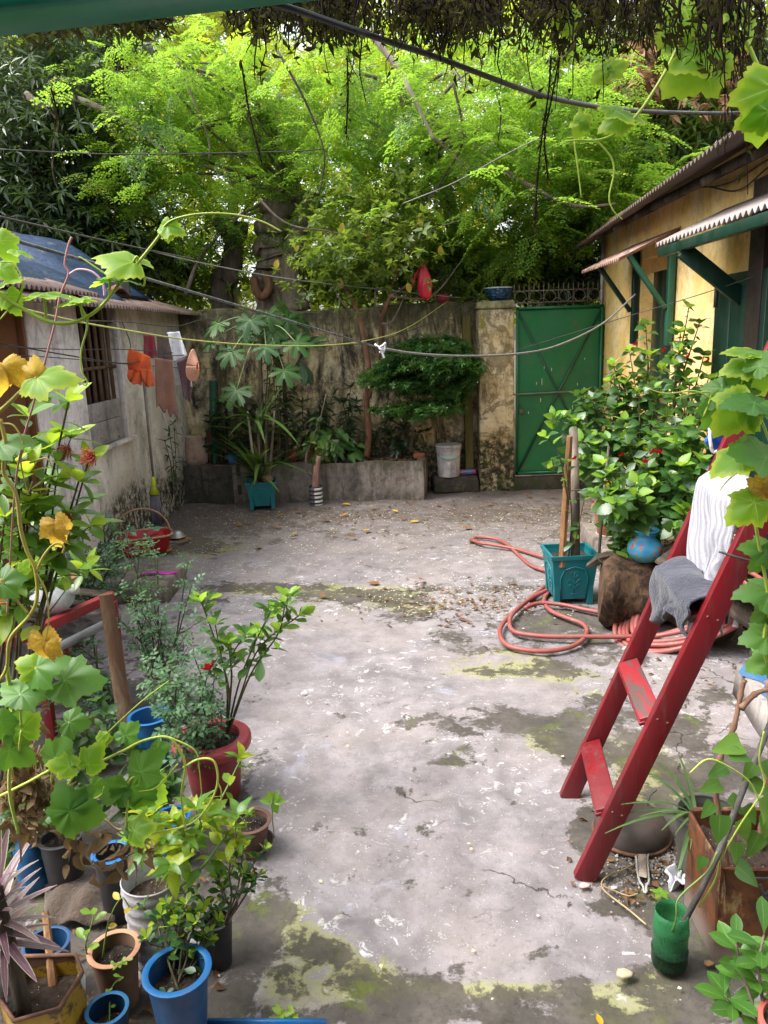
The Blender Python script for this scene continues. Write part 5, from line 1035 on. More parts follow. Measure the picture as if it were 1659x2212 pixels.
hibiscus('bushy hibiscus in the clay pot beside the green gate', (1.98, 6.55, .45), [(1265, 880, 6.7), (1300, 855, 6.8), (1330, 880, 6.5), (1370, 870, 6.6), (1255, 930, 6.4), (1290, 960, 6.2), (1345, 950, 6.2), (1250, 990, 6.2), (1320, 1010, 6.1), (1390, 930, 6.4), (1400, 1000, 6.2), (1285, 905, 6.6), (1230, 900, 6.5)], .125, .05, 2, 300, fl=((1345, 985, 6.0),))
hibiscus('tall hibiscus with red flowers against the green shutters', (2.2, 6.3, .3), [(1395, 705, 6.6), (1360, 760, 6.6), (1400, 770, 6.5), (1430, 800, 6.4), (1325, 790, 6.6), (1350, 830, 6.5), (1420, 860, 6.3), (1380, 850, 6.4)], .12, .055, 2, 240, fl=((1437, 758, 6.2), (1375, 745, 6.4)), start=.45)
hibiscus('slender tall hibiscus reaching up the yellow wall', (2.25, 5.9, .3), [(1488, 665, 6.0), (1470, 720, 6.0), (1510, 700, 5.9), (1460, 790, 5.9), (1520, 770, 5.9), (1490, 830, 5.8), (1530, 820, 5.8)], .11, .06, 2, 200, fl=((1488, 772, 5.8), (1530, 782, 5.8)), start=.45)
hibiscus('dense shrub of pale green leaves behind the red ladder', (1.95, 5.3, .1), [(1440, 900, 5.4), (1480, 880, 5.4), (1520, 900, 5.3), (1420, 960, 5.2), (1470, 960, 5.1), (1510, 970, 5.1), (1540, 930, 5.2), (1450, 1030, 5.0), (1500, 1040, 5.0), (1410, 1050, 5.1), (1480, 1110, 4.9), (1430, 1120, 5.0), (1525, 1010, 5.0), (1400, 1010, 5.2)], .125, .055, 2, 300, .16, .25)
hibiscus('small hibiscus sprouting from the painted blue vase', (1.72, 4.98, .55), [(1310, 1030, 5.0), (1345, 1060, 4.9), (1290, 1070, 5.0), (1370, 1090, 4.9), (1330, 1100, 4.85)], .12, .05, 1, 90, .2, .3, sl=.16)
hibiscus('low shaded shrub along the kerb below the big hibiscus', (1.85, 5.75, .05), [(1400, 1090, 5.7), (1440, 1150, 5.4), (1360, 1120, 5.8), (1480, 1150, 5.3), (1410, 1150, 5.4), (1380, 1060, 5.8)], .12, .05, 2, 160, .05, .2)
r = thing('jasmine_flower', 'white jasmine flower spray in the shrub behind the ladder', 'flower', D(1418, 985, 4.85))
wp = leafmat('white_petal', (.8, .8, .78), (.75, .75, .72), (.9, .9, .85), tf=.3)
for x, y in ((1402, 986), (1412, 978), (1425, 980), (1395, 1000)): place(petal_flower(5, .35, wp, .1) if x == 1402 else bpy.data.meshes['flower.001'], r, D(x, y, 4.82), (0, -.7, .5), (0, -.5, 1), .035, 'flower')
r_ = bpy.data.objects['hibiscus']; yl = leaf_mb('ovate', .8, 8, .2, .1).mesh('yellow_leaf', leafmat('bright_yellow_leaf', (.62, .45, .01), (.6, .42, .01), (.95, .75, .03)))
place(yl, r_, D(1322, 1032, 5.7), (-.1, -.2, -1), (-.2, -1, .1), .14)
# kerb, clay pot
q = [G(1262, 1135), G(1330, 1240), G(1420, 1235), G(1345, 1115)]; H = Vector((0, 0, .2))
k0 = Vector((1.80, 6.75, 0)); o = MB().hexa([(1.72, 5.05, -.02), (2.2, 5.05, -.02), (2.35, 7.0, -.02), (1.84, 7.0, -.02), (1.73, 5.06, .2), (2.2, 5.05, .2), (2.35, 7.0, .2), (1.85, 7.0, .2)]).build('kerb_block', M['bed'], bev=.015); tag(o, 'low concrete kerb holding the clay pot by the hibiscus', 'kerb')
pot('clay_pot', 'terracotta pot with pale rim on the concrete kerb', 'pot', (1.985, 6.55, .2), .15, .105, .27, M['terra'], M['soil'], rimw=.015, rimh=.03)
MB().lathe([(.001, 0), (.118, 0), (.122, .012), (.11, .014)], (1.985, 6.55, .2005), 28).build('saucer', paint('pale_saucer', (.5, .42, .36)), None); tag(bpy.data.objects['saucer'], 'pale saucer under the terracotta pot on the kerb', 'saucer')
# teal planter with stakes
c = G(1238, 1309); c = Vector((c.x + .005, c.y + .16, 0)); square_pot('square_planter', 'big square teal plastic planter with two wooden stakes', c, .02, .355, .385, M['soil_dark'])
wd = bark('split_wood', (.22, .11, .05), (.38, .22, .11)); wg = bark('grey_stake', (.11, .085, .07), (.2, .16, .13))
tag(MB().tube([G(1213, 1225, .3) , D(1222, 1080, 5.4), D(1231, 942, 5.38)], [.026, .028, .022], 6).build('wooden_stake', wd, smooth=False), 'orange brown split wood stake in the teal planter', 'stake')
tag(MB().tube([G(1243, 1222, .3), D(1243, 1080, 5.47), D(1240, 925, 5.5)], [.034, .033, .026], 7).build('wooden_stake', wg), 'thicker grey wood stake in the teal planter', 'stake')
tag(MB().tube([G(1292, 1222, .3), D(1303, 1080, 5.44), D(1315, 965, 5.4)], [.012, .011, .009], 6).build('cane_stake', wg), 'thin grey cane standing at the right of the teal planter', 'stake')
wire('binding_wire', 'thin wire tying the planter stakes together', 'wire', [D(1228, 1062, 5.36), D(1250, 1058, 5.38), D(1280, 1068, 5.38), D(1305, 1062, 5.4)], .004, M['straw'])
r = thing('climbing_sprig', 'young hibiscus sprig climbing the stakes in the teal planter', 'plant', (c.x, c.y, .33))
bush(r, [[(c.x - .02, c.y - .05, .33), D(1235, 1120, 5.33), D(1228, 1050, 5.3), D(1222, 1000, 5.3)], [(c.x, c.y - .06, .33), D(1247, 1150, 5.3), D(1262, 1080, 5.3)], [D(1228, 1090, 5.3), D(1210, 990, 5.3), D(1190, 955, 5.3), D(1180, 942, 5.3)]], hib, hiby, .11, .09, M['twig'], (.006, .003), .15, .2, youngfrac=.3, tipn=3)
flowers(r, ((1243, 992, 5.25),), fl_red, .035)
# log with vase
lg = bark('old_log', (.022, .014, .010), (.11, .066, .04), 13, False); cut = bark('log_cut', (.075, .042, .026), (.13, .08, .05), 14, False)
def bump_ring(p): return 1 + .16 * noise.noise(p * 5) + .07 * noise.noise(p * 15) + .04 * noise.noise(p * 40)
r = thing('log', 'short thick weathered log lying beside the teal planter', 'log', (1.72, 4.85, 0))
ax = nrm((1, -.22, -.06)); A = Vector((1.46, 4.98, .25)); mbx = MB(); prof = []
for i in range(15):
    t = i / 14; rr = (.205 + .03 * math.sin(t * 9) + .02 * math.sin(t * 21)) * (1.0 if 0 < i < 14 else .93); cc = A + ax * t * .80 + Vector((0, .02 * math.sin(t * 5), -.02 * t)); s_, d_, n_ = frame(ax, (0, 0, 1))
    prof.append([cc + (s_ * math.cos(a) + n_ * math.sin(a)) * rr * (1 + .07 * math.sin(3 * a + t * 4) + .035 * math.sin(8 * a + t * 7) + .02 * math.sin(17 * a)) * bump_ring(cc + (s_ * math.cos(a) + n_ * math.sin(a)) * .2) for a in np.linspace(0, 2 * PI, 33)[:-1]])
mbx.add([p for ring in prof for p in ring], [(i * 32 + k, i * 32 + (k + 1) % 32, (i + 1) * 32 + (k + 1) % 32, (i + 1) * 32 + k) for i in range(14) for k in range(32)]); mbx.build('trunk', lg, r)
for e, ring in (('a', prof[0]), ('b', prof[-1])):
    cc = sum(ring, Vector()) / 32; MB().add([cc - ax * (.012 if e == 'a' else -.012)] + ring, [((0, 1 + (k + 1) % 32, 1 + k) if e == 'a' else (0, 1 + k, 1 + (k + 1) % 32)) for k in range(32)]).build('cut_face', cut, r)
MB().lathe([(.001, -.02), (.10, 0), (.15, .06), (.13, .13), (.06, .17), (.001, .18)], (1.93, 4.84, .42), 18, jit=.12).build('knot', lg, r, sub=1)
tag(MB().tube([G(1272, 1222, .34), G(1300, 1205, .46), G(1316, 1198, .47)], [.02, .04, .03], 6).build('wood_chip', M['bark_dark'], smooth=False), 'dark broken stick lying across the log end', 'stick')
r = thing('painted_vase', 'round blue vase painted with orange flowers on the log', 'vase', (1.735, 4.93, .46))
vb = NB('painted_blue'); v = vb.coord(); zz = vb.sep(v, 2)
colv = vb.mix(vb.ss(vb.noise(9, 4, .6, v), .35, .7), (.03, .22, .42), (.05, .34, .50)); gr = vb.ma('MULTIPLY', vb.ss(zz, .085, .02), vb.ss(vb.noise(22, 5, .7, v), .38, .55)); colv = vb.mix(gr, colv, (.10, .20, .10))
of = vb.ma('MULTIPLY', vb.ss(vb.noise(24, 2, .5, v, .6), .56, .6), vb.ma('MULTIPLY', vb.ss(zz, .05, .08), vb.ss(zz, .17, .13))); colv = vb.mix(of, colv, (.50, .10, .02)); vb.bump(vb.noise(60, 3, .5, v), .1, .003); vm = vb.fin(colv, .38)
MB().lathe([(.001, 0), (.06, 0), (.07, .008), (.098, .03), (.116, .07), (.112, .105), (.09, .135), (.068, .155), (.062, .175), (.066, .195), (.084, .207), (.088, .213), (.083, .219), (.072, .213), (.058, .17), (.001, .16)], (1.735, 4.93, .455), 40, cap=False).build('body', vm, r)
MB().lathe([(.063, .186), (.078, .188), (.079, .196), (.066, .199)], (1.735, 4.93, .455), 40, cap=False).build('ring', paint('vase_ring', (.01, .2, .38), rough=.4), r)
# hose lying on the ground, and its coil
hm = paint('red_hose', (.27, .055, .05), (.22, .08, .065), wear=.38, wearcol=(.26, .14, .11), rough=.5, sc=8, dirt=.3)
z7 = lambda L: [G((1600 + x / 1.8433) * .6636, (1300 + y / 1.8433) * .6636, .022) for x, y in L]
r = thing('hose', 'long faded red rubber hose looped over the yard and coiled behind the ladder', 'hose', G(1180, 1350))
lay = [[(-115, 845), (-90, 830), (0, 835), (80, 860), (150, 920), (230, 990), (330, 1028), (450, 1045), (500, 1070), (440, 1085), (365, 1090), (270, 1160), (180, 1240), (80, 1330), (50, 1410), (100, 1480), (250, 1508), (400, 1500), (520, 1462), (572, 1400), (545, 1350), (440, 1310), (355, 1268), (315, 1210), (345, 1155), (420, 1110), (560, 1080)],
       [(-110, 850), (-60, 868), (0, 876), (150, 902), (250, 930), (345, 952), (440, 950), (450, 900), (440, 880), (480, 868), (540, 862), (580, 885), (610, 915), (640, 950)],
       [(560, 1085), (420, 1120), (240, 1200), (130, 1290), (108, 1350), (130, 1392), (200, 1415), (350, 1432), (560, 1434), (820, 1432), (1000, 1415)],
       [(200, 1262), (260, 1240), (330, 1234), (450, 1246), (560, 1268), (740, 1298), (820, 1300)]]
for i, L in enumerate(lay):
    MB().tube(bez([p + Vector((0, 0, .004 * i + .004 * math.sin(k))) for k, p in enumerate(z7(L))], 8), .0155, 9).build('length', hm, r)
MB().lathe([(.012, -.03), (.024, -.03), (.026, 0), (.024, .02), (.014, .02), (.012, -.03)], z7([(-112, 848)])[0], 14, Matrix.Rotation(PI / 2, 3, 'Y')).build('nozzle', M['rust'], r)
cc = Vector((1.86, 4.62, .17)); u_ = nrm((.90, -.20, .38)); v_ = nrm((.10, .86, .30))
for k in range(6):
    ru, rv_ = .27 + .043 * k + rnd.uniform(-.012, .012), .22 + .040 * k; o_ = Vector((.016 * k, .0, .010 * (k % 2))) + rv(.008)
    MB().tube([cc + o_ + u_ * ru * math.cos(a) + v_ * rv_ * math.sin(a) * (1 if math.sin(a) > 0 else .62) + Vector((0, 0, .01 * math.sin(3 * a + k))) for a in np.linspace(0, 2 * PI, 49)], .0160, 9).build('coil', hm, r)
# junk pile behind the ladder
rug = NB('patterned_rug'); v = rug.coord(); rug.bump(rug.noise(80, 3, .6, v), .6, .01); rm_ = rug.fin(rug.mix(rug.ss(rug.noise(26, 3, .7, v), .47, .53), rug.mix(rug.ss(rug.noise(31, 2, .5, v), .5, .6), (.10, .03, .02), (.25, .07, .04)), (.45, .34, .2)), .95)
o = MB().grid(lambda u, v: Vector((1.80 + .62 * u, 4.92 - .10 * u + .3 * v, .55 + .16 * u + .05 * math.sin(u * 6) - .03 * math.cos(v * 5))), 16, 8).build('rug', rm_, solid=.03); tag(o, 'folded brown patterned rug on the junk pile behind the ladder', 'rug')
o = MB().grid(lambda u, v: Vector((2.0 + .28 * u, 4.15 + .5 * v, .50 - .2 * u + .03 * math.sin(v * 9))), 8, 8).build('rug_corner', rm_, solid=.03); tag(o, 'ragged brown patterned rug hanging right of the ladder', 'rug')
o = MB().bar((1.76, 4.62, .60), (2.20, 4.25, .28), .34, .03, (.6, .8, .1)).build('dark_board', M['bark_dark'], bev=.004); tag(o, 'dark wooden board sloping behind the hose coil', 'board')
stn = stucco('stone', (.24, .19, .155), (.34, .28, .23), streak=.2, patch=.6)
MB().lathe([(.001, -.09), (.055, -.085), (.068, 0), (.062, .085), (.001, .09)], G(1560, 1218, .5) * .0 + Vector((1.90, 4.36, .555)), 9, Matrix.Rotation(PI / 2, 3, 'Y') @ Matrix.Rotation(.4, 3, 'X'), jit=.1).build('stone', stn, smooth=False, bev=.01); tag(bpy.data.objects['stone'], 'pale broken stone lying above the hose coil', 'stone')
for i, (x, y, z_, s, lab) in enumerate(((2.05, 4.62, .12, .30, 'large dark rubble lump at the back of the junk pile'), (2.22, 4.1, .10, .26, 'rounded dark rubble lump under the dustpan'), (2.05, 3.88, .05, .16, 'small mossy rubble lump beside the painted step'), (2.38, 4.5, .2, .3, 'big rubble lump against the yellow wall base'))):
    mb = MB().lathe([(.001, -.5), (.5, -.42), (.62, -.05), (.5, .3), (.25, .42), (.001, .45)], (0, 0, 0), 12, jit=.14); o = mb.build('rubble', M['ledge'], sub=1); o.location = (x, y, z_); o.scale = (s, s * .9, s * .8); o.rotation_euler = (.2 * i, .1, i); tag(o, lab, 'rubble')
r = thing('dustpan', 'grey plastic dustpan with handle lying on the rubble', 'dustpan', (2.09, 4.0, .25)); dp = paint('grey_plastic', (.36, .33, .34), (.28, .26, .27), wear=.15, rough=.5)
z7w = lambda x, y, z_: G((1600 + x / 1.8433) * .6636, (1300 + y / 1.8433) * .6636, z_)
c1_, c2_, c3_, c4_ = z7w(1450, 1190, .3), z7w(1495, 1265, .27), z7w(1585, 1262, .30), z7w(1605, 1150, .36)
MB().grid(lambda u, v: (c1_.lerp(c4_, u)).lerp(c2_.lerp(c3_, u), v) + Vector((0, 0, -.03 * math.sin(u * PI) * (1 - v * .3))), 12, 8).build('pan', dp, r, solid=.006)
MB().tube(bez([c1_ + Vector((0, 0, .012)), c2_ + Vector((0, 0, .02)), c3_ + Vector((0, 0, .02)), c4_ + Vector((0, 0, .012))], 6), .012, 8).build('rim', dp, r)
MB().bar(z7w(1492, 1262, .28), z7w(1462, 1365, .22), .034, .016, (1, 0, .2)).build('handle', paint('pan_handle', (.50, .48, .49)), r, bev=.006)
MB().tube(bez([c2_, z7w(1455, 1235, .28), c1_], 4), .012, 7).build('brace', dp, r)
# painted step
a = [G(1590, 1392), G(1640, 1495), G(1740, 1500), G(1700, 1392)]
s0 = Vector((1.84, 3.42, 0)); h = .16
o = MB().hexa([(1.80, 3.30, -.02), (2.6, 3.30, -.02), (2.6, 3.92, -.02), (1.90, 3.92, -.02), (1.81, 3.31, h), (2.6, 3.31, h), (2.6, 3.91, h), (1.91, 3.91, h)]).build('concrete_step', stucco('step_concrete', (.26, .23, .21), (.36, .33, .31), streak=.3, patch=.5)); tag(o, 'concrete step with a worn blue painted top', 'step')
MB().grid(lambda u, v: (1.90 + .035 * math.sin(v * 14) * (1 - u) + .7 * u, 3.36 + .47 * v + .07 * (1 - u) * v, h + .004), 8, 20).build('painted_top', paint('worn_blue_paint', (.03, .10, .24), (.05, .14, .28), wear=.25, wearcol=(.22, .22, .24), rough=.8, sc=9), o)
# ---------------------------------------------------------------- ladder
def ladder():
    A, B = Vector((.765, 2.99, 0)), Vector((.70, 2.48, 0)); d = Vector((.38, -.04, 1)); L = 2.25; ra = (A - B).normalized(); dn = d.normalized()
    r = thing('ladder', 'red painted wooden ladder leaning to the right', 'ladder', (A + B) / 2)
    rm = paint('ladder_red', (.165, .005, .010), (.115, .005, .009), wear=.22, wearcol=(.11, .04, .035), rough=.42, sc=7, dirt=.55, grain=(1.5, 1.5, .22), bump=.35); wn_ = dn.cross(ra).normalized()
    for p in (A, B): MB().bar(p - d * .01, p + d * L, .036, .078, ra).build('stile', rm, r, bev=.0025)
    nm_ = MB().lathe([(.001, 0), (.005, 0), (.004, .002), (.001, .0025)], (0, 0, 0), 8).mesh('nail', M['rust'])
    for t in (.27, .64, 1.02, 1.40):
        for k in (-.018, .018):
            o = link_mesh('nail', nm_, r); q = B + d * (t + .01) - ra * .0185 + wn_ * k - WLOC[r.name]; o.matrix_local = Matrix.Translation(q) @ (-ra).to_track_quat('Z', 'Y').to_matrix().to_4x4()
    wt = NB('worn_tread'); v = wt.coord(); wt.bump(wt.noise(30, 5, .6, v), .3, .004)
    wm = wt.fin(wt.mix(wt.ss(wt.noise(9, 8, .7, wt.coord('Object', (3, .6, 1)), .4), .46, .54), (.24, .012, .02), (.085, .048, .043)), .45)
    for i, t in enumerate((.27, .64, 1.02, 1.40, 1.78, 2.12)):
        a, b = A + d * t + Vector((-.035, -.022, 0)), B + d * t + Vector((-.035, .022, 0)); dd = (b - a).normalized(); tilt = nrm((1, -.0, .35))
        MB().bar(a + Vector((.012, 0, 0)), b + Vector((.012, 0, 0)), .082, .022, tilt).build('tread', rm if i == 0 else wm, r, bev=.003)
        MB().bar(a + Vector((-.018, 0, -.02)), b + Vector((-.018, 0, -.02)), .026, .014, tilt).build('tread_nosing', rm, r, bev=.003) if i < 2 else None
    for p, t in ((B, 1.25),):
        q = p + d * t; wire('tie_wire', 'twisted dark wire tied round the near ladder stile', 'wire', [q + Vector((-.09, -.03, .02)), q + Vector((-.02, -.06, 0)), q + Vector((.07, -.03, -.03)), q + Vector((.10, -.03, -.12)), q + Vector((.09, -.03, -.3)), q + Vector((.12, -.03, -.42))], .004, M['wire'])
    # cloths over the treads
    def drape(name, label, t, w0, w1, front, back, mat, amp, fq, cat='cloth', thick=.006, skew=0.0, jag=.0):
        a, b = A + d * t + Vector((-.02, 0, .016)), B + d * t + Vector((-.02, 0, .016))
        def f(u, v):
            p = a.lerp(b, w0 + (w1 - w0) * u); tot = front + back + .11; s = v * tot; lf = front * (1 + jag * math.sin(u * 5 + 1)); 
            ripple = amp * math.sin(u * fq + 1.3) + amp * 1.6 * abs(noise.noise(Vector((u * 3.1 + v, v * 2.3, t * 9)))) + amp * .8 * noise.noise(Vector((u * 8 + 3 * v, v * 5 - u * 4, t * 9 + 4)))
            if s < back: return p + Vector((.06 + .02 * math.sin(u * 9), 0, -(back - s))) + Vector((ripple * .6 * (1 - s / max(back, .01)), 0, .02))
            if s < back + .11: k = (s - back) / .11; return p + Vector((.06 - .13 * k, 0, .02 + .012 * math.sin(k * PI) - .03 * k + .006 * math.sin(u * 11 + k * 4)))
            k = (s - back - .11) / front; h_ = k * lf
            return p + Vector((-.075 - ripple * k ** .7 - .01 * math.sin(u * 23 + k * 5) * k, -skew * k + .02 * math.sin(k * 6 + u * 4), -.01 - h_))
        o = MB().grid(f, 48, 40).build(name, mat, solid=thick, sub=0); return tag(o, label, cat)
    tw = NB('white_towel'); v = tw.coord('UV'); xs = tw.sep(v, 0); rb = tw.ma('SINE', tw.ma('ADD', tw.ma('MULTIPLY', xs, 75), tw.ma('MULTIPLY', tw.ma('SINE', tw.ma('MULTIPLY', tw.sep(v, 1), 40)), 1.2)))
    tw.bump(tw.ma('ADD', tw.ma('MULTIPLY', rb, .5), tw.noise(150, 3, .7, tw.coord())), .8, .006)
    twm = tw.fin(tw.mix(tw.ss(rb, -.6, .3), (.33, .325, .365), (.44, .43, .48)), .95, .1)
    drape('towel', 'white ribbed towel hanging over an upper ladder tread', 1.42, .12, .92, .50, .26, twm, .02, 11, 'towel', .008, .0, .22)
    gc = cloth('grey_rag', (.05, .052, .072), (.026, .028, .04), 110)
    drape('grey_rag', 'crumpled dark grey rag draped over a ladder tread', 1.06, .10, .97, .14, .10, gc, .016, 9, 'rag', .008, 0, .5)
    bc = cloth('blue_cloth', (.006, .06, .36), (.01, .12, .5), 80)
    def bf(u, v): p = D(1532 + 40 * u, 920 + 55 * v * (1 - .3 * u) - 14 * u, 3.02); return p + Vector((.02 * math.sin(v * 8 + u * 3), -.05 * math.sin(u * 5) * (1 - v * .5), 0))
    o = MB().grid(bf, 14, 14).build('blue_cloth', bc, solid=.012, sub=1); tag(o, 'bright blue cloth bundle with white edge behind the ladder top', 'cloth')
    MB().tube(bez([D(1533, 925, 2.99), D(1534, 950, 2.97), D(1540, 976, 2.97), D(1556, 972, 2.96)], 6), .007, 6).build('white_edge', cloth('white_trim', (.7, .7, .72)), o)
    sc_ = cloth('striped_cloth', (.62, .62, .66), (.5, .5, .55), 100, (1, 11, (.05, .06, .14)))
    o = MB().grid(lambda u, v: D(1572 + 52 * u, 840 + 95 * v - 22 * u, 3.0 - .1 * u) + Vector((.015 * math.sin(v * 9), -.02 * math.sin(u * 7), 0)), 12, 14).build('striped_shirt', sc_, solid=.01); tag(o, 'navy striped white shirt hanging behind the right vine leaves', 'shirt')
ladder()
# ---------------------------------------------------------------- ground things near the ladder
q = G(1385, 1822); r = thing('iron_pan', 'upturned rusty iron pan under the ladder', 'pan', (q.x, q.y + .06, 0))
MB().lathe([(.145, .0), (.15, .008), (.145, .04), (.13, .07), (.10, .09), (.06, .10), (.001, .105)], (q.x - .02, q.y + .06, 0), 40, Matrix.Rotation(-.06, 3, 'Y'), cap=False).build('body', paint('burnt_iron', (.055, .038, .032), (.03, .022, .02), wear=.12, wearcol=(.3, .26, .22), rough=.6, sc=6), r)
MB().tube([(q.x - .02 + .148 * math.cos(a), q.y + .06 + .148 * math.sin(a), .012) for a in np.linspace(0, 2 * PI, 41)], .008, 7).build('rim', M['rust'], r)
MB().tube(bez([(q.x + .05, q.y + .1, .085), (q.x + .07, q.y + .12, .13), (q.x + .10, q.y + .13, .15)], 4), .004, 5).build('hook', M['wire'], r)
g = lambda x, y, z_=.012: G((1700 + x / 2.0738) * .6636, (2600 + y / 2.0738) * .6636, z_)
r = thing('wire_handle', 'flat wooden handle held in a bent wire loop on the ground', 'handle', g(815, 480))
MB().tube(bez([g(640, 212, .06), g(690, 262, .04), g(735, 310, .02), g(770, 400), g(775, 470), g(790, 550), g(815, 590), g(822, 625), g(838, 630), g(838, 590), g(855, 560), g(850, 480), g(845, 400), g(857, 360, .02)], 5), .0045, 6).build('wire_loop', paint('pale_wire', (.4, .38, .36), rough=.4), r)
MB().hexa([g(778, 372, .006), g(838, 372, .006), g(845, 538, .006), g(790, 525, .006), g(778, 372, .022), g(838, 372, .022), g(845, 538, .022), g(790, 525, .022)]).build('wooden_grip', M['bark_pale'], r, bev=.004)
o = MB().grid(lambda u, v: g(990 + 120 * u - 20 * v * (1 - u), 480 + 115 * (.25 * u + .75 * v), .02) + Vector((.012 * math.sin(v * 9 + u * 4), 0, .022 * math.sin(u * 6 + v * 3) + .015 * math.sin(u * 13))), 12, 12).build('paper', paint('white_tissue', (.72, .72, .78), rough=.9, dirt=.1), solid=.003); tag(o, 'crumpled white tissue paper lying by the rusty tin', 'paper')
for i, (x, y, s, m_, lab) in enumerate(((420, 585, .022, (.55, .38, .36), 'pale pink pebble at the foot of the near ladder stile'), (620, 600, .014, (.45, .42, .4), 'small grey stone chip beside the dry straw'), (690, 1180, .03, (.42, .36, .24), 'flat cream stone set in the mossy ground'), (1260, 1110, .018, (.3, .17, .08), 'brown wood chip against the rusty tin'))):
    o = MB().lathe([(.001, -.3), (.8, -.2), (1, 0), (.7, .4), (.001, .5)], (0, 0, 0), 9, jit=.15).build('pebble', paint('pebble', m_, sc=30, rough=.9)); o.location = g(x, y, .006); o.scale = (s, s * .7, s * .5); tag(o, lab, 'stone')
wire('dry_straw', 'curved dry straw stalk lying on the dark soil', 'straw', [g(760, 440), g(680, 480), g(580, 520), g(535, 570), g(560, 625), (g(640, 690)), g(720, 750), g(838, 850)], .003, M['straw'])
wire('dry_straw', 'short straight dry straw near the seedling', 'straw', [g(545, 590), g(620, 620), g(720, 655), g(780, 640)], .0025, M['straw'])
def gravel():
    n = 900; pts = []
    tm = MB().add([(0, 0, 0), (1, 0, .2), (1, 1, .1), (0, 1, .3), (.5, .5, .9)], [(0, 1, 4), (1, 2, 4), (2, 3, 4), (3, 0, 4)])
    for _ in range(n):
        if rnd.random() < .75: a, b = rnd.gauss(890, 85), rnd.gauss(410, 55)
        else: a, b = rnd.gauss(780, 130), rnd.gauss(200, 90) if rnd.random() < .12 else rnd.gauss(480, 130)
        pts.append(g(a, b, -.003))
    scatter('gravel', tm, paint('grit', (.36, .33, .31), (.14, .12, .11), sc=60, rough=.9), pts, [rv(1) + Vector((0, 0, .01)) for _ in pts], [(0, 0, 1)] * n, [rnd.uniform(.003, .009) for _ in pts])
gravel()
r = thing('seedling', 'tiny green seedling growing beside the wire handle', 'seedling', g(935, 650)); MB().tube([g(935, 650, 0), g(932, 640, .06)], .002, 5).build('stem', M['twig_green'], r)
for a in range(5): place(hiby[0], r, g(932, 640, .06), (math.cos(a * 1.3), math.sin(a * 1.3), .1), (0, 0, 1), .035)
# green bottle pot
q = G(1452, 2100); bc_ = Vector((q.x, q.y + .03, 0)); r = thing('cut_bottle', 'cut off green plastic bottle half filled with soil', 'bottle', bc_)
gb = NB('green_pet'); v = gb.coord(); gb.b.inputs['Transmission Weight'].default_value = .75; gb.b.inputs['IOR'].default_value = 1.2
gb.bump(gb.noise(40, 4, .6, gb.coord('Object', (1, 1, 3))), .25, .004)
gm_ = gb.fin(gb.mix(gb.ss(gb.ma('ADD', gb.sep(v, 2), gb.ma('MULTIPLY', gb.noise(20, 5, .7, v), .06)), .16, .08), (.09, .40, .17), (.035, .10, .05)), gb.ss(gb.noise(12, 4, .6, v), .3, .7, .15, .45))
bt = [(.04, .0), (.052, .008), (.055, .03), (.052, .06), (.056, .065), (.056, .075), (.052, .08), (.053, .11), (.053, .15), (.056, .156), (.054, .18), (.051, .21), (.050, .235)]
bt = [(r__, z__ * .86) for r__, z__ in bt]
MB().lathe(bt, bc_, 32, cap=False).build('shell', gm_, r, solid=.0018)
MB().lathe([(.001, .004), (.049, .01), (.051, .06), (.05, .085), (.001, .09)], bc_, 24).build('soil', M['soil_dark'], r)
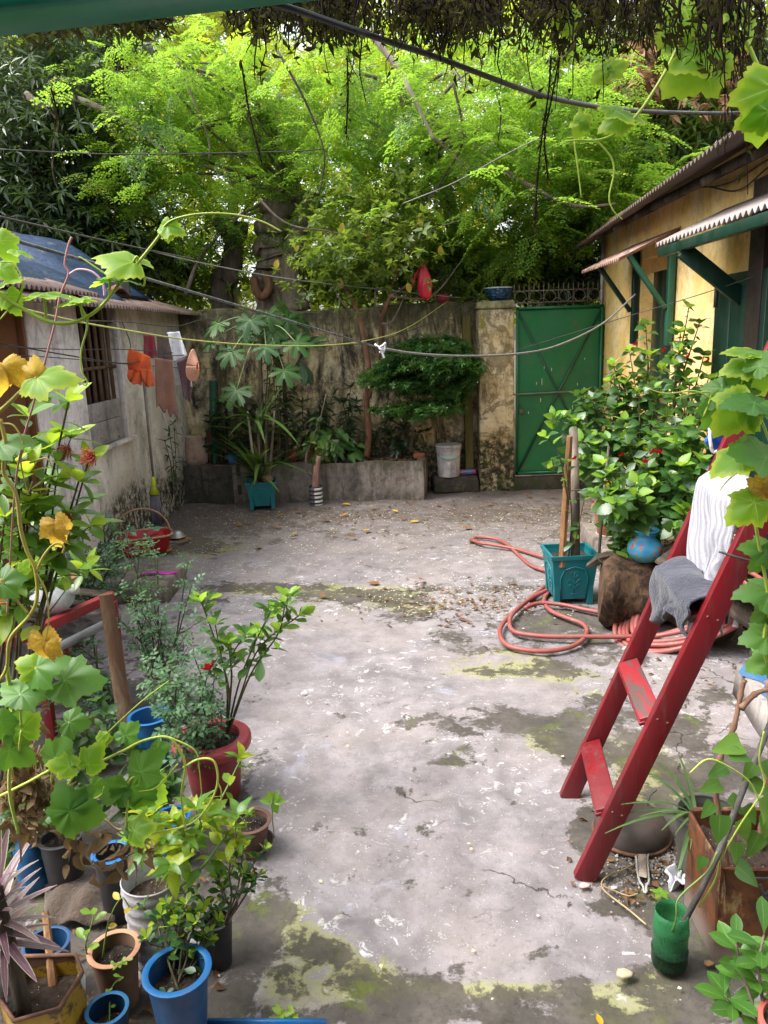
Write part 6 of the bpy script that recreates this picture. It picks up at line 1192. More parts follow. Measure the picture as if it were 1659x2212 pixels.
# rusty tin with plant
def rusty_tin():
    c = Vector((1.155, 2.18, 0)); r = thing('rusty_tin', 'large square rusty tin used as a planter, with faded lettering', 'tin', c)
    rb = NB('rusty_tin'); v = rb.coord(); vs = rb.coord('Object', (1, 1, .4)); n1 = rb.ss(rb.noise(9, 9, .72, v, .4), .42, .6)
    col = rb.mix(n1, (.14, .05, .018), (.06, .026, .016)); col = rb.mix(rb.ss(rb.noise(7, 8, .72, vs), .54, .62), col, (.24, .17, .08)); col = rb.mix(rb.ss(rb.noise(17, 6, .7, vs), .63, .68), col, (.05, .055, .07)); col = rb.mix(rb.ss(rb.sep(v, 2), .14, .02), col, (.17, .13, .11))
    rb.bump(rb.noise(40, 6, .7, v), .5, .006); m = rb.fin(col, .72, .3, .15)
    w, h = .30, .37; rz = -.06; m3 = Matrix.Rotation(rz, 3, 'Z')
    def ring(s, z, n=6, rad=.12):
        out = []
        for qx, qy, a0 in ((1, 1, 0), (-1, 1, 90), (-1, -1, 180), (1, -1, 270)):
            for i in range(n):
                a = math.radians(a0 + 90 * i / (n - 1)); out.append(c + m3 @ Vector((s / 2 * (qx * (1 - rad) + rad * math.cos(a)), s / 2 * (qy * (1 - rad) + rad * math.sin(a)), z)))
        return out
    mb = MB(); zs = [0, .015, .1, .2, .3, h - .012, h - .006, h]; sc = [w * .985, w, w * 1.0, w * .992, w * 1.0, w, w * 1.012, w * 1.01]; N = 24
    rows = [ring(s, z) for s, z in zip(sc, zs)] + [ring(w * .985, h - .005), ring(w * .97, .02)]
    rows = [[p + Vector((.006 * math.sin(k * 1.1 + j), .006 * math.cos(k * .9 + j * 2), 0)) for k, p in enumerate(row)] for j, row in enumerate(rows)]
    mb.add([p for row in rows for p in row], [(j * N + k, j * N + (k + 1) % N, (j + 1) * N + (k + 1) % N, (j + 1) * N + k) for j in range(len(rows) - 1) for k in range(N)]); mb.build('body', m, r, auto=50)
    MB().grid(lambda u, v: c + m3 @ Vector(((u - .5) * w * .95, (v - .5) * w * .95, .30 + .015 * math.sin(u * 15) * math.cos(v * 12))), 14, 14).build('soil', M['soil'], r)
    ink = paint('faded_black_print', (.03, .03, .035), (.06, .05, .045), wear=.3, wearcol=(.16, .07, .03))
    fr_ = lambda x, z: c + m3 @ Vector((x, -w / 2 - .004, z))
    for pts in ([(-.05, .335), (.12, .338)], [(-.035, .315), (-.02, .28), (-.005, .262), (.012, .268), (.018, .285), (.008, .296), (-.008, .288), (-.022, .262), (-.03, .25)], [(.018, .285), (.03, .275), (.042, .29), (.045, .334)], [(.072, .336), (.074, .25)], [(.11, .337), (.112, .25)]):
        c_ = bez([fr_(x, z) for x, z in pts], 5); ex = m3 @ Vector((0, -1, 0)); mb = MB()
        for i in range(len(c_) - 1): mb.bar(c_[i], c_[i + 1], .010, .002, (c_[i + 1] - c_[i]).cross(ex))
        mb.build('lettering', ink, r)
    return c
tc = rusty_tin()
bt2 = pot('grey_tub', 'grey plastic tub standing behind the rusty tin', 'tub', (1.16, 2.50, 0), .12, .10, .24, paint('grey_tub', (.12, .115, .10), (.08, .075, .065), rough=.6), M['soil_dark'], rimw=.006, rimh=.015)
r = thing('spider_plant', 'spider plant with arching striped blades behind the rusty tin', 'plant', (1.10, 2.46, .24))
for k in range(22):
    a = rnd.uniform(0, 2 * PI) if k > 8 else rnd.uniform(2.6, 4.2); el = rnd.uniform(.1, 1.0); place(gp[0], r, (1.09, 2.45, .25), (math.cos(a) * math.cos(el), math.sin(a) * math.cos(el), math.sin(el)), (0, 0, 1), rnd.uniform(.18, .31))
r = thing('woody_plant', 'woody knobbly stemmed plant growing in the rusty tin', 'plant', (tc.x, tc.y, .3))
kb = bark('knobbly_stem', (.16, .085, .055), (.27, .16, .11))
for pts in ([(1575, 1900, 2.10), (1560, 1800, 2.12), (1545, 1700, 2.15), (1555, 1640, 2.16), (1585, 1570, 2.18), (1600, 1500, 2.2), (1608, 1470, 2.2)], [(1600, 1530, 2.18), (1630, 1500, 2.2), (1655, 1490, 2.2)], [(1640, 1880, 2.2), (1645, 1790, 2.22), (1660, 1680, 2.24), (1665, 1560, 2.26), (1658, 1470, 2.28)]):
    c_ = bez([D(*p) for p in pts], 6); MB().tube(c_, [.0095 + .003 * (i % 6 == 0) - .003 * i / len(c_) for i in range(len(c_))], 8).build('stem', kb, r)
hl = [leaf_mb('heart', .72, 8, .2, .2, wave=.015).mesh('heart_leaf', leafmat('betel_leaf', (.05, .14, .03), (.13, .26, .03), (.32, .6, .05), vein=(.14, .28, .06), tf=.4, rough=.3, altpow=1.5))]
r = thing('betel_vine', 'heart leaved climbing vine around the stems in the rusty tin', 'plant', (tc.x, tc.y, .3))
for x, y, Y, s, dx, dz in ((1600, 1605, 2.1, 60, -1, .0), (1575, 1625, 2.08, 42, .9, -.2), (1568, 1655, 2.05, 42, -.8, -.2), (1555, 1690, 2.05, 45, -.8, -.1), (1555, 1760, 2.0, 56, -.1, -.9), (1600, 1770, 2.05, 46, .3, -1), (1650, 1720, 2.0, 56, .1, -1), (1590, 1820, 2.0, 44, .0, -1), (1590, 1870, 2.0, 56, .8, -.6), (1620, 1690, 2.1, 46, .7, -.3), (1640, 1800, 2.05, 50, -.5, -.8), (1655, 1640, 2.1, 50, .2, -.8), (1540, 1735, 2.1, 36, -.6, -.5), (1520, 1850, 2.0, 30, -.4, -.8), (1610, 1740, 2.1, 40, .4, -.7), (1660, 1760, 2.05, 46, -.2, -.8), (1630, 1650, 2.12, 40, -.5, -.4), (1575, 1720, 2.1, 40, .5, -.6)):
    p = D(x, y, Y); place(hl[0], r, p, (dx, -.35, dz), nrm(Vector((.1, -.7, .8)) + rv(.25)), px_size(s, p) * 1.15)
for pts in ([(1490, 1670), (1530, 1640), (1580, 1660), (1620, 1690), (1640, 1730)], [(1650, 1580), (1640, 1640), (1650, 1700), (1600, 1780), (1560, 1850), (1545, 1900), (1510, 1960)]):
    MB().tube(bez([D(x, y, 2.03) for x, y in pts], 6), .0028, 5).build('tendril', M['vine'], r)
gs = bark('grey_weathered', (.065, .06, .056), (.14, .13, .12))
o = MB().tube(bez([Vector((bc_.x + .01, bc_.y, .08)), D(1540, 1870, 2.02), D(1600, 1720, 2.1), D(1665, 1560, 2.2), D(1700, 1470, 2.25)], 5), .0095, 7).build('leaning_stick', gs); tag(o, 'long grey weathered stick leaning from the green bottle to the right', 'stick')
r = thing('seedling_vine', 'thin twining stem rising out of the green bottle', 'vine', bc_); MB().tube(bez([Vector((bc_.x - .01, bc_.y, .09)), D(1460, 1990, 1.98), D(1462, 1950, 1.98), D(1480, 1925, 1.99), D(1530, 1880, 2.0), D(1550, 1840, 2.0)], 6), .003, 5).build('stem', M['twig_green'], r)
# plant in the lower right corner
LF['euph'] = leafmat('spatulate_leaf', (.05, .15, .025), (.10, .26, .03), (.3, .6, .05), vein=(.2, .36, .1), tf=.35, rough=.34, altpow=1.5)
eu = [leaf_mb('obov', .42, 8, .15, .25).mesh('spatulate_leaf', LF['euph'])]; b0 = Vector((1.02, 1.72, 0))
r = thing('corner_plant', 'plant with rounded spoon shaped leaves in the lower right corner', 'plant', b0)
for st in ([b0, D(1620, 2150, 1.80), D(1598, 2080, 1.86), D(1590, 2040, 1.88)], [b0, D(1640, 2100, 1.8), D(1650, 2020, 1.85)], [b0, D(1600, 2190, 1.80), D(1565, 2150, 1.82)]):
    c_ = bez(st, 6); MB().tube(c_, (.006, .003), 6).build('stem', M['bark'], r)
    for k in range(12):
        t = .4 + .6 * k / 11; p = c_[int(t * (len(c_) - 1))]; a = k * 2.4; place(eu[0], r, p, nrm((math.cos(a), math.sin(a) - .25, .45 + rnd.uniform(-.2, .3))), nrm(Vector((0, -.4, 1)) + rv(.3)), rnd.uniform(.075, .11))
pot('corner_pot', 'red clay pot at the lower right corner of the view', 'pot', (1.06, 1.70, -.0), .085, .07, .15, paint('red_clay', (.40, .10, .08)), M['soil'], rimw=.008, rimh=.02)

# ---------------------------------------------------------------- washing and tools by the white house
def sheet(name, label, cat, c4, mat, fold=.02, fq=9, nu=18, nv=18, thick=.006, hem=0.0):
    """hanging cloth from four corner points: top left, top right, bottom right, bottom left"""
    a, b, c, d = [Vector(p) for p in c4]
    def f(u, v):
        p = a.lerp(b, u).lerp(d.lerp(c, u), v); k = v ** .7
        return p + Vector((0, -fold * k * math.sin(u * fq + v * 2), hem * v ** 4 * math.sin(u * 17)))
    return tag(MB().grid(f, nu, nv).build(name, mat, solid=thick), label, cat)
def shorts():
    m = cloth('orange_cotton', (.62, .10, .012), (.5, .07, .01), 120); r = thing('orange_shorts', 'bright orange shorts pegged on the wire by the barred window', 'shorts', D(300, 750, 6.8)); Y = 6.8
    def gr(c4, nm):
        a, b, c, d = [D(x, y, yy) for x, y, yy in c4]
        MB().grid(lambda u, v: a.lerp(b, u).lerp(d.lerp(c, u), v) + Vector((0, -.03 * math.sin(u * 9 + v * 4) * (.3 + v), .006 * math.sin(u * 23) * v)), 14, 12).build(nm, m, r, solid=.012)
    gr(((279, 752, Y), (323, 770, Y + .15), (326, 800, Y + .15), (276, 800, Y)), 'waist'); gr(((276, 799, Y - .01), (304, 799, Y + .07), (305, 832, Y + .07), (279, 826, Y)), 'leg'); gr(((302, 796, Y + .06), (327, 799, Y + .15), (333, 833, Y + .17), (315, 836, Y + .1)), 'leg')
shorts()
sheet('brown_towel', 'thin brown towel with fringed end hanging beside orange shorts', 'towel', [D(334, 772, 7.05), D(372, 778, 7.25), D(384, 902, 7.2), D(340, 880, 7.0)], cloth('brown_gauze', (.19, .085, .05), (.14, .06, .04), 130), .03, 8, hem=.03)
sheet('dark_red_cloth', 'dark red cloth hanging behind the orange shorts', 'cloth', [D(310, 723, 7.3), D(333, 725, 7.4), D(340, 776, 7.35), D(312, 768, 7.25)], cloth('dark_red', (.16, .008, .02)), .02)
sheet('dark_scarf', 'dark patterned scarf hung between red cloth and white cloth', 'scarf', [D(338, 722, 7.42), D(362, 720, 7.5), D(372, 778, 7.5), D(342, 776, 7.4)], cloth('dark_knit', (.05, .035, .035), (.10, .07, .06), 60), .015)
sheet('white_cloth', 'white cloth bag hanging high on the wire', 'cloth', [D(361, 718, 7.55), D(388, 716, 7.62), D(406, 768, 7.6), D(378, 782, 7.55)], cloth('white_sheet', (.55, .56, .58), (.42, .43, .46)), .03, 7)
sheet('white_undershirt', 'narrow white cloth showing below the dark purple scarf', 'cloth', [D(373, 778, 7.6), D(408, 772, 7.7), D(417, 836, 7.7), D(382, 834, 7.6)], cloth('white_undershirt', (.48, .47, .48), (.36, .35, .37)), .02, 6)
sheet('purple_scarf', 'dark purple scarf with red fringe hanging to a point', 'scarf', [D(382, 782, 7.5), D(412, 768, 7.6), D(412, 868, 7.52), D(398, 858, 7.45)], cloth('purple_knit', (.07, .03, .04), (.045, .02, .03), 60), .02, 6, hem=.02)
hm_ = NB('sun_hat'); uv = hm_.coord('UV'); hatc = hm_.mix(hm_.ss(hm_.ma('FRACT', hm_.ma('MULTIPLY', hm_.sep(uv, 1), 8)), .35, .6), (.62, .16, .04), (.55, .42, .34)); hm_.bump(hm_.noise(80, 3, .5, hm_.coord()), .4, .004); hatm = hm_.fin(hatc, .85)
hc = D(421, 790, 7.4); hx = nrm((.75, -.6, -.15)); s_, d_, n_ = frame(hx, (0, 0, 1))
def hatf(u, v):
    a = u * 2 * PI; rr = (.02 + .085 * v ** .8); return hc + (s_ * math.cos(a) * .7 + n_ * math.sin(a) * 1.45) * rr - d_ * (.035 * v - .045 * (1 - v) ** 2 - .02 * math.sin(2 * a) * v)
tag(MB().grid(hatf, 30, 10).build('sun_hat', hatm, solid=.006), 'orange and white ringed sun hat hanging at the end of the washing', 'hat')
r = thing('broom', 'broom with grey bristles and lime clamp leaning on the white wall', 'broom', D(340, 1130, 8.0))
bt_, bb = D(307, 790, 8.05), D(332, 1040, 7.95)
MB().tube([bt_, bb], .013, 8).build('pole', paint('grey_pole', (.20, .18, .15), (.12, .11, .09)), r)
lime = paint('lime_plastic', (.42, .50, .01), rough=.4); MB().tube([D(330, 1030, 7.95), D(332, 1046, 7.94), D(332, 1050, 7.94), D(333, 1068, 7.93)], [.02, .026, .022, .06], 10).build('clamp', lime, r)
bm = MB(); a_, b_ = D(333, 1066, 7.93), D(341, 1134, 7.88)
for k in range(90):
    a = rnd.uniform(0, 2 * PI); q = rnd.random() ** .5; o1 = Vector((math.cos(a) * .045 * q, math.sin(a) * .03 * q, 0)); o2 = Vector((math.cos(a) * .075 * q + rnd.uniform(-.012, .012), math.sin(a) * .05 * q, rnd.uniform(-.03, .03))); bm.tube([a_ + o1, (a_ + b_) / 2 + (o1 + o2) / 2, b_ + o2], [.0055, .005, .0025], 4)
bm.build('bristles', paint('grey_bristle', (.17, .16, .19), (.11, .10, .13), rough=.9), r)
# red basket, metal bowl, slabs and pink scraps
q = G(302, 1200); q = Vector((q.x - .0, q.y + .14, 0)); r = thing('red_basket', 'shallow red basket with arched rope handle on the ground', 'basket', q)
rb_ = paint('red_basket', (.36, .006, .010), (.26, .006, .01), rough=.45, bump=.5, sc=9); mt = Matrix.Rotation(.35, 3, 'Z')
def ring_(s, z, n=40): return [q + mt @ Vector((.27 * s * abs(math.cos(a)) ** .5 * (1 if math.cos(a) > 0 else -1), .19 * s * abs(math.sin(a)) ** .5 * (1 if math.sin(a) > 0 else -1), z)) for a in np.linspace(0, 2 * PI, n + 1)[:-1]]
rows = [ring_(.8, .005), ring_(.84, .02), ring_(1.0, .17), ring_(1.02, .175), ring_(.97, .17), ring_(.82, .03)]
MB().add([p for w_ in rows for p in w_], [(j * 40 + k, j * 40 + (k + 1) % 40, (j + 1) * 40 + (k + 1) % 40, (j + 1) * 40 + k) for j in range(5) for k in range(40)] + [tuple(range(200, 240))]).build('body', rb_, r)
rp_ = paint('rope', (.32, .16, .08), (.42, .30, .18), sc=40, rough=.9, bump=1)
MB().tube([*ring_(1.03, .172), ring_(1.03, .172)[0]], .012, 7).build('rim', rp_, r)
MB().tube([q + mt @ Vector((.265 * math.cos(a), .0, .17 + .26 * math.sin(a))) for a in np.linspace(0, PI, 24)], .009, 7).build('handle', rp_, r)
MB().grid(lambda u, v: q + mt @ Vector(((u - .5) * .42, (v - .5) * .28, .12 + .03 * math.sin(u * 9) * math.cos(v * 7))), 14, 10).build('lining', rb_, r)
q = G(384, 1160); r = thing('metal_bowl', 'small upturned metal bowl on the ground near the broom', 'bowl', (q.x, q.y, 0))
am = paint('dull_aluminium', (.42, .40, .38), (.3, .28, .26), rough=.35, metal=.6)
MB().lathe([(.075, .0), (.085, .004), (.07, .012), (.062, .04), (.04, .06), (.035, .066), (.001, .066)], (q.x, q.y, 0), 30, cap=False).build('body', am, r)
MB().lathe([(.074, -.001), (.09, .003), (.088, .009), (.07, .012)], (q.x, q.y, 0.001), 30, cap=False).build('rim', am, r)
p = [G(262, 1236), G(330, 1212), G(398, 1192), G(330, 1185)]
o = MB().hexa([(-2.15, 5.75, -.02), (-1.72, 5.75, -.02), (-1.72, 6.35, -.02), (-2.3, 6.35, -.02), (-2.14, 5.76, .14), (-1.73, 5.76, .14), (-1.73, 6.34, .14), (-2.29, 6.34, .14)]).build('concrete_slab', M['bed'], bev=.015); tag(o, 'low grey concrete slab beside the rose bushes', 'slab')
pk = paint('magenta_plastic', (.62, .02, .42), rough=.4)
o = MB().grid(lambda u, v: Vector((-2.0 + .28 * u, 5.98 + .05 * v + .05 * u, .155 + .012 * math.sin(u * 6))), 10, 4).build('pink_comb', pk, solid=.01); tag(o, 'flat magenta plastic strip lying on the concrete slab', 'strip')
q = G(282, 1285); o = MB().lathe([(.001, 0), (.05, .004), (.072, .02), (.06, .05), (.02, .055), (.001, .055)], (q.x, q.y, .0), 14, jit=.12).build('pink_cup', pk); tag(o, 'crushed magenta plastic cup lying on the ground by the post', 'cup')
o = MB().grid(lambda u, v: G(300, 1262) + Vector((-.16 + .34 * u, .05 * v, .012 + .015 * math.sin(u * 4))), 8, 3).build('cardboard', paint('cardboard', (.30, .17, .11), rough=.9), solid=.006); tag(o, 'flat brown cardboard scrap behind the magenta cup', 'cardboard')

# ---------------------------------------------------------------- bench, post and pots on the left
M['redmetal'] = paint('red_iron', (.28, .018, .025), (.20, .014, .02), wear=.3, wearcol=(.34, .14, .13), rough=.5, sc=7)
def bench():
    r = thing('red_bench', 'red iron stand with a tilted rail carrying pots', 'stand', (-1.75, 3.6, 0)); m = M['redmetal']
    a, b = Vector((-1.86, 3.13, .655)), Vector((-1.50, 4.0, .655)); off = Vector((-.36, .15, 0))
    for k, o_ in enumerate((Vector(), off)):
        MB().bar(a + o_, b + o_, .05, .045, (0, 0, 1)).build('rail', m, r, bev=.003)
    for t in (.05, .3, .55, .8, .97): p = a.lerp(b, t); MB().bar(p + Vector((0, 0, .01)), p + off + Vector((0, 0, .01)), .07, .02, (b - a)).build('slat', M['bark_dark'], r)
    for p in (a.lerp(b, .0), a.lerp(b, .55) + off * .3, b + Vector((.005, -.03, 0)), a + off, b + off): MB().bar((p.x, p.y, 0), (p.x, p.y, p.z - .02), .045, .045, (1, 0, 0)).build('leg', m, r, bev=.003)
    lz = Vector((.02, 0, -.12)); MB().quadbox(a.lerp(b, .25) + lz, b + lz, b + lz + Vector((-.16, .05, .05)), a.lerp(b, .25) + lz + Vector((-.16, .05, .05)), (0, 0, .006)).build('tray', stucco('grey_tray', (.16, .14, .14), (.30, .27, .27), patch=.5), r)
    MB().bar(a.lerp(b, .25) + lz + Vector((.01, 0, -.0)), b + lz + Vector((.01, 0, 0)), .05, .006, (0, 0, 1)).build('tray_edge', paint('zinc', (.34, .34, .36), rough=.4), r)
    return a, b
ba, bb_ = bench()
pw = bark('weathered_post', (.13, .075, .045), (.24, .17, .115), 8)
o = MB().tube(bez([G(279, 1612), D(262, 1500, 3.60), D(243, 1380, 3.63), D(228, 1284, 3.66)], 5), [.040, .037, .035, .036] * 5 + [.034] * 4 if 0 else (.041, .034), 10).build('wooden_post', pw, auto=60); tag(o, 'rough brown wooden post standing at the end of the red stand', 'post')
dm_ = {k: v for k, v in ()}
cb = stucco('crushed_white', (.46, .47, .50), (.64, .65, .68), streak=.1, patch=.15)
q = Vector((-1.70, 3.72, .68)); r = thing('white_bottle', 'crushed white plastic bottle lying on the red rail', 'bottle', q)
MB().lathe([(.001, -.105), (.05, -.10), (.078, -.075), (.088, -.03), (.083, .02), (.086, .05), (.07, .085), (.03, .10), (.022, .12), (.001, .12)], q + Vector((0, 0, .07)), 28, Matrix.Rotation(1.25, 3, 'Y') @ Matrix.Rotation(.3, 3, 'Z'), jit=.06).build('body', cb, r, sub=1)
MB().lathe([(.026, .11), (.028, .125), (.026, .14), (.001, .142)], q + Vector((0, 0, .07)), 16, Matrix.Rotation(1.25, 3, 'Y') @ Matrix.Rotation(.3, 3, 'Z')).build('neck', cb, r)
bw = pot('clay_bowl', 'wide chipped terracotta bowl planter at the end of the stand', 'pot', (-1.93, 4.12, .62), .185, .12, .12, paint('chipped_clay', (.42, .20, .09), (.34, .16, .08), wear=.4, wearcol=(.62, .52, .44), rough=.85), M['soil'], rimw=.02, rimh=.03)
pot('red_pot', 'red painted pot on the left of the stand with a thick rim', 'pot', (-1.98, 3.42, .66), .15, .11, .17, M['redmetal'], M['soil_dark'], rimw=.03, rimh=.045)
pot('red_pot', 'second red pot under the vine leaves at the near end of the stand', 'pot', (-1.86, 3.0, .55), .11, .09, .16, M['redmetal'], M['soil_dark'], rimw=.02, rimh=.04)
M['bluepl'] = paint('blue_plastic', (.005, .10, .27), (.005, .08, .21), wear=.2, wearcol=(.10, .15, .2), rough=.5, sc=6, dirt=.7)
M['bluepl2'] = paint('deep_blue_plastic', (.005, .05, .135), (.004, .035, .10), wear=.25, wearcol=(.06, .07, .09), rough=.5, sc=7, dirt=.7)
M['brightblue'] = paint('bright_blue_rim', (.004, .105, .30), (.004, .085, .24), wear=.15, wearcol=(.12, .2, .25), rough=.42, dirt=.5)
M['redpot'] = paint('dull_red_pot', (.20, .02, .024), (.14, .014, .018), wear=.2, wearcol=(.10, .04, .04), rough=.55)
pot('rose_pot', 'large red cement pot with a wide chipped rim', 'pot', (-.80, 3.10, 0), .135, .105, .29, M['redpot'], M['soil_dark'], rimw=.038, rimh=.05, rimmat=paint('red_rim', (.30, .035, .045), (.24, .026, .035), wear=.22, wearcol=(.45, .24, .2), rough=.5, sc=9), lvl=.88)
sp, w_ = pot_px('terracotta_pot', 'small damp clay pot standing in a saucer in the open', 'pot', 538, 1772, 49, .125, .72, M['terra_dark'], M['soil_dark'], rimw=.1, rimh=.025)
MB().lathe([(.001, .0), (.07, 0), (.088, .03), (.092, .034), (.084, .032), (.068, .008), (.001, .008)], (w_.x - .0, w_.y, 0), 36, cap=False).build('saucer', M['terra_dark']); tag(bpy.data.objects['saucer.001'], 'dark clay saucer under the small pot in the open', 'saucer')
r = thing('sprout', 'single pale sprout growing in the small clay pot', 'seedling', (w_.x, w_.y, .11)); MB().tube(bez([(w_.x + .0, w_.y, .10), (w_.x, w_.y, .135), (w_.x + .004, w_.y, .155)], 4), .002, 5).build('stem', M['bark'], r)
for k in range(7): place(hiby[0], r, (w_.x, w_.y, .135 + .004 * k), (math.cos(k * 2.2), math.sin(k * 2.2), .7), (0, 0, 1), .032)
r = thing('sprig', 'slim sprig rising behind the small clay pot', 'seedling', (w_.x + .08, w_.y + .05, 0)); MB().tube(bez([(w_.x + .085, w_.y + .06, 0), D(588, 1760, w_.y), D(590, 1722, w_.y)], 5), .0022, 5).build('stem', M['twig_green'], r)
for dx, dz in ((-.3, 1), (.4, .8), (.8, .1), (-.7, .2), (.2, -.6)): place(hiby[0], r, D(590, 1730, w_.y), (dx, -.2, dz), (0, -.6, .6), .055)
blue1, wb1 = pot_px('blue_pot', 'big glossy blue plastic pot at the bottom left', 'pot', 382, 2093, 74, .30, .66, M['bluepl2'], M['soil_dark'], rimw=.11, rimh=.045, rimmat=M['brightblue'], lvl=.80)
tp1, wt1 = pot_px('clay_flower_pot', 'old terracotta pot with mossy sides beside the big blue pot', 'pot', 246, 2048, 56, .20, .74, paint('mossy_clay', (.16, .09, .055), (.09, .06, .035), wear=.2, wearcol=(.28, .16, .09), rough=.9), M['soil_dark'], rimw=.10, rimh=.04, rimmat=paint('clay_rim', (.42, .22, .13), (.32, .17, .10), rough=.85), lvl=.8)
bp2, wb2 = pot_px('blue_pot', 'small chipped blue pot at the bottom edge left of the big one', 'pot', 231, 2178, 46, .15, .8, M['bluepl2'], M['soil'], rimw=.05, rimh=.02, rimmat=paint('chipped_blue', (.014, .17, .40), wear=.3, wearcol=(.3, .18, .14), rough=.5), lvl=.62)
bp3, wb3 = pot_px('blue_pot', 'dark blue pot behind the yellow tin', 'pot', 100, 2036, 50, .18, .8, M['bluepl2'], M['soil_dark'], rimw=.04, rimh=.02, lvl=.6)
bp4, wb4 = pot_px('black_pot', 'black pot with bright blue rim behind the ribbed bucket', 'pot', 240, 1840, 42, .26, .8, M['black'], M['soil_dark'], rimw=.12, rimh=.045, rimmat=M['brightblue'], lvl=.85)
bp5, wb5 = pot_px('black_pot', 'wide black pot under the grey green vine leaf', 'pot', 130, 1805, 48, .24, .8, M['black'], M['soil_dark'], rimw=.1, rimh=.04)
bp6, wb6 = pot_px('black_pot', 'small round black pot holding the azalea', 'pot', 468, 1985, 34, .17, .74, M['black'], M['soil_dark'], rimw=.04, rimh=.02)
lb, wlb = pot_px('light_blue_pot', 'light blue pot half hidden behind the rose stems', 'pot', 322, 1545, 46, .26, .75, M['bluepl'], M['soil_dark'], rimw=.08, rimh=.03, rimmat=M['brightblue'], lvl=.6)
lb2, wlb2 = pot_px('light_blue_pot', 'blue pot glimpsed under the vine left of the red pot', 'pot', 372, 1762, 40, .2, .8, M['bluepl'], M['soil_dark'], rimw=.06, rimh=.03, rimmat=M['brightblue'], lvl=.7)
bk, wbk = pot_px('ribbed_bucket', 'grey white ribbed plastic bucket used as a pot', 'bucket', 326, 1893, 64, .34, .82, stucco('translucent_grey', (.30, .29, .30), (.48, .47, .49), streak=.3, patch=.3), M['soil'], ridges=8, lvl=.8, ridge_amp=.035)
r = thing('blue_jug', 'crumpled bright blue plastic jug between the purple leaves', 'jug', G(82, 1915)); q = G(82, 1915)
MB().lathe([(.001, 0), (.06, 0), (.065, .05), (.05, .08), (.066, .12), (.055, .17), (.06, .2), (.02, .25), (.001, .25)], q, 16, Matrix.Rotation(.12, 3, 'X'), jit=.08).build('body', M['bluepl'], r, sub=1)
o = MB().bar(G(99, 1915, .02), G(150, 1838, .14), .06, .02, (.8, -.2, .4)).build('red_plank', paint('old_red_plank', (.13, .03, .025), (.09, .03, .025), wear=.3, wearcol=(.2, .12, .1))); tag(o, 'old red painted plank leaning among the pots', 'plank')
q = G(170, 1965); o = MB().grid(lambda u, v: G(100 + 150 * u, 1890 + 120 * v) + Vector((0, 0, .03 + .05 * math.sin(u * PI) * math.sin(v * PI) + .012 * math.sin(u * 13 + v * 9))), 16, 16).build('soil_sack', cloth('brown_sack', (.085, .06, .045), (.055, .04, .03)), solid=.01); tag(o, 'flattened dark brown sack between the black pots', 'sack')
def yellow_tin():
    z = .26; T_ = [G(x, y, z) for x, y in ((34, 2066), (163, 2062), (178, 2100), (128, 2178), (30, 2205), (-6, 2150))]; c = sum(T_, Vector()) / 6; r = thing('yellow_tin', 'cut open rusty yellow oil tin full of soil', 'tin', (c.x, c.y, 0))
    ym = paint('yellow_tin', (.40, .25, .01), (.24, .14, .012), wear=.46, wearcol=(.09, .05, .025), rough=.55, sc=9, dirt=.6); im = M['rust']; n = 6; mb = MB()
    lo = [Vector((c.x + (p.x - c.x) * .95, c.y + (p.y - c.y) * .95, 0)) for p in T_]; mb.add(lo + T_, [(k, (k + 1) % n, n + (k + 1) % n, n + k)[::-1] for k in range(n)]); mb.build('body', ym, r, smooth=False, solid=.004)
    MB().add([p + (c - p) * Vector((.02, .02, 0)).x + Vector((0, 0, -.005)) for p in T_] + [Vector((p.x + (c.x - p.x) * .03, p.y + (c.y - p.y) * .03, .10)) for p in T_], [(k, (k + 1) % n, n + (k + 1) % n, n + k) for k in range(n)]).build('liner', im, r, smooth=False)
    MB().tube(T_ + [T_[0]], .006, 6).build('rim', im, r)
    MB().add([Vector((p.x + (c.x - p.x) * .04, p.y + (c.y - p.y) * .04, .185 + .01 * (k % 2))) for k, p in enumerate(T_)] + [(c.x, c.y, .20)], [(k, (k + 1) % n, n) for k in range(n)]).build('soil', M['soil'], r)
    MB().tube([G(175, 2110, .25), G(176, 2180, .12), G(178, 2230, .02)], .012, 8).build('side_tube', paint('white_tube', (.6, .6, .6)), r)
    return c
yc = yellow_tin()
o = MB().tube([G(98, 1970, .34), G(115, 2130, .19)], [.010, .013], 6).build('cane', wd, smooth=False); tag(o, 'thin orange brown cane stuck in the yellow tin', 'stick')
pot_px('ribbed_tub', 'white ribbed plastic tub at the left edge', 'tub', -12, 2080, 38, .34, .9, stucco('white_tub', (.45, .45, .46), (.6, .6, .62)), M['soil'], ridges=16, ridge_amp=.03)
r = thing('blue_tray', 'bright blue plastic tray edge at the very bottom of the view', 'tray', G(575, 2240, .06))
MB().bar(G(450, 2218, .06), G(705, 2219, .06), .05, .012, (0, 0, 1)).build('side', M['brightblue'], r); MB().quadbox(G(450, 2219, .03), G(705, 2220, .03), G(720, 2290, .03), G(430, 2290, .03), (0, 0, .01)).build('base', M['brightblue'], r)

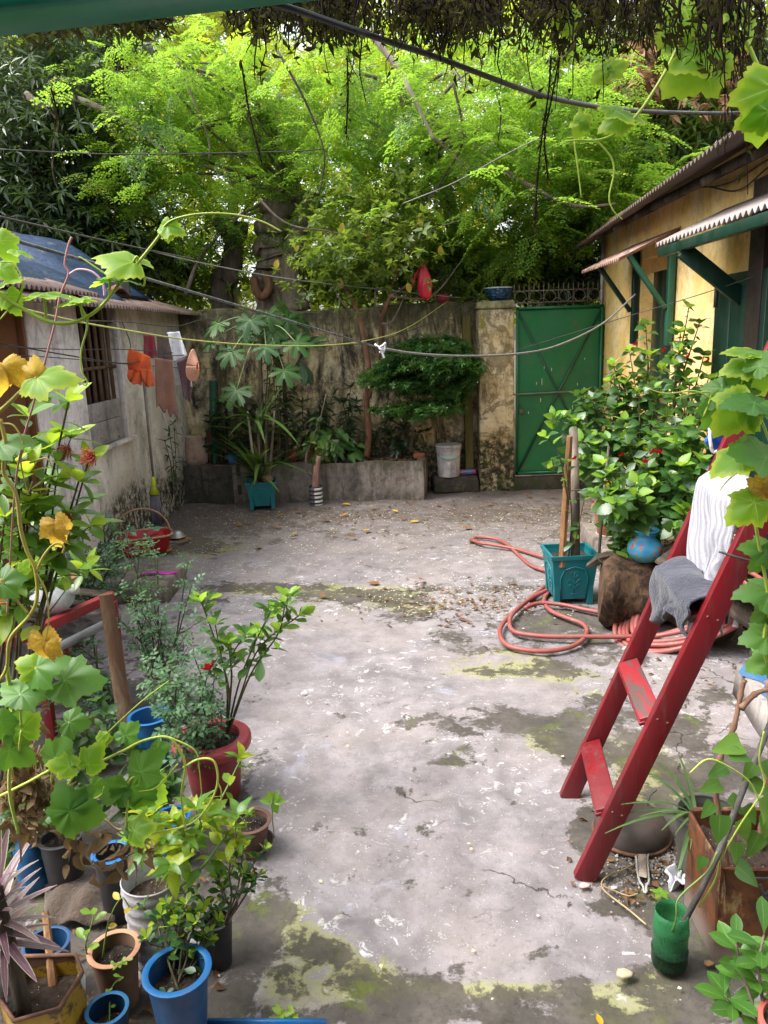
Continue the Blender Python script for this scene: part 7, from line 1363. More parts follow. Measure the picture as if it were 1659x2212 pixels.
# ---------------------------------------------------------------- plants on the left
LF['rose'] = leafmat('rose_leaf', (.045, .115, .05), (.08, .18, .06), (.22, .38, .1), vein=(.12, .2, .12), tf=.3, rough=.5, altpow=1.5)
def rose_mesh(seed):
    r_ = random.Random(seed); mb = MB()
    for k, (t, sd) in enumerate(((.28, -1), (.28, 1), (.6, -1), (.6, 1), (.8, 0))):
        d = nrm((sd * 1.0, .55 + (1 if sd == 0 else 0), -.15)); b = Vector((0, t, -.1 * t)); mb.add(*halfleaf(.68, .36 * r_.uniform(.85, 1.1), .25, .12, b, d, (r_.uniform(-.2, .2), 0, 1)))
    mb.tube([(0, 0, 0), (0, .4, -.03), (0, .8, -.08)], .008, 4); return mb
rs_m = [rose_mesh(s).mesh('rose_leaf', LF['rose']) for s in (1, 2, 3)]; rsj = leaf_tm(.65); LF['rosej'] = leafmat('rose_foliage', (.045, .105, .05), (.08, .17, .06), (.22, .38, .1), island=True, tf=.3)
stem_r = paint('rose_cane', (.035, .04, .02), (.07, .05, .03), rough=.6)
def rose(label, base, tips, size, step, maxn=260, side=2, fl=(), sl=.16, sr=(.006, .0028), start=.3):
    r = thing('rose_bush', label, 'shrub', base, 'rose bushes on the left'); st = []
    for x, y, Y in tips:
        t = D(x, y, Y); b = Vector(base) + Vector((rnd.uniform(-.06, .06), rnd.uniform(-.06, .06), 0)); st.append([b, b.lerp(t, .5) + rv(.05), t])
    bush(r, st, rs_m, None, size, step, stem_r, sr, start, .2, side, sl, maxn, rsj, LF['rosej'], tipn=2, lift=.3)
    flowers(r, fl, fl_red, .045); return r
rose('rose bush with one red bloom in the red cement pot', (-.83, 3.10, .26), [(455, 1440, 3.0), (420, 1420, 3.1), (380, 1480, 3.0), (350, 1520, 2.95), (430, 1500, 2.9), (400, 1560, 2.85), (360, 1430, 3.2), (330, 1460, 3.1), (380, 1600, 2.85)], .10, .028, 300, 3, ((454, 1447, 2.95),))
rose('tall sparse rose bush with long bare canes behind the wooden post', (-1.30, 4.0, .02), [(270, 1150, 4.1), (300, 1180, 4.1), (340, 1200, 4.0), (405, 1215, 3.9), (415, 1260, 3.8), (330, 1290, 3.9), (290, 1300, 3.9), (260, 1340, 3.9), (350, 1340, 3.8), (300, 1400, 3.8)], .10, .05, 300, 3, sl=.22, start=.35)
rose('leafy rose bush beyond the red stand by the white wall', (-2.1, 4.8, .02), [(130, 1160, 4.9), (180, 1150, 4.9), (220, 1160, 4.9), (80, 1180, 4.9), (250, 1190, 4.8), (170, 1210, 4.7), (210, 1230, 4.7), (120, 1230, 4.6), (300, 1190, 4.9), (280, 1150, 5.0), (60, 1220, 4.6), (230, 1120, 5.0)], .11, .04, 300, 4, sl=.25)
rose('low tangled rose bush under the red stand', (-1.55, 3.9, .02), [(150, 1500, 3.6), (190, 1450, 3.7), (220, 1500, 3.6), (130, 1440, 3.7), (200, 1380, 3.9), (240, 1560, 3.5)], .09, .06, 120, 3, sl=.2, sr=(.008, .004))
LF['gard'] = leafmat('gardenia_leaf', (.035, .10, .022), (.07, .17, .025), (.25, .45, .04), vein=(.12, .24, .06), tf=.35, rough=.3); LF['gardy'] = leafmat('gardenia_new_leaf', (.16, .33, .03), (.26, .42, .04), (.5, .75, .06), vein=(.3, .45, .1), tf=.45, rough=.32)
gd = [leaf_mb('obov', .45, 8, d, .25).mesh('gardenia_leaf', LF['gard']) for d in (.1, .25)]; gdy = [leaf_mb('obov', .46, 8, .05, .3).mesh('young_leaf', LF['gardy'])]
r = thing('gardenia', 'gardenia with lime green new leaves reaching over the concrete', 'shrub', (-.74, 3.12, .26)); b0 = Vector((-.74, 3.12, .26))
bush(r, [[b0, D(520, 1500, 3.0), D(560, 1400, 2.95), D(645, 1330, 2.9)], [b0, D(515, 1480, 3.0), D(550, 1390, 2.95), D(585, 1320, 2.9)], [b0, D(490, 1480, 3.0), D(470, 1400, 3.0), D(435, 1300, 3.0)], [b0, D(500, 1470, 3.0), D(500, 1420, 3.0), D(530, 1370, 2.9)], [b0, D(495, 1500, 3.0), D(480, 1430, 2.95), D(465, 1350, 2.95)], [b0, D(540, 1460, 2.95), D(600, 1370, 2.9), D(615, 1310, 2.9)]], gd, gdy, .095, .030, M['twig'], (.005, .0025), .45, .05, 1, .12, 220, tipn=6, lift=.7, youngfrac=.15)
LF['ixora'] = leafmat('ixora_leaf', (.04, .12, .02), (.14, .26, .03), (.4, .65, .05), vein=(.14, .28, .06), tf=.42, rough=.28, altpow=1.6, spec=.55); LF['ixoray'] = leafmat('ixora_new_leaf', (.22, .36, .02), (.36, .45, .03), (.65, .85, .06), vein=(.36, .5, .1), tf=.48, rough=.3)
ix = [leaf_mb('ellip', .42, 8, d, .22).mesh('ixora_leaf', LF['ixora']) for d in (.12, .28)]; ixy = [leaf_mb('ellip', .42, 8, .08, .3).mesh('young_leaf', LF['ixoray'])]
b0 = Vector((-1.62, 2.72, 0)); r = thing('ixora', 'glossy ixora shrub with spiky orange pink buds at left', 'shrub', b0)
tips = [(148, 868, 2.45), (60, 900, 2.4), (190, 1000, 2.5), (110, 960, 2.5), (40, 1000, 2.35), (70, 990, 2.4), (150, 1110, 2.45), (60, 1090, 2.4), (120, 1050, 2.5), (170, 1040, 2.45), (10, 1120, 2.35)]
bush(r, [[b0 + rv(.04) * Vector((1, 1, 0)).x, b0.lerp(D(*t), .55) + rv(.05), D(*t)] for t in tips], ix, ixy, .135, .040, M['twig'], (.008, .003), .62, .2, 1, .14, 290, tipn=5, lift=.45, youngfrac=.06)
bud = leafmat('ixora_bud', (.55, .12, .07), (.62, .26, .12), (.8, .3, .15), tf=.3, rough=.5)
bd = MB(); rb2 = random.Random(4)
for k in range(46):
    a = k * 2.4; el = math.asin(max(-.1, 1 - k / 40)); d = Vector((math.cos(a) * math.cos(el), math.sin(a) * math.cos(el), math.sin(el) + .95)).normalized(); bd.tube([d * .12, d * rb2.uniform(.6, 1.0)], [.022, .04], 5)
bdm = bd.mesh('flower_head', bud)
for x, y, Y, s in ((205, 985, 2.42, .055), (150, 968, 2.5, .05), (72, 1000, 2.36, .045), (150, 1112, 2.42, .038)): place(bdm, r, D(x, y, Y), (.35, -.3, .9) if x != 205 else (.8, -.3, .5), (0, -1, .2), s, 'flower_head')
for x, y, Y, s in ((205, 985, 2.42, .055), ): pass
r = thing('stand_plant', 'glossy leaved plant with yellow buds behind the white bottle', 'plant', (-1.98, 3.9, .7)); bush(r, [[(-1.98, 3.9, .66), D(x, (y + 1260) / 2 , 3.7), D(x, y, 3.5)] for x, y in ((120, 1230), (180, 1220), (90, 1190), (60, 1210))], ix, ixy, .13, .05, M['twig'], (.006, .003), .3, .2, youngfrac=.2)
# chilli, azalea, purple rosette
LF['chil'] = leafmat('chilli_leaf', (.06, .17, .02), (.16, .26, .02), (.4, .62, .04), vein=(.16, .3, .05), tf=.42, rough=.32, altpow=1.5); LF['chily'] = leafmat('yellow_chilli_leaf', (.30, .36, .02), (.40, .42, .02), (.7, .8, .05), vein=(.2, .3, .04), tf=.45, rough=.32, spots=(14, .5, (.10, .22, .02)))
ch = [leaf_mb('lance', .42, 8, d, .22, wave=.03).mesh('chilli_leaf', LF['chil']) for d in (.25, .45)]; chy = [leaf_mb('lance', .44, 8, .3, .25, wave=.04).mesh('yellow_leaf', LF['chily'])]
b0 = Vector((wbk.x + .05, wbk.y - .02, .28)); r = thing('chilli_plant', 'chilli plant with yellow mottled leaves in the ribbed bucket', 'plant', b0)
bush(r, [[b0, D(400, 1850, 2.15), D(470, 1740, 2.2), D(520, 1640, 2.25)], [b0, D(370, 1850, 2.1), D(350, 1790, 2.05), D(330, 1760, 2.05)], [b0, D(400, 1870, 2.05), D(420, 1800, 2.05), D(450, 1760, 2.05)], [b0, D(360, 1880, 2.05), D(310, 1830, 2.0), D(285, 1810, 2.0)], [b0, D(430, 1880, 2.0), D(470, 1830, 2.05), D(500, 1790, 2.1)], [b0, D(390, 1860, 2.0), D(400, 1820, 1.95), D(395, 1790, 1.95)]], ch, chy, .088, .028, M['twig_green'], (.0065, .0025), .35, .5, 2, .10, 260, tipn=5, lift=.3, youngfrac=.36)
LF['aza'] = leafmat('azalea_leaf', (.025, .075, .03), (.05, .13, .035), (.16, .34, .05), vein=(.08, .16, .05), tf=.3, rough=.3)
az = [leaf_mb('obov', .5, 6, .12, .2).mesh('azalea_leaf', LF['aza'])]; azy = [leaf_mb('obov', .5, 6, .05, .25).mesh('young_leaf', LF['ixoray'])]
b0 = Vector((wb6.x + .02, wb6.y, .14)); r = thing('azalea', 'azalea with fine stems and small dark rosettes', 'shrub', b0)
bush(r, [[b0, D(520, 1930, 2.08), D(545, 1870, 2.1), D(572, 1835, 2.12)], [b0, D(510, 1930, 2.08), D(520, 1880, 2.1), D(525, 1835, 2.12)], [b0, D(500, 1940, 2.05), D(495, 1890, 2.05), D(500, 1850, 2.1)], [b0, D(520, 1950, 2.05), D(545, 1910, 2.05), D(560, 1890, 2.08)], [b0, D(495, 1960, 2.0), D(480, 1930, 2.0), D(470, 1900, 2.0)], [b0, D(510, 1960, 2.0), D(515, 1930, 2.0), D(530, 1905, 2.02)]], az, azy, .045, .022, M['bark'], (.004, .0022), .5, .1, 1, .06, 220, tipn=7, lift=.7)
flowers(r, ((550, 1884, 2.06),), fl_red, .014)
b0 = Vector((wb1.x, wb1.y + .02, .24)); r = thing('jasmine_shrub', 'bushy small leaved shrub growing in the big blue pot', 'shrub', b0)
bush(r, [[b0 + rv(.03), b0.lerp(D(x, y, Y), .5) + rv(.02), D(x, y, Y)] for x, y, Y in ((400, 1930, 2.0), (440, 1950, 1.98), (360, 1960, 1.98), (420, 1980, 1.92), (470, 1990, 1.95), (340, 1990, 1.95), (390, 1990, 1.9), (450, 2030, 1.92), (310, 1960, 1.98), (480, 1950, 2.0))], az, azy, .05, .022, M['twig'], (.004, .002), .3, .15, 2, .07, 300, leaf_tm(.5), LF['hibj'], tipn=5, lift=.4, youngfrac=.12)
LF['rhoeo'] = leafmat('striped_leaf', (.14, .055, .105), (.30, .23, .21), (.45, .2, .35), vein=(.46, .43, .30), tf=.3, rough=.35, edge=(.56, .52, .38), altpow=.8)
rh = [leaf_mb('strap', .16, 9, d, .35).mesh('striped_leaf', LF['rhoeo']) for d in (.05, .2, .4)]
q = D(0, 1990, 1.75); r = thing('purple_rosette', 'spiky rosette of purple and cream striped leaves at the left edge', 'plant', q)
for k in range(46):
    a = k * 2.4; el = 1.35 - 1.9 * k / 46; place(rh[k % 3], r, q + Vector((0, 0, .10 - .004 * k)), nrm((math.cos(a) * math.cos(el), math.sin(a) * math.cos(el), math.sin(el))), nrm((0, 0, 1) if el < 1.2 else (0, -1, 0)), rnd.uniform(.12, .20))
MB().tube([q + Vector((0, 0, .1)), q + Vector((.02, 0, -.2)), Vector((q.x + .03, q.y, .0))], .02, 8).build('stem', M['bark_dark'], r)
hd = [leaf_mb('ovate', .55, 7, .25, .2, wave=.02).mesh('weed_leaf', leafmat('weed_leaf', (.025, .075, .02), (.07, .15, .025), (.2, .38, .04), vein=(.09, .18, .05), tf=.35))]
for x, y, tp, lab in ((300, 1790, ((270, 1690), (320, 1670), (350, 1720), (240, 1730), (300, 1730), (370, 1690)), 'dark leafy weed between the red pot and the ribbed bucket'), (130, 1800, ((100, 1640), (160, 1660), (60, 1700), (190, 1720), (130, 1720)), 'dark leafy weed behind the vine and the black pots'), (215, 1650, ((180, 1560), (230, 1540), (250, 1590), (150, 1590), (300, 1600)), 'dark leafy weed at the foot of the wooden post'), (30, 1900, ((20, 1750), (60, 1790), (90, 1780), (10, 1800)), 'dark leafy weed behind the purple rosette')):
    b0 = G(x, y); r = thing('leafy_weed', lab, 'plant', b0, 'leafy weeds among the left pots')
    bush(r, [[b0 + Vector((rnd.uniform(-.05, .05), rnd.uniform(-.05, .05), 0)), b0.lerp(D(tx, ty, b0.y - .05), .5) + rv(.03), D(tx, ty, b0.y - .1)] for tx, ty in tp], hd, None, .085, .026, M['twig'], (.004, .002), .15, .3, 2, .1, 120, tipn=5, upv=(0, -.5, .9))
# weeds in the small pots and by the tray
def weed(label, pts, lm, s, n=8, cat='plant', nm='weed'):
    r = thing(nm, label, cat, pts[0], None); c_ = bez(pts, 6); MB().tube(c_, (.003, .0016), 5).build('stem', M['twig_green'], r)
    for k in range(n):
        t = .3 + .7 * k / max(1, n - 1); p = c_[int(t * (len(c_) - 1))]; a = k * 2.3; place(lm, r, p, (math.cos(a), math.sin(a) - .2, .35), nrm(Vector((0, -.3, 1)) + rv(.2)), s * rnd.uniform(.8, 1.2))
weed('upright weed with paired leaves in the clay pot', [Vector((wt1.x - .08, wt1.y, .15)), D(185, 2040, wt1.y - .03), D(200, 1990, wt1.y - .02), D(202, 1960, wt1.y)], gdy[0], .045, 6)
weed('low clover weed at the rim of the clay pot', [Vector((wt1.x, wt1.y - .05, .17)), G(255, 2085, .2), G(275, 2075, .21)], gdy[0], .02, 12)
weed('dry yellow stalk leaning across the clay pot', [Vector((wt1.x - .04, wt1.y, .16)), D(235, 1990, wt1.y), D(262, 1940, wt1.y), D(280, 1960, wt1.y)], bpy.data.meshes['yellow_leaf'], .03, 3)
weed('tiny sprout in the soil of the big blue pot', [Vector((wb1.x - .02, wb1.y - .05, .24)), Vector((wb1.x - .02, wb1.y - .05, .265)), Vector((wb1.x - .02, wb1.y - .05, .27))], az[0], .028, 4)
weed('twining weed over the small chipped blue pot', [Vector((wb2.x, wb2.y, .09)), G(240, 2140, .14), G(262, 2110, .18)], gdy[0], .024, 5)
weed('patch of bright yellow green weed at the bottom edge', [G(590, 2225), G(598, 2205, .03), G(610, 2190, .06)], ixy[0], .035, 14); weed('yellow green weed sprig right of the bright weed patch', [G(615, 2222), G(625, 2205, .03), G(632, 2195, .05)], ixy[0], .03, 10)

# ---------------------------------------------------------------- cucumber vines
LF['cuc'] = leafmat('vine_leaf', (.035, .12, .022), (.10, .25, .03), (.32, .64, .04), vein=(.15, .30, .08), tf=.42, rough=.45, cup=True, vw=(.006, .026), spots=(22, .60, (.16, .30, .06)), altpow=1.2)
LF['cucy'] = leafmat('sunlit_vine_leaf', (.12, .29, .018), (.22, .37, .02), (.48, .82, .05), vein=(.40, .55, .10), tf=.52, rough=.42, cup=True, vw=(.006, .026), edge=(.34, .44, .03))  # yellower vine leaf, its backlit brightness painted into the colour
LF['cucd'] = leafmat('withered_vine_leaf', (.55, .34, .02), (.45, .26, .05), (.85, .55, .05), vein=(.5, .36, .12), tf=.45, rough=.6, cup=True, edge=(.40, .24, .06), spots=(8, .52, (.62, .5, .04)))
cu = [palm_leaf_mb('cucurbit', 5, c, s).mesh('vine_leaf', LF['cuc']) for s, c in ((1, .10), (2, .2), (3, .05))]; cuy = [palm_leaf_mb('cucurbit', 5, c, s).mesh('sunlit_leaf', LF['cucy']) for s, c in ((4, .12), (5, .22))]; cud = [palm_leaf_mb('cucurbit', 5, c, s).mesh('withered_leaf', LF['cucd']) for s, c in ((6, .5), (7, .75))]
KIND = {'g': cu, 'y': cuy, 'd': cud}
def vine(name, label, base, stems, leaves, tendrils=(), sm=None, lsz=1.0):
    """leaves: kind, attach x, y, depth, length in photo pixels, direction, upward side, petiole start x, y"""
    r = thing(name, label, 'vine', base); sm = sm or M['vine']
    for pts, r0, r1 in stems: MB().tube(bez([D(*p) for p in pts], 8), (r0, r1), 7).build('stem', sm, r)
    for L in leaves:
        k, x, y, Y, px, d, up = L[:7]; p = D(x, y, Y); place(KIND[k][rnd.randrange(len(KIND[k]))], r, p, nrm(d), nrm(Vector(up) + rv(.08)), px_size(px, p) * lsz * rnd.uniform(.88, 1.08), {'g': 'leaf', 'y': 'leaf', 'd': 'withered_leaf'}[k], rnd.uniform(.82, 1.15))
        if len(L) > 7: q = D(L[7], L[8], Y + .02); MB().tube(bez([q, (p + q) / 2 + Vector((.005, -.01, .008)), p], 5), .0026, 6).build('petiole', sm, r)
    for pts in tendrils: MB().tube(bez([D(*p) for p in pts], 8), (.0022, .0012), 5).build('tendril', sm, r)
    return r
Y1 = 1.45
vine('cucumber_vine', 'bright green climbing vine with big leaves curling over the left foreground', (-.95, 1.5, 0),
 [([(-30, 610, Y1), (0, 634, Y1), (40, 661, Y1), (100, 693, Y1), (150, 698, Y1), (190, 683, Y1), (225, 655, Y1), (262, 608, Y1), (300, 565, Y1), (340, 515, Y1), (362, 482, Y1), (400, 467, Y1), (450, 461, Y1), (510, 464, Y1), (565, 478, Y1), (608, 500, Y1)], .0042, .0014)],
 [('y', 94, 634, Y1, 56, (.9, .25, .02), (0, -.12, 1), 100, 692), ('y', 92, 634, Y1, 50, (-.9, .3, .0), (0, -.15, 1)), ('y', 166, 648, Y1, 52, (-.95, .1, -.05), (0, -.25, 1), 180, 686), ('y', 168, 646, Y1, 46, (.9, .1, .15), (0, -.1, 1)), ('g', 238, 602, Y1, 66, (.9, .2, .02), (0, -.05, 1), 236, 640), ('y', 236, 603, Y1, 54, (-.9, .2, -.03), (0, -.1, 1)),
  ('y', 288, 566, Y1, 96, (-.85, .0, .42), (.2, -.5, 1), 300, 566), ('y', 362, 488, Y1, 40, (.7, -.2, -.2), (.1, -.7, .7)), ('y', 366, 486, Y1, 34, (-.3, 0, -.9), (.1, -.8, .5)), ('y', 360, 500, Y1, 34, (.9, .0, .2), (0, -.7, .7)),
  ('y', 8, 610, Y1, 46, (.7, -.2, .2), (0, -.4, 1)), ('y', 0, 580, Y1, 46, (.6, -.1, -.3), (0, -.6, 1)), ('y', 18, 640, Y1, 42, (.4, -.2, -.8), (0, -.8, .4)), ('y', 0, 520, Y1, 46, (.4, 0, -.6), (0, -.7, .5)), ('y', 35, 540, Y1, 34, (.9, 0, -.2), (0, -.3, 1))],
 [[(189, 688, Y1), (187, 715, Y1), (176, 755, Y1), (175, 790, Y1), (180, 810, Y1), (189, 824, Y1), (184, 832, Y1), (178, 826, Y1), (186, 820, Y1)], [(190, 690, Y1), (175, 665, Y1), (150, 640, Y1)], [(300, 565, Y1), (312, 600, Y1), (310, 618, Y1), (302, 612, Y1)], [(262, 610, Y1), (225, 590, Y1), (180, 560, Y1), (170, 555, Y1)], [(30, 655, Y1), (0, 690, Y1)], [(36, 655, Y1), (50, 610, Y1), (30, 570, Y1), (0, 565, Y1)]])
Y2 = 1.5
vine('withered_vine', 'yellowing vine stem with withered leaves at the left edge', (-.98, 1.55, 0),
 [([(-20, 905, Y2), (20, 870, Y2), (50, 840, Y2), (80, 815, Y2)], .0046, .003), ([(0, 905, Y2), (12, 960, Y2), (8, 1020, Y2), (35, 1070, Y2), (44, 1140, Y2), (58, 1190, Y2), (76, 1230, Y2), (80, 1290, Y2), (64, 1330, Y2), (22, 1380, Y2), (15, 1440, Y2), (0, 1470, Y2)], .0042, .0036), ([(0, 1250, Y2), (30, 1290, Y2), (60, 1325, Y2)], .003, .0025), ([(78, 1235, Y2), (95, 1200, Y2), (118, 1175, Y2), (138, 1180, Y2), (135, 1195, Y2)], .003, .002)],
 [('d', 12, 800, Y2, 56, (.1, -.2, -.9), (.9, -.5, .2)), ('d', 8, 790, Y2, 50, (.5, -.3, -.7), (-.3, -.9, .3)), ('y', 80, 815, Y2, 76, (.9, -.1, .1), (.2, -.6, .8)), ('d', 80, 812, Y2, 40, (.2, 0, .9), (.5, -.8, 0)), ('d', 122, 1130, Y2, 46, (.3, -.1, -.9), (.5, -.8, .1)), ('d', 112, 1140, Y2, 42, (.1, -.1, -1), (-.6, -.8, .1)),
  ('d', 92, 1380, Y2, 48, (.1, -.1, -.9), (.3, -.9, .1)), ('d', 98, 1392, Y2, 42, (-.3, -.1, -.8), (-.5, -.8, .2)), ('g', 0, 960, Y2, 70, (.9, 0, .25), (-.1, -.5, .9)), ('g', 5, 1260, Y2, 60, (.6, 0, .3), (0, -.8, .5)), ('y', 50, 1230, Y2, 22, (.4, 0, .8), (0, -.8, .4))],
 [[(0, 915, Y2), (30, 920, Y2), (50, 960, Y2), (45, 1000, Y2), (60, 1060, Y2), (70, 1040, Y2)], [(64, 1000, Y2), (100, 990, Y2), (112, 1010, Y2)], [(80, 1240, Y2), (100, 1280, Y2), (105, 1340, Y2), (98, 1385, Y2)]], paint('dry_vine_stem', (.36, .33, .05), (.30, .24, .07), rough=.5))
Y3 = 1.66
vine('cucumber_vine', 'dense leafy vine sprawling over the pots at lower left', (-.78, 1.7, 0),
 [([(0, 1720, Y3), (60, 1690, Y3), (130, 1655, Y3), (200, 1650, Y3), (260, 1625, Y3), (310, 1600, Y3), (360, 1592, Y3), (384, 1615, Y3), (400, 1655, Y3), (392, 1720, Y3), (400, 1790, Y3)], .0036, .003), ([(396, 1658, Y3), (430, 1640, Y3), (462, 1645, Y3), (470, 1690, Y3), (450, 1740, Y3), (410, 1780, Y3), (330, 1800, Y3)], .0032, .002), ([(110, 1745, Y3), (150, 1690, Y3), (180, 1640, Y3), (215, 1600, Y3), (300, 1520, Y3), (365, 1470, Y3)], .0032, .0012), ([(105, 1755, Y3), (160, 1740, Y3), (215, 1720, Y3), (225, 1700, Y3)], .0028, .002), ([(272, 1790, Y3), (275, 1740, Y3), (278, 1690, Y3), (304, 1670, Y3)], .003, .0026), ([(15, 1440, 1.6), (30, 1560, 1.62), (20, 1700, 1.64), (40, 1800, 1.66)], .005, .004)],
 [('g', 78, 1442, 1.58, 96, (.85, -.1, .38), (-.1, -.75, .75), 70, 1500), ('y', 76, 1442, 1.58, 56, (-.7, -.1, .45), (0, -.7, .7)), ('g', 44, 1500, 1.58, 70, (-.6, .3, .3), (.1, -.6, .9), 46, 1570), ('g', 48, 1500, 1.58, 66, (.9, .2, .12), (0, -.5, .9)), ('g', 140, 1470, 1.6, 100, (.95, .0, .02), (-.05, -.6, .85), 120, 1520), ('y', 46, 1578, 1.6, 74, (-.2, .1, .8), (0, -.9, -.3), 40, 1640), 
  ('g', 150, 1560, 1.64, 64, (.9, .0, -.05), (0, -.75, .7), 130, 1600), ('g', 118, 1640, 1.62, 80, (.55, .1, .75), (-.1, -.85, .5), 110, 1690), ('y', 190, 1652, 1.62, 60, (.5, .0, .75), (.2, -.8, .5)), ('y', 150, 1655, 1.6, 48, (-.6, -.2, .25), (0, -.7, .7)), ('g', 272, 1590, 1.7, 44, (.5, 0, .6), (0, -.8, .6)), ('g', 268, 1590, 1.7, 28, (-.8, 0, .1), (0, -.8, .6)),
  ('g', 305, 1668, 1.64, 74, (.55, .05, .65), (0, -.85, .5)), ('g', 285, 1700, 1.66, 92, (.4, .1, -.9), (.3, -.9, -.1)), ('y', 310, 1700, 1.68, 78, (.6, .1, -.75), (.3, -.9, .2)), ('g', 255, 1705, 1.66, 60, (-.6, .1, -.5), (0, -.9, .4)), ('g', 152, 1752, 1.6, 98, (.8, .0, -.35), (.05, -.85, .5)), ('g', 150, 1750, 1.6, 70, (-.2, 0, .5), (0, -.8, .5)), ('y', 290, 1795, 1.64, 56, (.6, -.1, .25), (0, -.7, .7)), ('g', 300, 1800, 1.66, 44, (-.5, -.1, .3), (0, -.7, .7)),
  ('y', 215, 1600, 1.66, 34, (.6, -.2, .6), (-.3, -.8, .4)), ('y', 222, 1600, 1.66, 28, (.9, -.1, .3), (0, -.8, .4)), ('g', 20, 1620, 1.6, 70, (.5, .1, -.5), (0, -.9, .3)), ('g', 0, 1560, 1.6, 60, (.3, 0, -.8), (0, -.9, .2)), ('g', 200, 1700, 1.68, 50, (.6, 0, -.6), (0, -.9, .3)), ('g', 340, 1620, 1.7, 40, (.8, 0, .3), (0, -.8, .5)), ],
 [[(365, 1592, Y3), (420, 1620, Y3), (430, 1660, Y3), (436, 1720, Y3)], [(470, 1690, Y3), (478, 1710, Y3), (476, 1740, Y3)], [(384, 1650, Y3), (340, 1700, Y3), (300, 1710, Y3)]], lsz=.82)
def dry_mass():
    r = thing('dead_vine', 'hanging mass of dead brown vine leaves at the left edge', 'dead vine', D(55, 1690, 1.7)); pts = [D(rnd.gauss(55, 28), rnd.gauss(1700, 55), 1.72 + rnd.uniform(-.05, .06)) for _ in range(150)] + [D(rnd.uniform(140, 330), rnd.gauss(1830, 22), 1.75 + rnd.uniform(-.05, .05)) for _ in range(46)]
    LF['dead'] = leafmat('dead_leaf', (.09, .055, .025), (.22, .15, .07), (.3, .18, .06), tf=.25, rough=.8, altpow=1.5); lm = [leaf_mb('ovate', .55, 6, d, f, wave=.08, curl=c).mesh('dead_leaf', LF['dead']) for d, f, c in ((.6, .7, 1.), (.9, .9, .5), (.4, 1.1, .2))]
    for p in pts: place(rnd.choice(lm), r, p, nrm(rv(.7) + Vector((0, 0, -.8))), rv(1), rnd.uniform(.025, .055), 'leaf')
    for k in range(16): x, y = rnd.uniform(10, 100), rnd.uniform(1600, 1700); MB().tube(bez([D(x, y, 1.7), D(x + rnd.uniform(-30, 40), y + 50, 1.7), D(x + rnd.uniform(-40, 60), y + 110, 1.72)], 5), .0016, 4).build('twig', M['straw'], r)
    MB().tube(bez([D(60, 1790, 1.7), D(150, 1795, 1.72), D(215, 1768, 1.74), D(250, 1790, 1.75), D(290, 1800, 1.76), D(330, 1850, 1.78)], 6), .003, 5).build('twig', M['straw'], r)
dry_mass()
Yr = 1.75
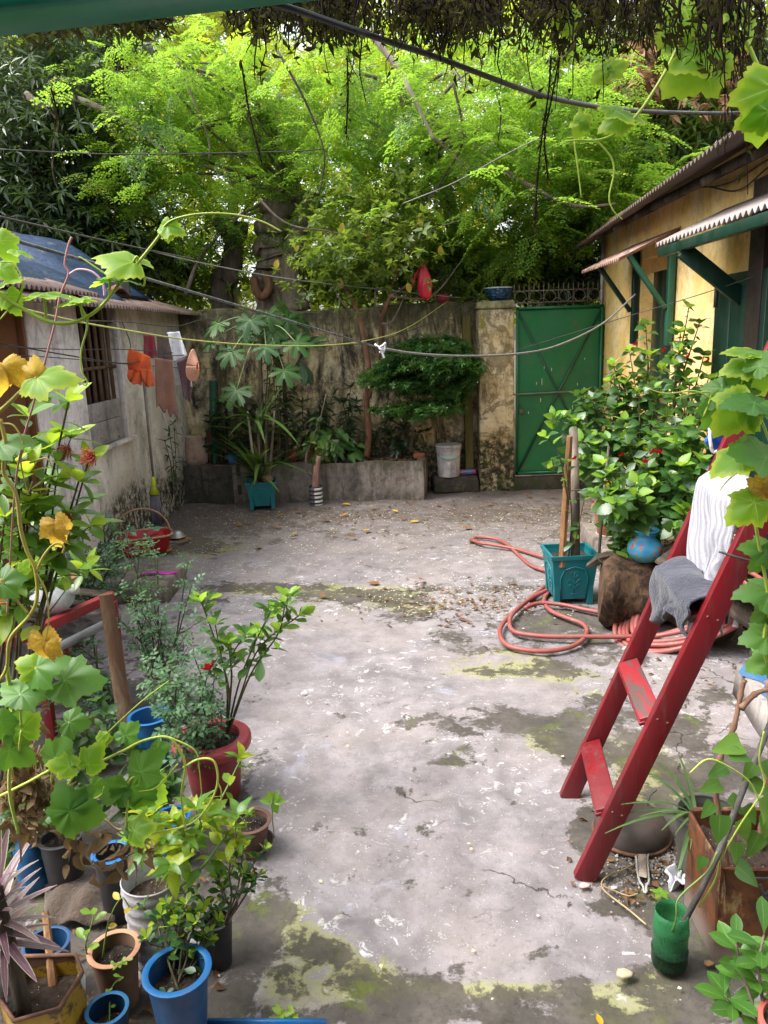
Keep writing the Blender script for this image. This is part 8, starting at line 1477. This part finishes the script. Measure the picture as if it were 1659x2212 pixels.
vine('cucumber_vine', 'bright backlit vine with big leaves spilling over the ladder top', (1.35, 1.75, 0),
 [([(1700, 820, Yr), (1650, 800, Yr), (1615, 770, Yr), (1612, 800, Yr), (1600, 850, Yr), (1640, 900, Yr), (1665, 960, Yr)], .0036, .003), ([(1520, 900, Yr), (1535, 850, Yr), (1500, 850, Yr), (1460, 860, Yr)], .0024, .0012), ([(1660, 1000, Yr), (1630, 1090, Yr), (1640, 1180, Yr), (1660, 1300, Yr), (1650, 1400, Yr), (1680, 1500, Yr)], .004, .004), ([(1660, 1010, Yr), (1600, 1005, Yr), (1565, 985, Yr)], .003, .002), ([(1600, 1060, Yr), (1630, 1075, Yr), (1650, 1060, Yr)], .003, .002)],
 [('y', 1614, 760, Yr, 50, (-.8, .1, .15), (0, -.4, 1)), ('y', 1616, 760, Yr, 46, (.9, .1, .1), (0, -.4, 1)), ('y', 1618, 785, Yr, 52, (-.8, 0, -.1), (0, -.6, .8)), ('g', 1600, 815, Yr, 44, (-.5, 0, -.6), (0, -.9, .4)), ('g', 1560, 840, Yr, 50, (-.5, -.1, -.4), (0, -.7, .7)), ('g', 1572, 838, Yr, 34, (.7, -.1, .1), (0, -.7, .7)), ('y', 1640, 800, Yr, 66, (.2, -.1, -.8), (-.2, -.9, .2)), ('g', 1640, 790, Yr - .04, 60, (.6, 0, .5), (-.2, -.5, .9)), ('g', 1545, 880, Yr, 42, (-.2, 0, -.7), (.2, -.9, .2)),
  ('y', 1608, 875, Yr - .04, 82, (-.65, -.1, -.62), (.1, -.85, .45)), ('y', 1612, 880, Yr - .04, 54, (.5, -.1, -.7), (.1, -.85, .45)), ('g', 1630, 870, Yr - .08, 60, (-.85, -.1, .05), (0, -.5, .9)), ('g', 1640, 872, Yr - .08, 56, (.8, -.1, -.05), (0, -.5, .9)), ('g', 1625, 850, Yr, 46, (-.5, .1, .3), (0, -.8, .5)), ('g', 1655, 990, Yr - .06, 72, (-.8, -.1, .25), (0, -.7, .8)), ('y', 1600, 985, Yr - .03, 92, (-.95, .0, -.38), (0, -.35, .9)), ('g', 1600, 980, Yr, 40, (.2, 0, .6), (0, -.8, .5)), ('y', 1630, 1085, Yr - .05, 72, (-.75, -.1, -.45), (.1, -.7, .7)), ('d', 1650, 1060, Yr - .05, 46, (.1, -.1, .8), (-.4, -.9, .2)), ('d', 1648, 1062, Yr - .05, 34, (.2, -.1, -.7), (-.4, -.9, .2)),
  ('g', 1655, 1190, Yr, 46, (-.7, 0, .2), (0, -.8, .6)), ('g', 1660, 1200, Yr, 40, (-.5, 0, -.5), (0, -.9, .3)), ('g', 1665, 1278, Yr, 66, (-.95, 0, .05), (0, -.6, .8)), ('g', 1655, 1375, Yr, 54, (-.9, 0, -.1), (0, -.7, .7)), ('g', 1660, 1320, Yr, 40, (-.6, 0, -.4), (0, -.8, .4)), ('g', 1665, 1425, Yr, 50, (-.8, 0, -.3), (0, -.7, .7))],
 [[(1535, 860, Yr), (1500, 845, Yr), (1440, 850, Yr), (1400, 840, Yr)], [(1600, 1015, Yr), (1570, 1040, Yr), (1555, 1060, Yr)]])
Yt = 1.55
vine('cucumber_vine', 'hanging vine with large backlit leaves at the upper right', (1.2, 1.5, 2.9),
 [([(1480, 60, Yt), (1450, 130, Yt), (1410, 200, Yt), (1370, 255, Yt), (1330, 288, Yt), (1290, 303, Yt), (1250, 303, Yt), (1222, 306, Yt)], .0034, .002), ([(1600, 60, Yt), (1640, 150, Yt), (1665, 200, Yt)], .004, .0035)],
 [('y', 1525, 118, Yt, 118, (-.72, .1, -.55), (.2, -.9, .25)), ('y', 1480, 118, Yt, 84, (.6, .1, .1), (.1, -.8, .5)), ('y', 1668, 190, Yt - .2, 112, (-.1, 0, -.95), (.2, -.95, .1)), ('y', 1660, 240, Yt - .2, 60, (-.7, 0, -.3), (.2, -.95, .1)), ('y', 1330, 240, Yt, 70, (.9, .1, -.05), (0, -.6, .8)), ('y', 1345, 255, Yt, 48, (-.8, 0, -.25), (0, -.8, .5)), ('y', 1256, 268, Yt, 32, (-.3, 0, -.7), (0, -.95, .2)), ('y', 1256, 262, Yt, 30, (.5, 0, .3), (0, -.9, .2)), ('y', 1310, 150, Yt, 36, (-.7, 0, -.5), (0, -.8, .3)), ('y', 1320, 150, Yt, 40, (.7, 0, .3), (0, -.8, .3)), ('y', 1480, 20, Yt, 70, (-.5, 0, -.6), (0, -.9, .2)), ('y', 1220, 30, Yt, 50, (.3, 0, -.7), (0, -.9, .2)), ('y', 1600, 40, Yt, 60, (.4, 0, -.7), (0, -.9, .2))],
 [[(1330, 288, Yt), (1352, 340, Yt), (1355, 380, Yt), (1342, 430, Yt), (1350, 455, Yt), (1382, 474, Yt)][0:0] or [(1286, 300, Yt), (1320, 340, Yt), (1326, 375, Yt), (1316, 425, Yt), (1325, 455, Yt), (1345, 474, Yt)], [(1240, 305, Yt), (1248, 360, Yt), (1256, 428, Yt)]])

# ---------------------------------------------------------------- lines and wires
blk = paint('black_cable', (.012, .012, .013), rough=.35); silver = paint('worn_cable', (.05, .05, .055), (.16, .16, .17), rough=.3, sc=30, metal=.3)
wire('power_cable', 'thick black cable sagging across the top of the view', 'cable', [D(*p) for p in ((480, -30, 1.25), (560, -2, 1.28), (650, 25, 1.32), (760, 63, 1.38), (850, 93, 1.44), (950, 126, 1.52), (1050, 164, 1.6), (1150, 200, 1.72), (1250, 224, 1.86), (1350, 238, 2.05), (1450, 243, 2.3), (1560, 245, 2.6), (1630, 242, 2.85))], .0055, blk)
wire('washing_line', 'taut dark washing line sloping from upper left to the white knot', 'line', [D(-40, 498, 2.4), D(200, 568, 2.8), D(500, 656, 3.6), D(822, 752, 5.0)], .006, silver)
wire('rope', 'slack grey rope running from the white knot to the house strut', 'rope', [D(822, 752, 5.0), D(900, 764, 5.3), D(1000, 769, 5.7), D(1110, 765, 6.1), D(1200, 748, 6.4), D(1300, 700, 6.8), D(1372, 636, 7.1)], .008, paint('grey_rope', (.14, .13, .12), (.22, .2, .19), sc=60))
r = thing('rope_knot', 'white plastic strip knotted on the washing line', 'knot', D(822, 752, 5.0)); wk = paint('white_strip', (.7, .7, .74), rough=.5)
kk = D(822, 752, 4.98)
for pts in ([(-.05, 0, .035), (-.01, -.02, .01), (.03, -.02, .03), (.045, 0, .04), (.03, .01, -.03), (-.01, -.01, -.035)], [(0, -.02, 0), (.015, -.02, -.04), (.03, -.015, -.09)], [(-.03, -.01, .02), (.0, -.03, -.01), (.03, -.01, -.02)]): MB().tube(bez([kk + Vector(p) * .7 for p in pts], 6), .007, 6).build('strip', wk, r)
wire('yellow_line', 'thin yellow green line sagging from the left house to the wall top', 'line', [D(*p) for p in ((-20, 650, 3.6), (150, 691, 4.2), (270, 713, 4.7), (400, 733, 5.4), (550, 745, 6.3), (700, 746, 7.3), (800, 734, 8.2), (880, 708, 9.0), (968, 650, 9.85))], .005, paint('yellow_cord', (.42, .45, .12), rough=.6))
for i, (pts, rr, lab) in enumerate((([(0, 741, 5.2), (150, 768, 5.8), (270, 785, 6.6), (330, 772, 7.1), (420, 765, 7.8), (520, 752, 9.7)], .005, 'wavy brown wire carrying the white cloth and hat'), ([(-10, 748, 5.0), (150, 755, 5.8), (270, 755, 6.7), (400, 762, 7.8), (540, 757, 9.8)], .0035, 'upper straight wire carrying the washing'), ([(20, 766, 5.2), (150, 775, 5.9), (280, 787, 6.8), (400, 795, 7.8), (500, 795, 9.8)], .0035, 'lower straight wire below the washing'),
  ([(150, 692, 5.8), (280, 696, 6.4), (380, 705, 7.2), (450, 690, 8.0), (520, 715, 9.2), (640, 745, 9.8)], .004, 'kinked brown wire under the left tin roof'), ([(262, 692, 6.5), (278, 730, 6.7), (283, 752, 6.8)], .004, 'short wire holding up the orange shorts'), ([(300, 535, 7.0), (420, 565, 7.8), (620, 602, 8.6), (850, 628, 9.3), (1010, 645, 9.8)], .006, 'thin grey wire crossing in front of the knotted trunk'),
  ([(-10, 322, 8.0), (250, 333, 8.5), (600, 328, 9), (700, 322, 9.2)], .006, 'dark wire crossing high in front of the trees'), ([(0, 468, 3.0), (250, 525, 4), (420, 560, 5.2)], .004, 'thin dark line above the blue tarpaulin'), ([(1120, 755, 8.0), (1300, 700, 6.9), (1500, 640, 5.8), (1670, 583, 5.2)], .0035, 'thin wire across the yellow house front'), ([(640, 745, 9.7), (800, 740, 9.6), (950, 690, 9.5), (1015, 672, 9.7)], .005, 'dark wire tied to the olive wooden post'), ([(870, 440, 8.6), (980, 395, 8.4), (1080, 340, 8.2), (1180, 290, 7.9)], .006, 'faint grey line rising right through the moringa leaves'))):
    wire('thin_wire', lab, 'wire', [D(*p) for p in pts], rr, M['wire'] if i not in (5, 10) else paint('grey_wire', (.2, .19, .18)))
wire('string', 'pinkish dry string hanging down from the washing line at left', 'string', [D(*p) for p in ((155, 512, 2.0), (148, 530, 2.0), (140, 570, 2.0), (148, 592, 2.0), (130, 640, 2.0), (118, 700, 2.0), (95, 790, 2.0), (70, 880, 2.0), (48, 960, 2.02), (32, 1060, 2.05), (20, 1250, 2.1), (15, 1330, 2.1))], .0028, paint('pink_string', (.34, .15, .13), (.26, .12, .10)))
wire('string', 'loop of pink string tied over the washing line', 'string', [D(*p) for p in ((150, 592, 1.99), (170, 582, 1.99), (200, 588, 1.99), (222, 612, 1.99), (226, 640, 1.99))], .003, paint('pink_loop', (.5, .34, .36)))
# ---------------------------------------------------------------- edge of the porch above the viewer
bmm = NB('green_beam'); v = bmm.coord(); bmm.bump(bmm.noise(20, 4, .6, v), .15, .005); bmg = bmm.fin(bmm.mix(bmm.ss(bmm.noise(3, 6, .6, bmm.coord('Object', (.4, 1, 3))), .4, .7), (.010, .19, .12), (.016, .25, .17)), .35)
e0, e1 = D(-160, 60, 1.05), D(760, -40, 1.25)
o = MB().bar(e0 + Vector((0, 0, .06)), e1 + Vector((0, 0, .06)), .13, .10, (0, 0, 1)).build('porch_beam', bmg, bev=.012); tag(o, 'glossy dark green beam across the upper left corner', 'beam')
pw_ = thing('porch', 'unseen porch roof and back wall of the house the picture is taken from', 'porch', (0, -.6, 2.6))  # unseen roof, wall and floor, added to keep sky light off the nearest things
MB().hexa([(-4.2, -2.4, 2.62), (4.2, -2.4, 2.62), (4.2, .55, 2.62), (-4.2, .55, 2.62), (-4.2, -2.4, 2.7), (4.2, -2.4, 2.7), (4.2, .55, 2.7), (-4.2, .55, 2.7)]).build('roof', M['tin'], pw_)
MB().box((0, -2.5, 1.33), (8.4, .15, 2.7)).build('back_wall', M['lwall'], pw_)
MB().box((0, -1.0, .3), (8.4, 2.8, .6)).build('porch_floor', M['bed'], pw_)
def fringe():
    r = thing('dried_creeper', 'dark tangle of dried creeper hanging along the top edge', 'creeper', D(900, -60, 1.6)); mb = MB(); leafs = []
    def dens(x): return 24 + 80 * min(1, max(0, (x - 250) / 500)) + 75 * max(0, (x - 1350) / 300)
    clm = [rnd.uniform(80, 1700) for _ in range(46)]
    for k in range(820):
        x = rnd.choice(clm) + rnd.gauss(0, 22) if k % 3 else rnd.uniform(500, 1700); L = dens(x) * rnd.uniform(.3, 1.25) * (1.9 if rnd.random() < .05 else 1); Yd = 1.55 + rnd.uniform(-.18, .3); y0 = -20 - rnd.uniform(0, 30) + (75 - x * .115 if x < 640 else 0) * 1.0
        p = [D(x, y0, Yd)]; xx = x
        n = 5
        for j in range(1, n + 1): xx += rnd.gauss(0, 8); p.append(D(xx, y0 + 20 + L * j / n * rnd.uniform(.9, 1.1), Yd + rnd.uniform(-.01, .01)))
        c = bez(p, 2); mb.tube(c, (.0022, .0009), 4, cap=False)
        for j in range(5): q = rnd.choice(c[2:]); leafs.append((q + rv(.01), nrm(rv(1) + Vector((0, 0, -.5))), rv(1), rnd.uniform(.010, .026)))
    o = mb.build('strands', M['dryc'], r); o['kind'] = 'stuff'
    scatter('dried_leaves', leaf_tm(.4, droop=.5, fold=.6), LF['dryc'], [q[0] for q in leafs], [q[1] for q in leafs], [q[2] for q in leafs], [q[3] for q in leafs], r)
    for i, (pts) in enumerate(([(1190, 120, 1.6), (1185, 200, 1.6), (1170, 300, 1.6), (1160, 400, 1.6), (1155, 500, 1.6)], [(1215, 90, 1.6), (1190, 220, 1.6), (1176, 300, 1.6), (1184, 390, 1.6)], [(520, 130, 1.6), (540, 250, 1.6), (565, 350, 1.6)], [(750, 120, 1.6), (752, 200, 1.6), (748, 290, 1.6)], [(110, 190, 1.6), (122, 240, 1.6), (118, 270, 1.6)])):
        mb = MB(); c = bez([D(*p) for p in pts], 8); mb.tube(c, .0018, 5); mb.build('strand', M['dryc'], r)
        lp = [q + rv(.004) for q in c for _ in range(2)]; scatter('strand_leaves', leaf_tm(.35, droop=.5, fold=.6), LF['dryc'], lp, [nrm(rv(.6) + Vector((0, 0, -1))) for _ in lp], [rv(1) for _ in lp], [rnd.uniform(.006, .016) for _ in lp], r)
M['dryc'] = paint('dried_stalk', (.010, .007, .006), (.02, .014, .009), rough=.95, spec=.05); LF['dryc'] = leafmat('dried_creeper_leaf', (.012, .011, .007), (.07, .065, .016), (.16, .17, .03), island=True, tf=.2, rough=.95, altpow=4, spec=.03)
fringe()
# ---------------------------------------------------------------- litter
def litter():
    lms = [leaf_mb(k, w, 6, d, .3).mesh('fallen_leaf', m) for k, w, d, m in (('ellip', .5, -.1, leafmat('fallen_yellow', (.55, .36, .01), (.5, .3, .02), (.7, .5, .03), tf=.2, rough=.6)), ('ovate', .55, -.2, leafmat('fallen_brown', (.20, .09, .035), (.28, .13, .05), (.3, .15, .05), tf=.15, rough=.75)), ('lance', .35, -.15, leafmat('fallen_orange', (.38, .16, .04), (.30, .12, .03), (.5, .2, .05), tf=.15, rough=.7)))]
    sp = [(740, 1088, 0), (608, 1137, 2), (795, 1143, 0), (650, 1105, 1), (540, 1128, 2), (520, 1135, 1), (860, 1105, 0), (905, 1125, 0), (1000, 1110, 1), (700, 1120, 1), (440, 1160, 2), (385, 1172, 1), (415, 1165, 2), (360, 1192, 2), (915, 1250, 1), (1240, 1105, 1), (1280, 1080, 1), (800, 1100, 1), (950, 1090, 1), (1060, 1090, 1), (1180, 1092, 1), (1150, 1075, 1), (480, 1110, 1), (600, 1115, 1), (735, 1115, 2), (1290, 1640, 0), (1430, 1560, 1), (1540, 1480, 1), (1230, 1815, 1), (820, 1260, 1), (700, 1290, 1), (990, 1330, 1), (420, 2200, 1), (395, 2185, 1), (1290, 2190, 0), (580, 1090, 1), (880, 1120, 2), (1020, 1140, 1), (640, 1150, 0), (770, 1160, 1), (560, 1180, 1), (470, 1200, 1)]
    LMK = ((563, 1101, 'the small teal planter'), (682, 1093, 'the striped tin'), (917, 1077, 'the planter bed corner'), (985, 1062, 'the blackened ledge'), (1075, 1060, 'the gate pillar'), (1200, 1050, 'the gate threshold'), (384, 1160, 'the metal bowl'), (302, 1195, 'the red basket'), (1025, 1165, 'the hose nozzle'), (1240, 1308, 'the big teal planter'), (1222, 1716, 'the far ladder foot'), (1262, 1893, 'the near ladder foot'), (382, 2200, 'the big blue pot'), (860, 1290, 'the mossy crack across the yard'), (1600, 1450, 'the painted step'), (1452, 2110, 'the green bottle'))
    used = {}
    for i, (x, y, k) in enumerate(sp):
        o = bpy.data.objects.new('fallen_leaf', lms[k]); COL.objects.link(o); p = G(x, y, .012); s = rnd.uniform(.07, .13) if y < 1400 else rnd.uniform(.025, .045); o.location = p; o.scale = (s, s, s); o.rotation_euler = (rnd.uniform(-.2, .2), rnd.uniform(-.2, .2), rnd.uniform(0, 6))
        lx, ly, ln = min(LMK, key=lambda q: (q[0] - x) ** 2 + ((q[1] - y) * 2) ** 2); dx, dy = x - lx, (y - ly) * 2
        where = ('right of' if dx > 0 else 'left of') if abs(dx) > abs(dy) else ('in front of' if dy > 0 else 'behind')
        dist = 'close' if math.hypot(dx, dy) < 50 else 'a little way' if math.hypot(dx, dy) < 100 else 'well'
        lab = f"{'large' if s > .11 else 'small' if s < .085 else 'medium'} {('yellow', 'brown', 'orange')[k]} fallen leaf {dist} {where} {ln}"
        if lab in used: lab = lab.replace('fallen leaf', 'curled fallen leaf')
        used[lab] = 1
        tag(o, lab, 'leaf', ['yellow fallen leaves', 'brown fallen leaves', 'orange fallen leaves'][k])
    n = 2600; P_ = []
    while len(P_) < n:
        x, y = rnd.uniform(350, 1320), rnd.choice((rnd.gauss(1110, 24), rnd.gauss(1140, 45), rnd.uniform(1080, 1330)))
        if 1066 < y < 1400: P_.append(G(x, y, .002))
    P_ += [G(rnd.gauss(1000, 120), rnd.gauss(1290, 24), .002) for _ in range(260)] + [G(rnd.uniform(450, 1500), rnd.uniform(1400, 2200), .002) for _ in range(25)]
    nn = len(P_); tm = MB().add([(-.5, 0, 0), (0, -.4, .1), (.5, 0, 0), (0, .4, .15)], [(0, 1, 2, 3)])
    scatter('fallen_petals', tm, leafmat('pale_petal', (.50, .44, .26), (.62, .56, .42), (.6, .5, .3), island=True, tf=.1, rough=.8, altpow=1), P_, [Vector((math.cos(a), math.sin(a), 0)) for a in npr.uniform(0, 6.28, nn)], [nrm(Vector((0, 0, 1)) + rv(.3)) for _ in range(nn)], npr.uniform(.008, .022, nn))
    m2 = 700; P2 = [G(rnd.uniform(380, 1300), rnd.gauss(1105, 26), .003) for _ in range(m2)] + [G(rnd.gauss(1000, 110), rnd.gauss(1300, 22), .003) for _ in range(300)]
    scatter('leaf_litter', leaf_tm(.5), leafmat('brown_litter', (.11, .055, .025), (.22, .12, .05), (.2, .1, .04), island=True, tf=.1, rough=.85), P2, [Vector((math.cos(a), math.sin(a), .1)) for a in npr.uniform(0, 6.28, len(P2))], [nrm(Vector((0, 0, 1)) + rv(.4)) for _ in P2], npr.uniform(.02, .06, len(P2)))
    P4 = [G(rnd.uniform(0, 470), rnd.uniform(1830, 2205), .004) for _ in range(260)] + [G(rnd.gauss(1400, 90), rnd.gauss(1860, 60), .003) for _ in range(90)] + [G(rnd.uniform(1300, 1640), rnd.uniform(1380, 1480), .003) for _ in range(25)]
    scatter('pot_litter', leaf_tm(.5, droop=.5, fold=.8), bpy.data.materials['brown_litter'], P4, [Vector((math.cos(a), math.sin(a), .25)) for a in npr.uniform(0, 6.28, len(P4))], [nrm(Vector((0, 0, 1)) + rv(.6)) for _ in P4], npr.uniform(.012, .045, len(P4)))
    P3 = [(rnd.uniform(-2.3, .55), rnd.uniform(9.5, 9.8), .455) for _ in range(420)]
    scatter('bed_litter', leaf_tm(.5), bpy.data.materials['brown_litter'], P3, [Vector((math.cos(a), math.sin(a), .15)) for a in npr.uniform(0, 6.28, len(P3))], [nrm(Vector((0, 0, 1)) + rv(.5)) for _ in P3], npr.uniform(.04, .10, len(P3)))
litter()
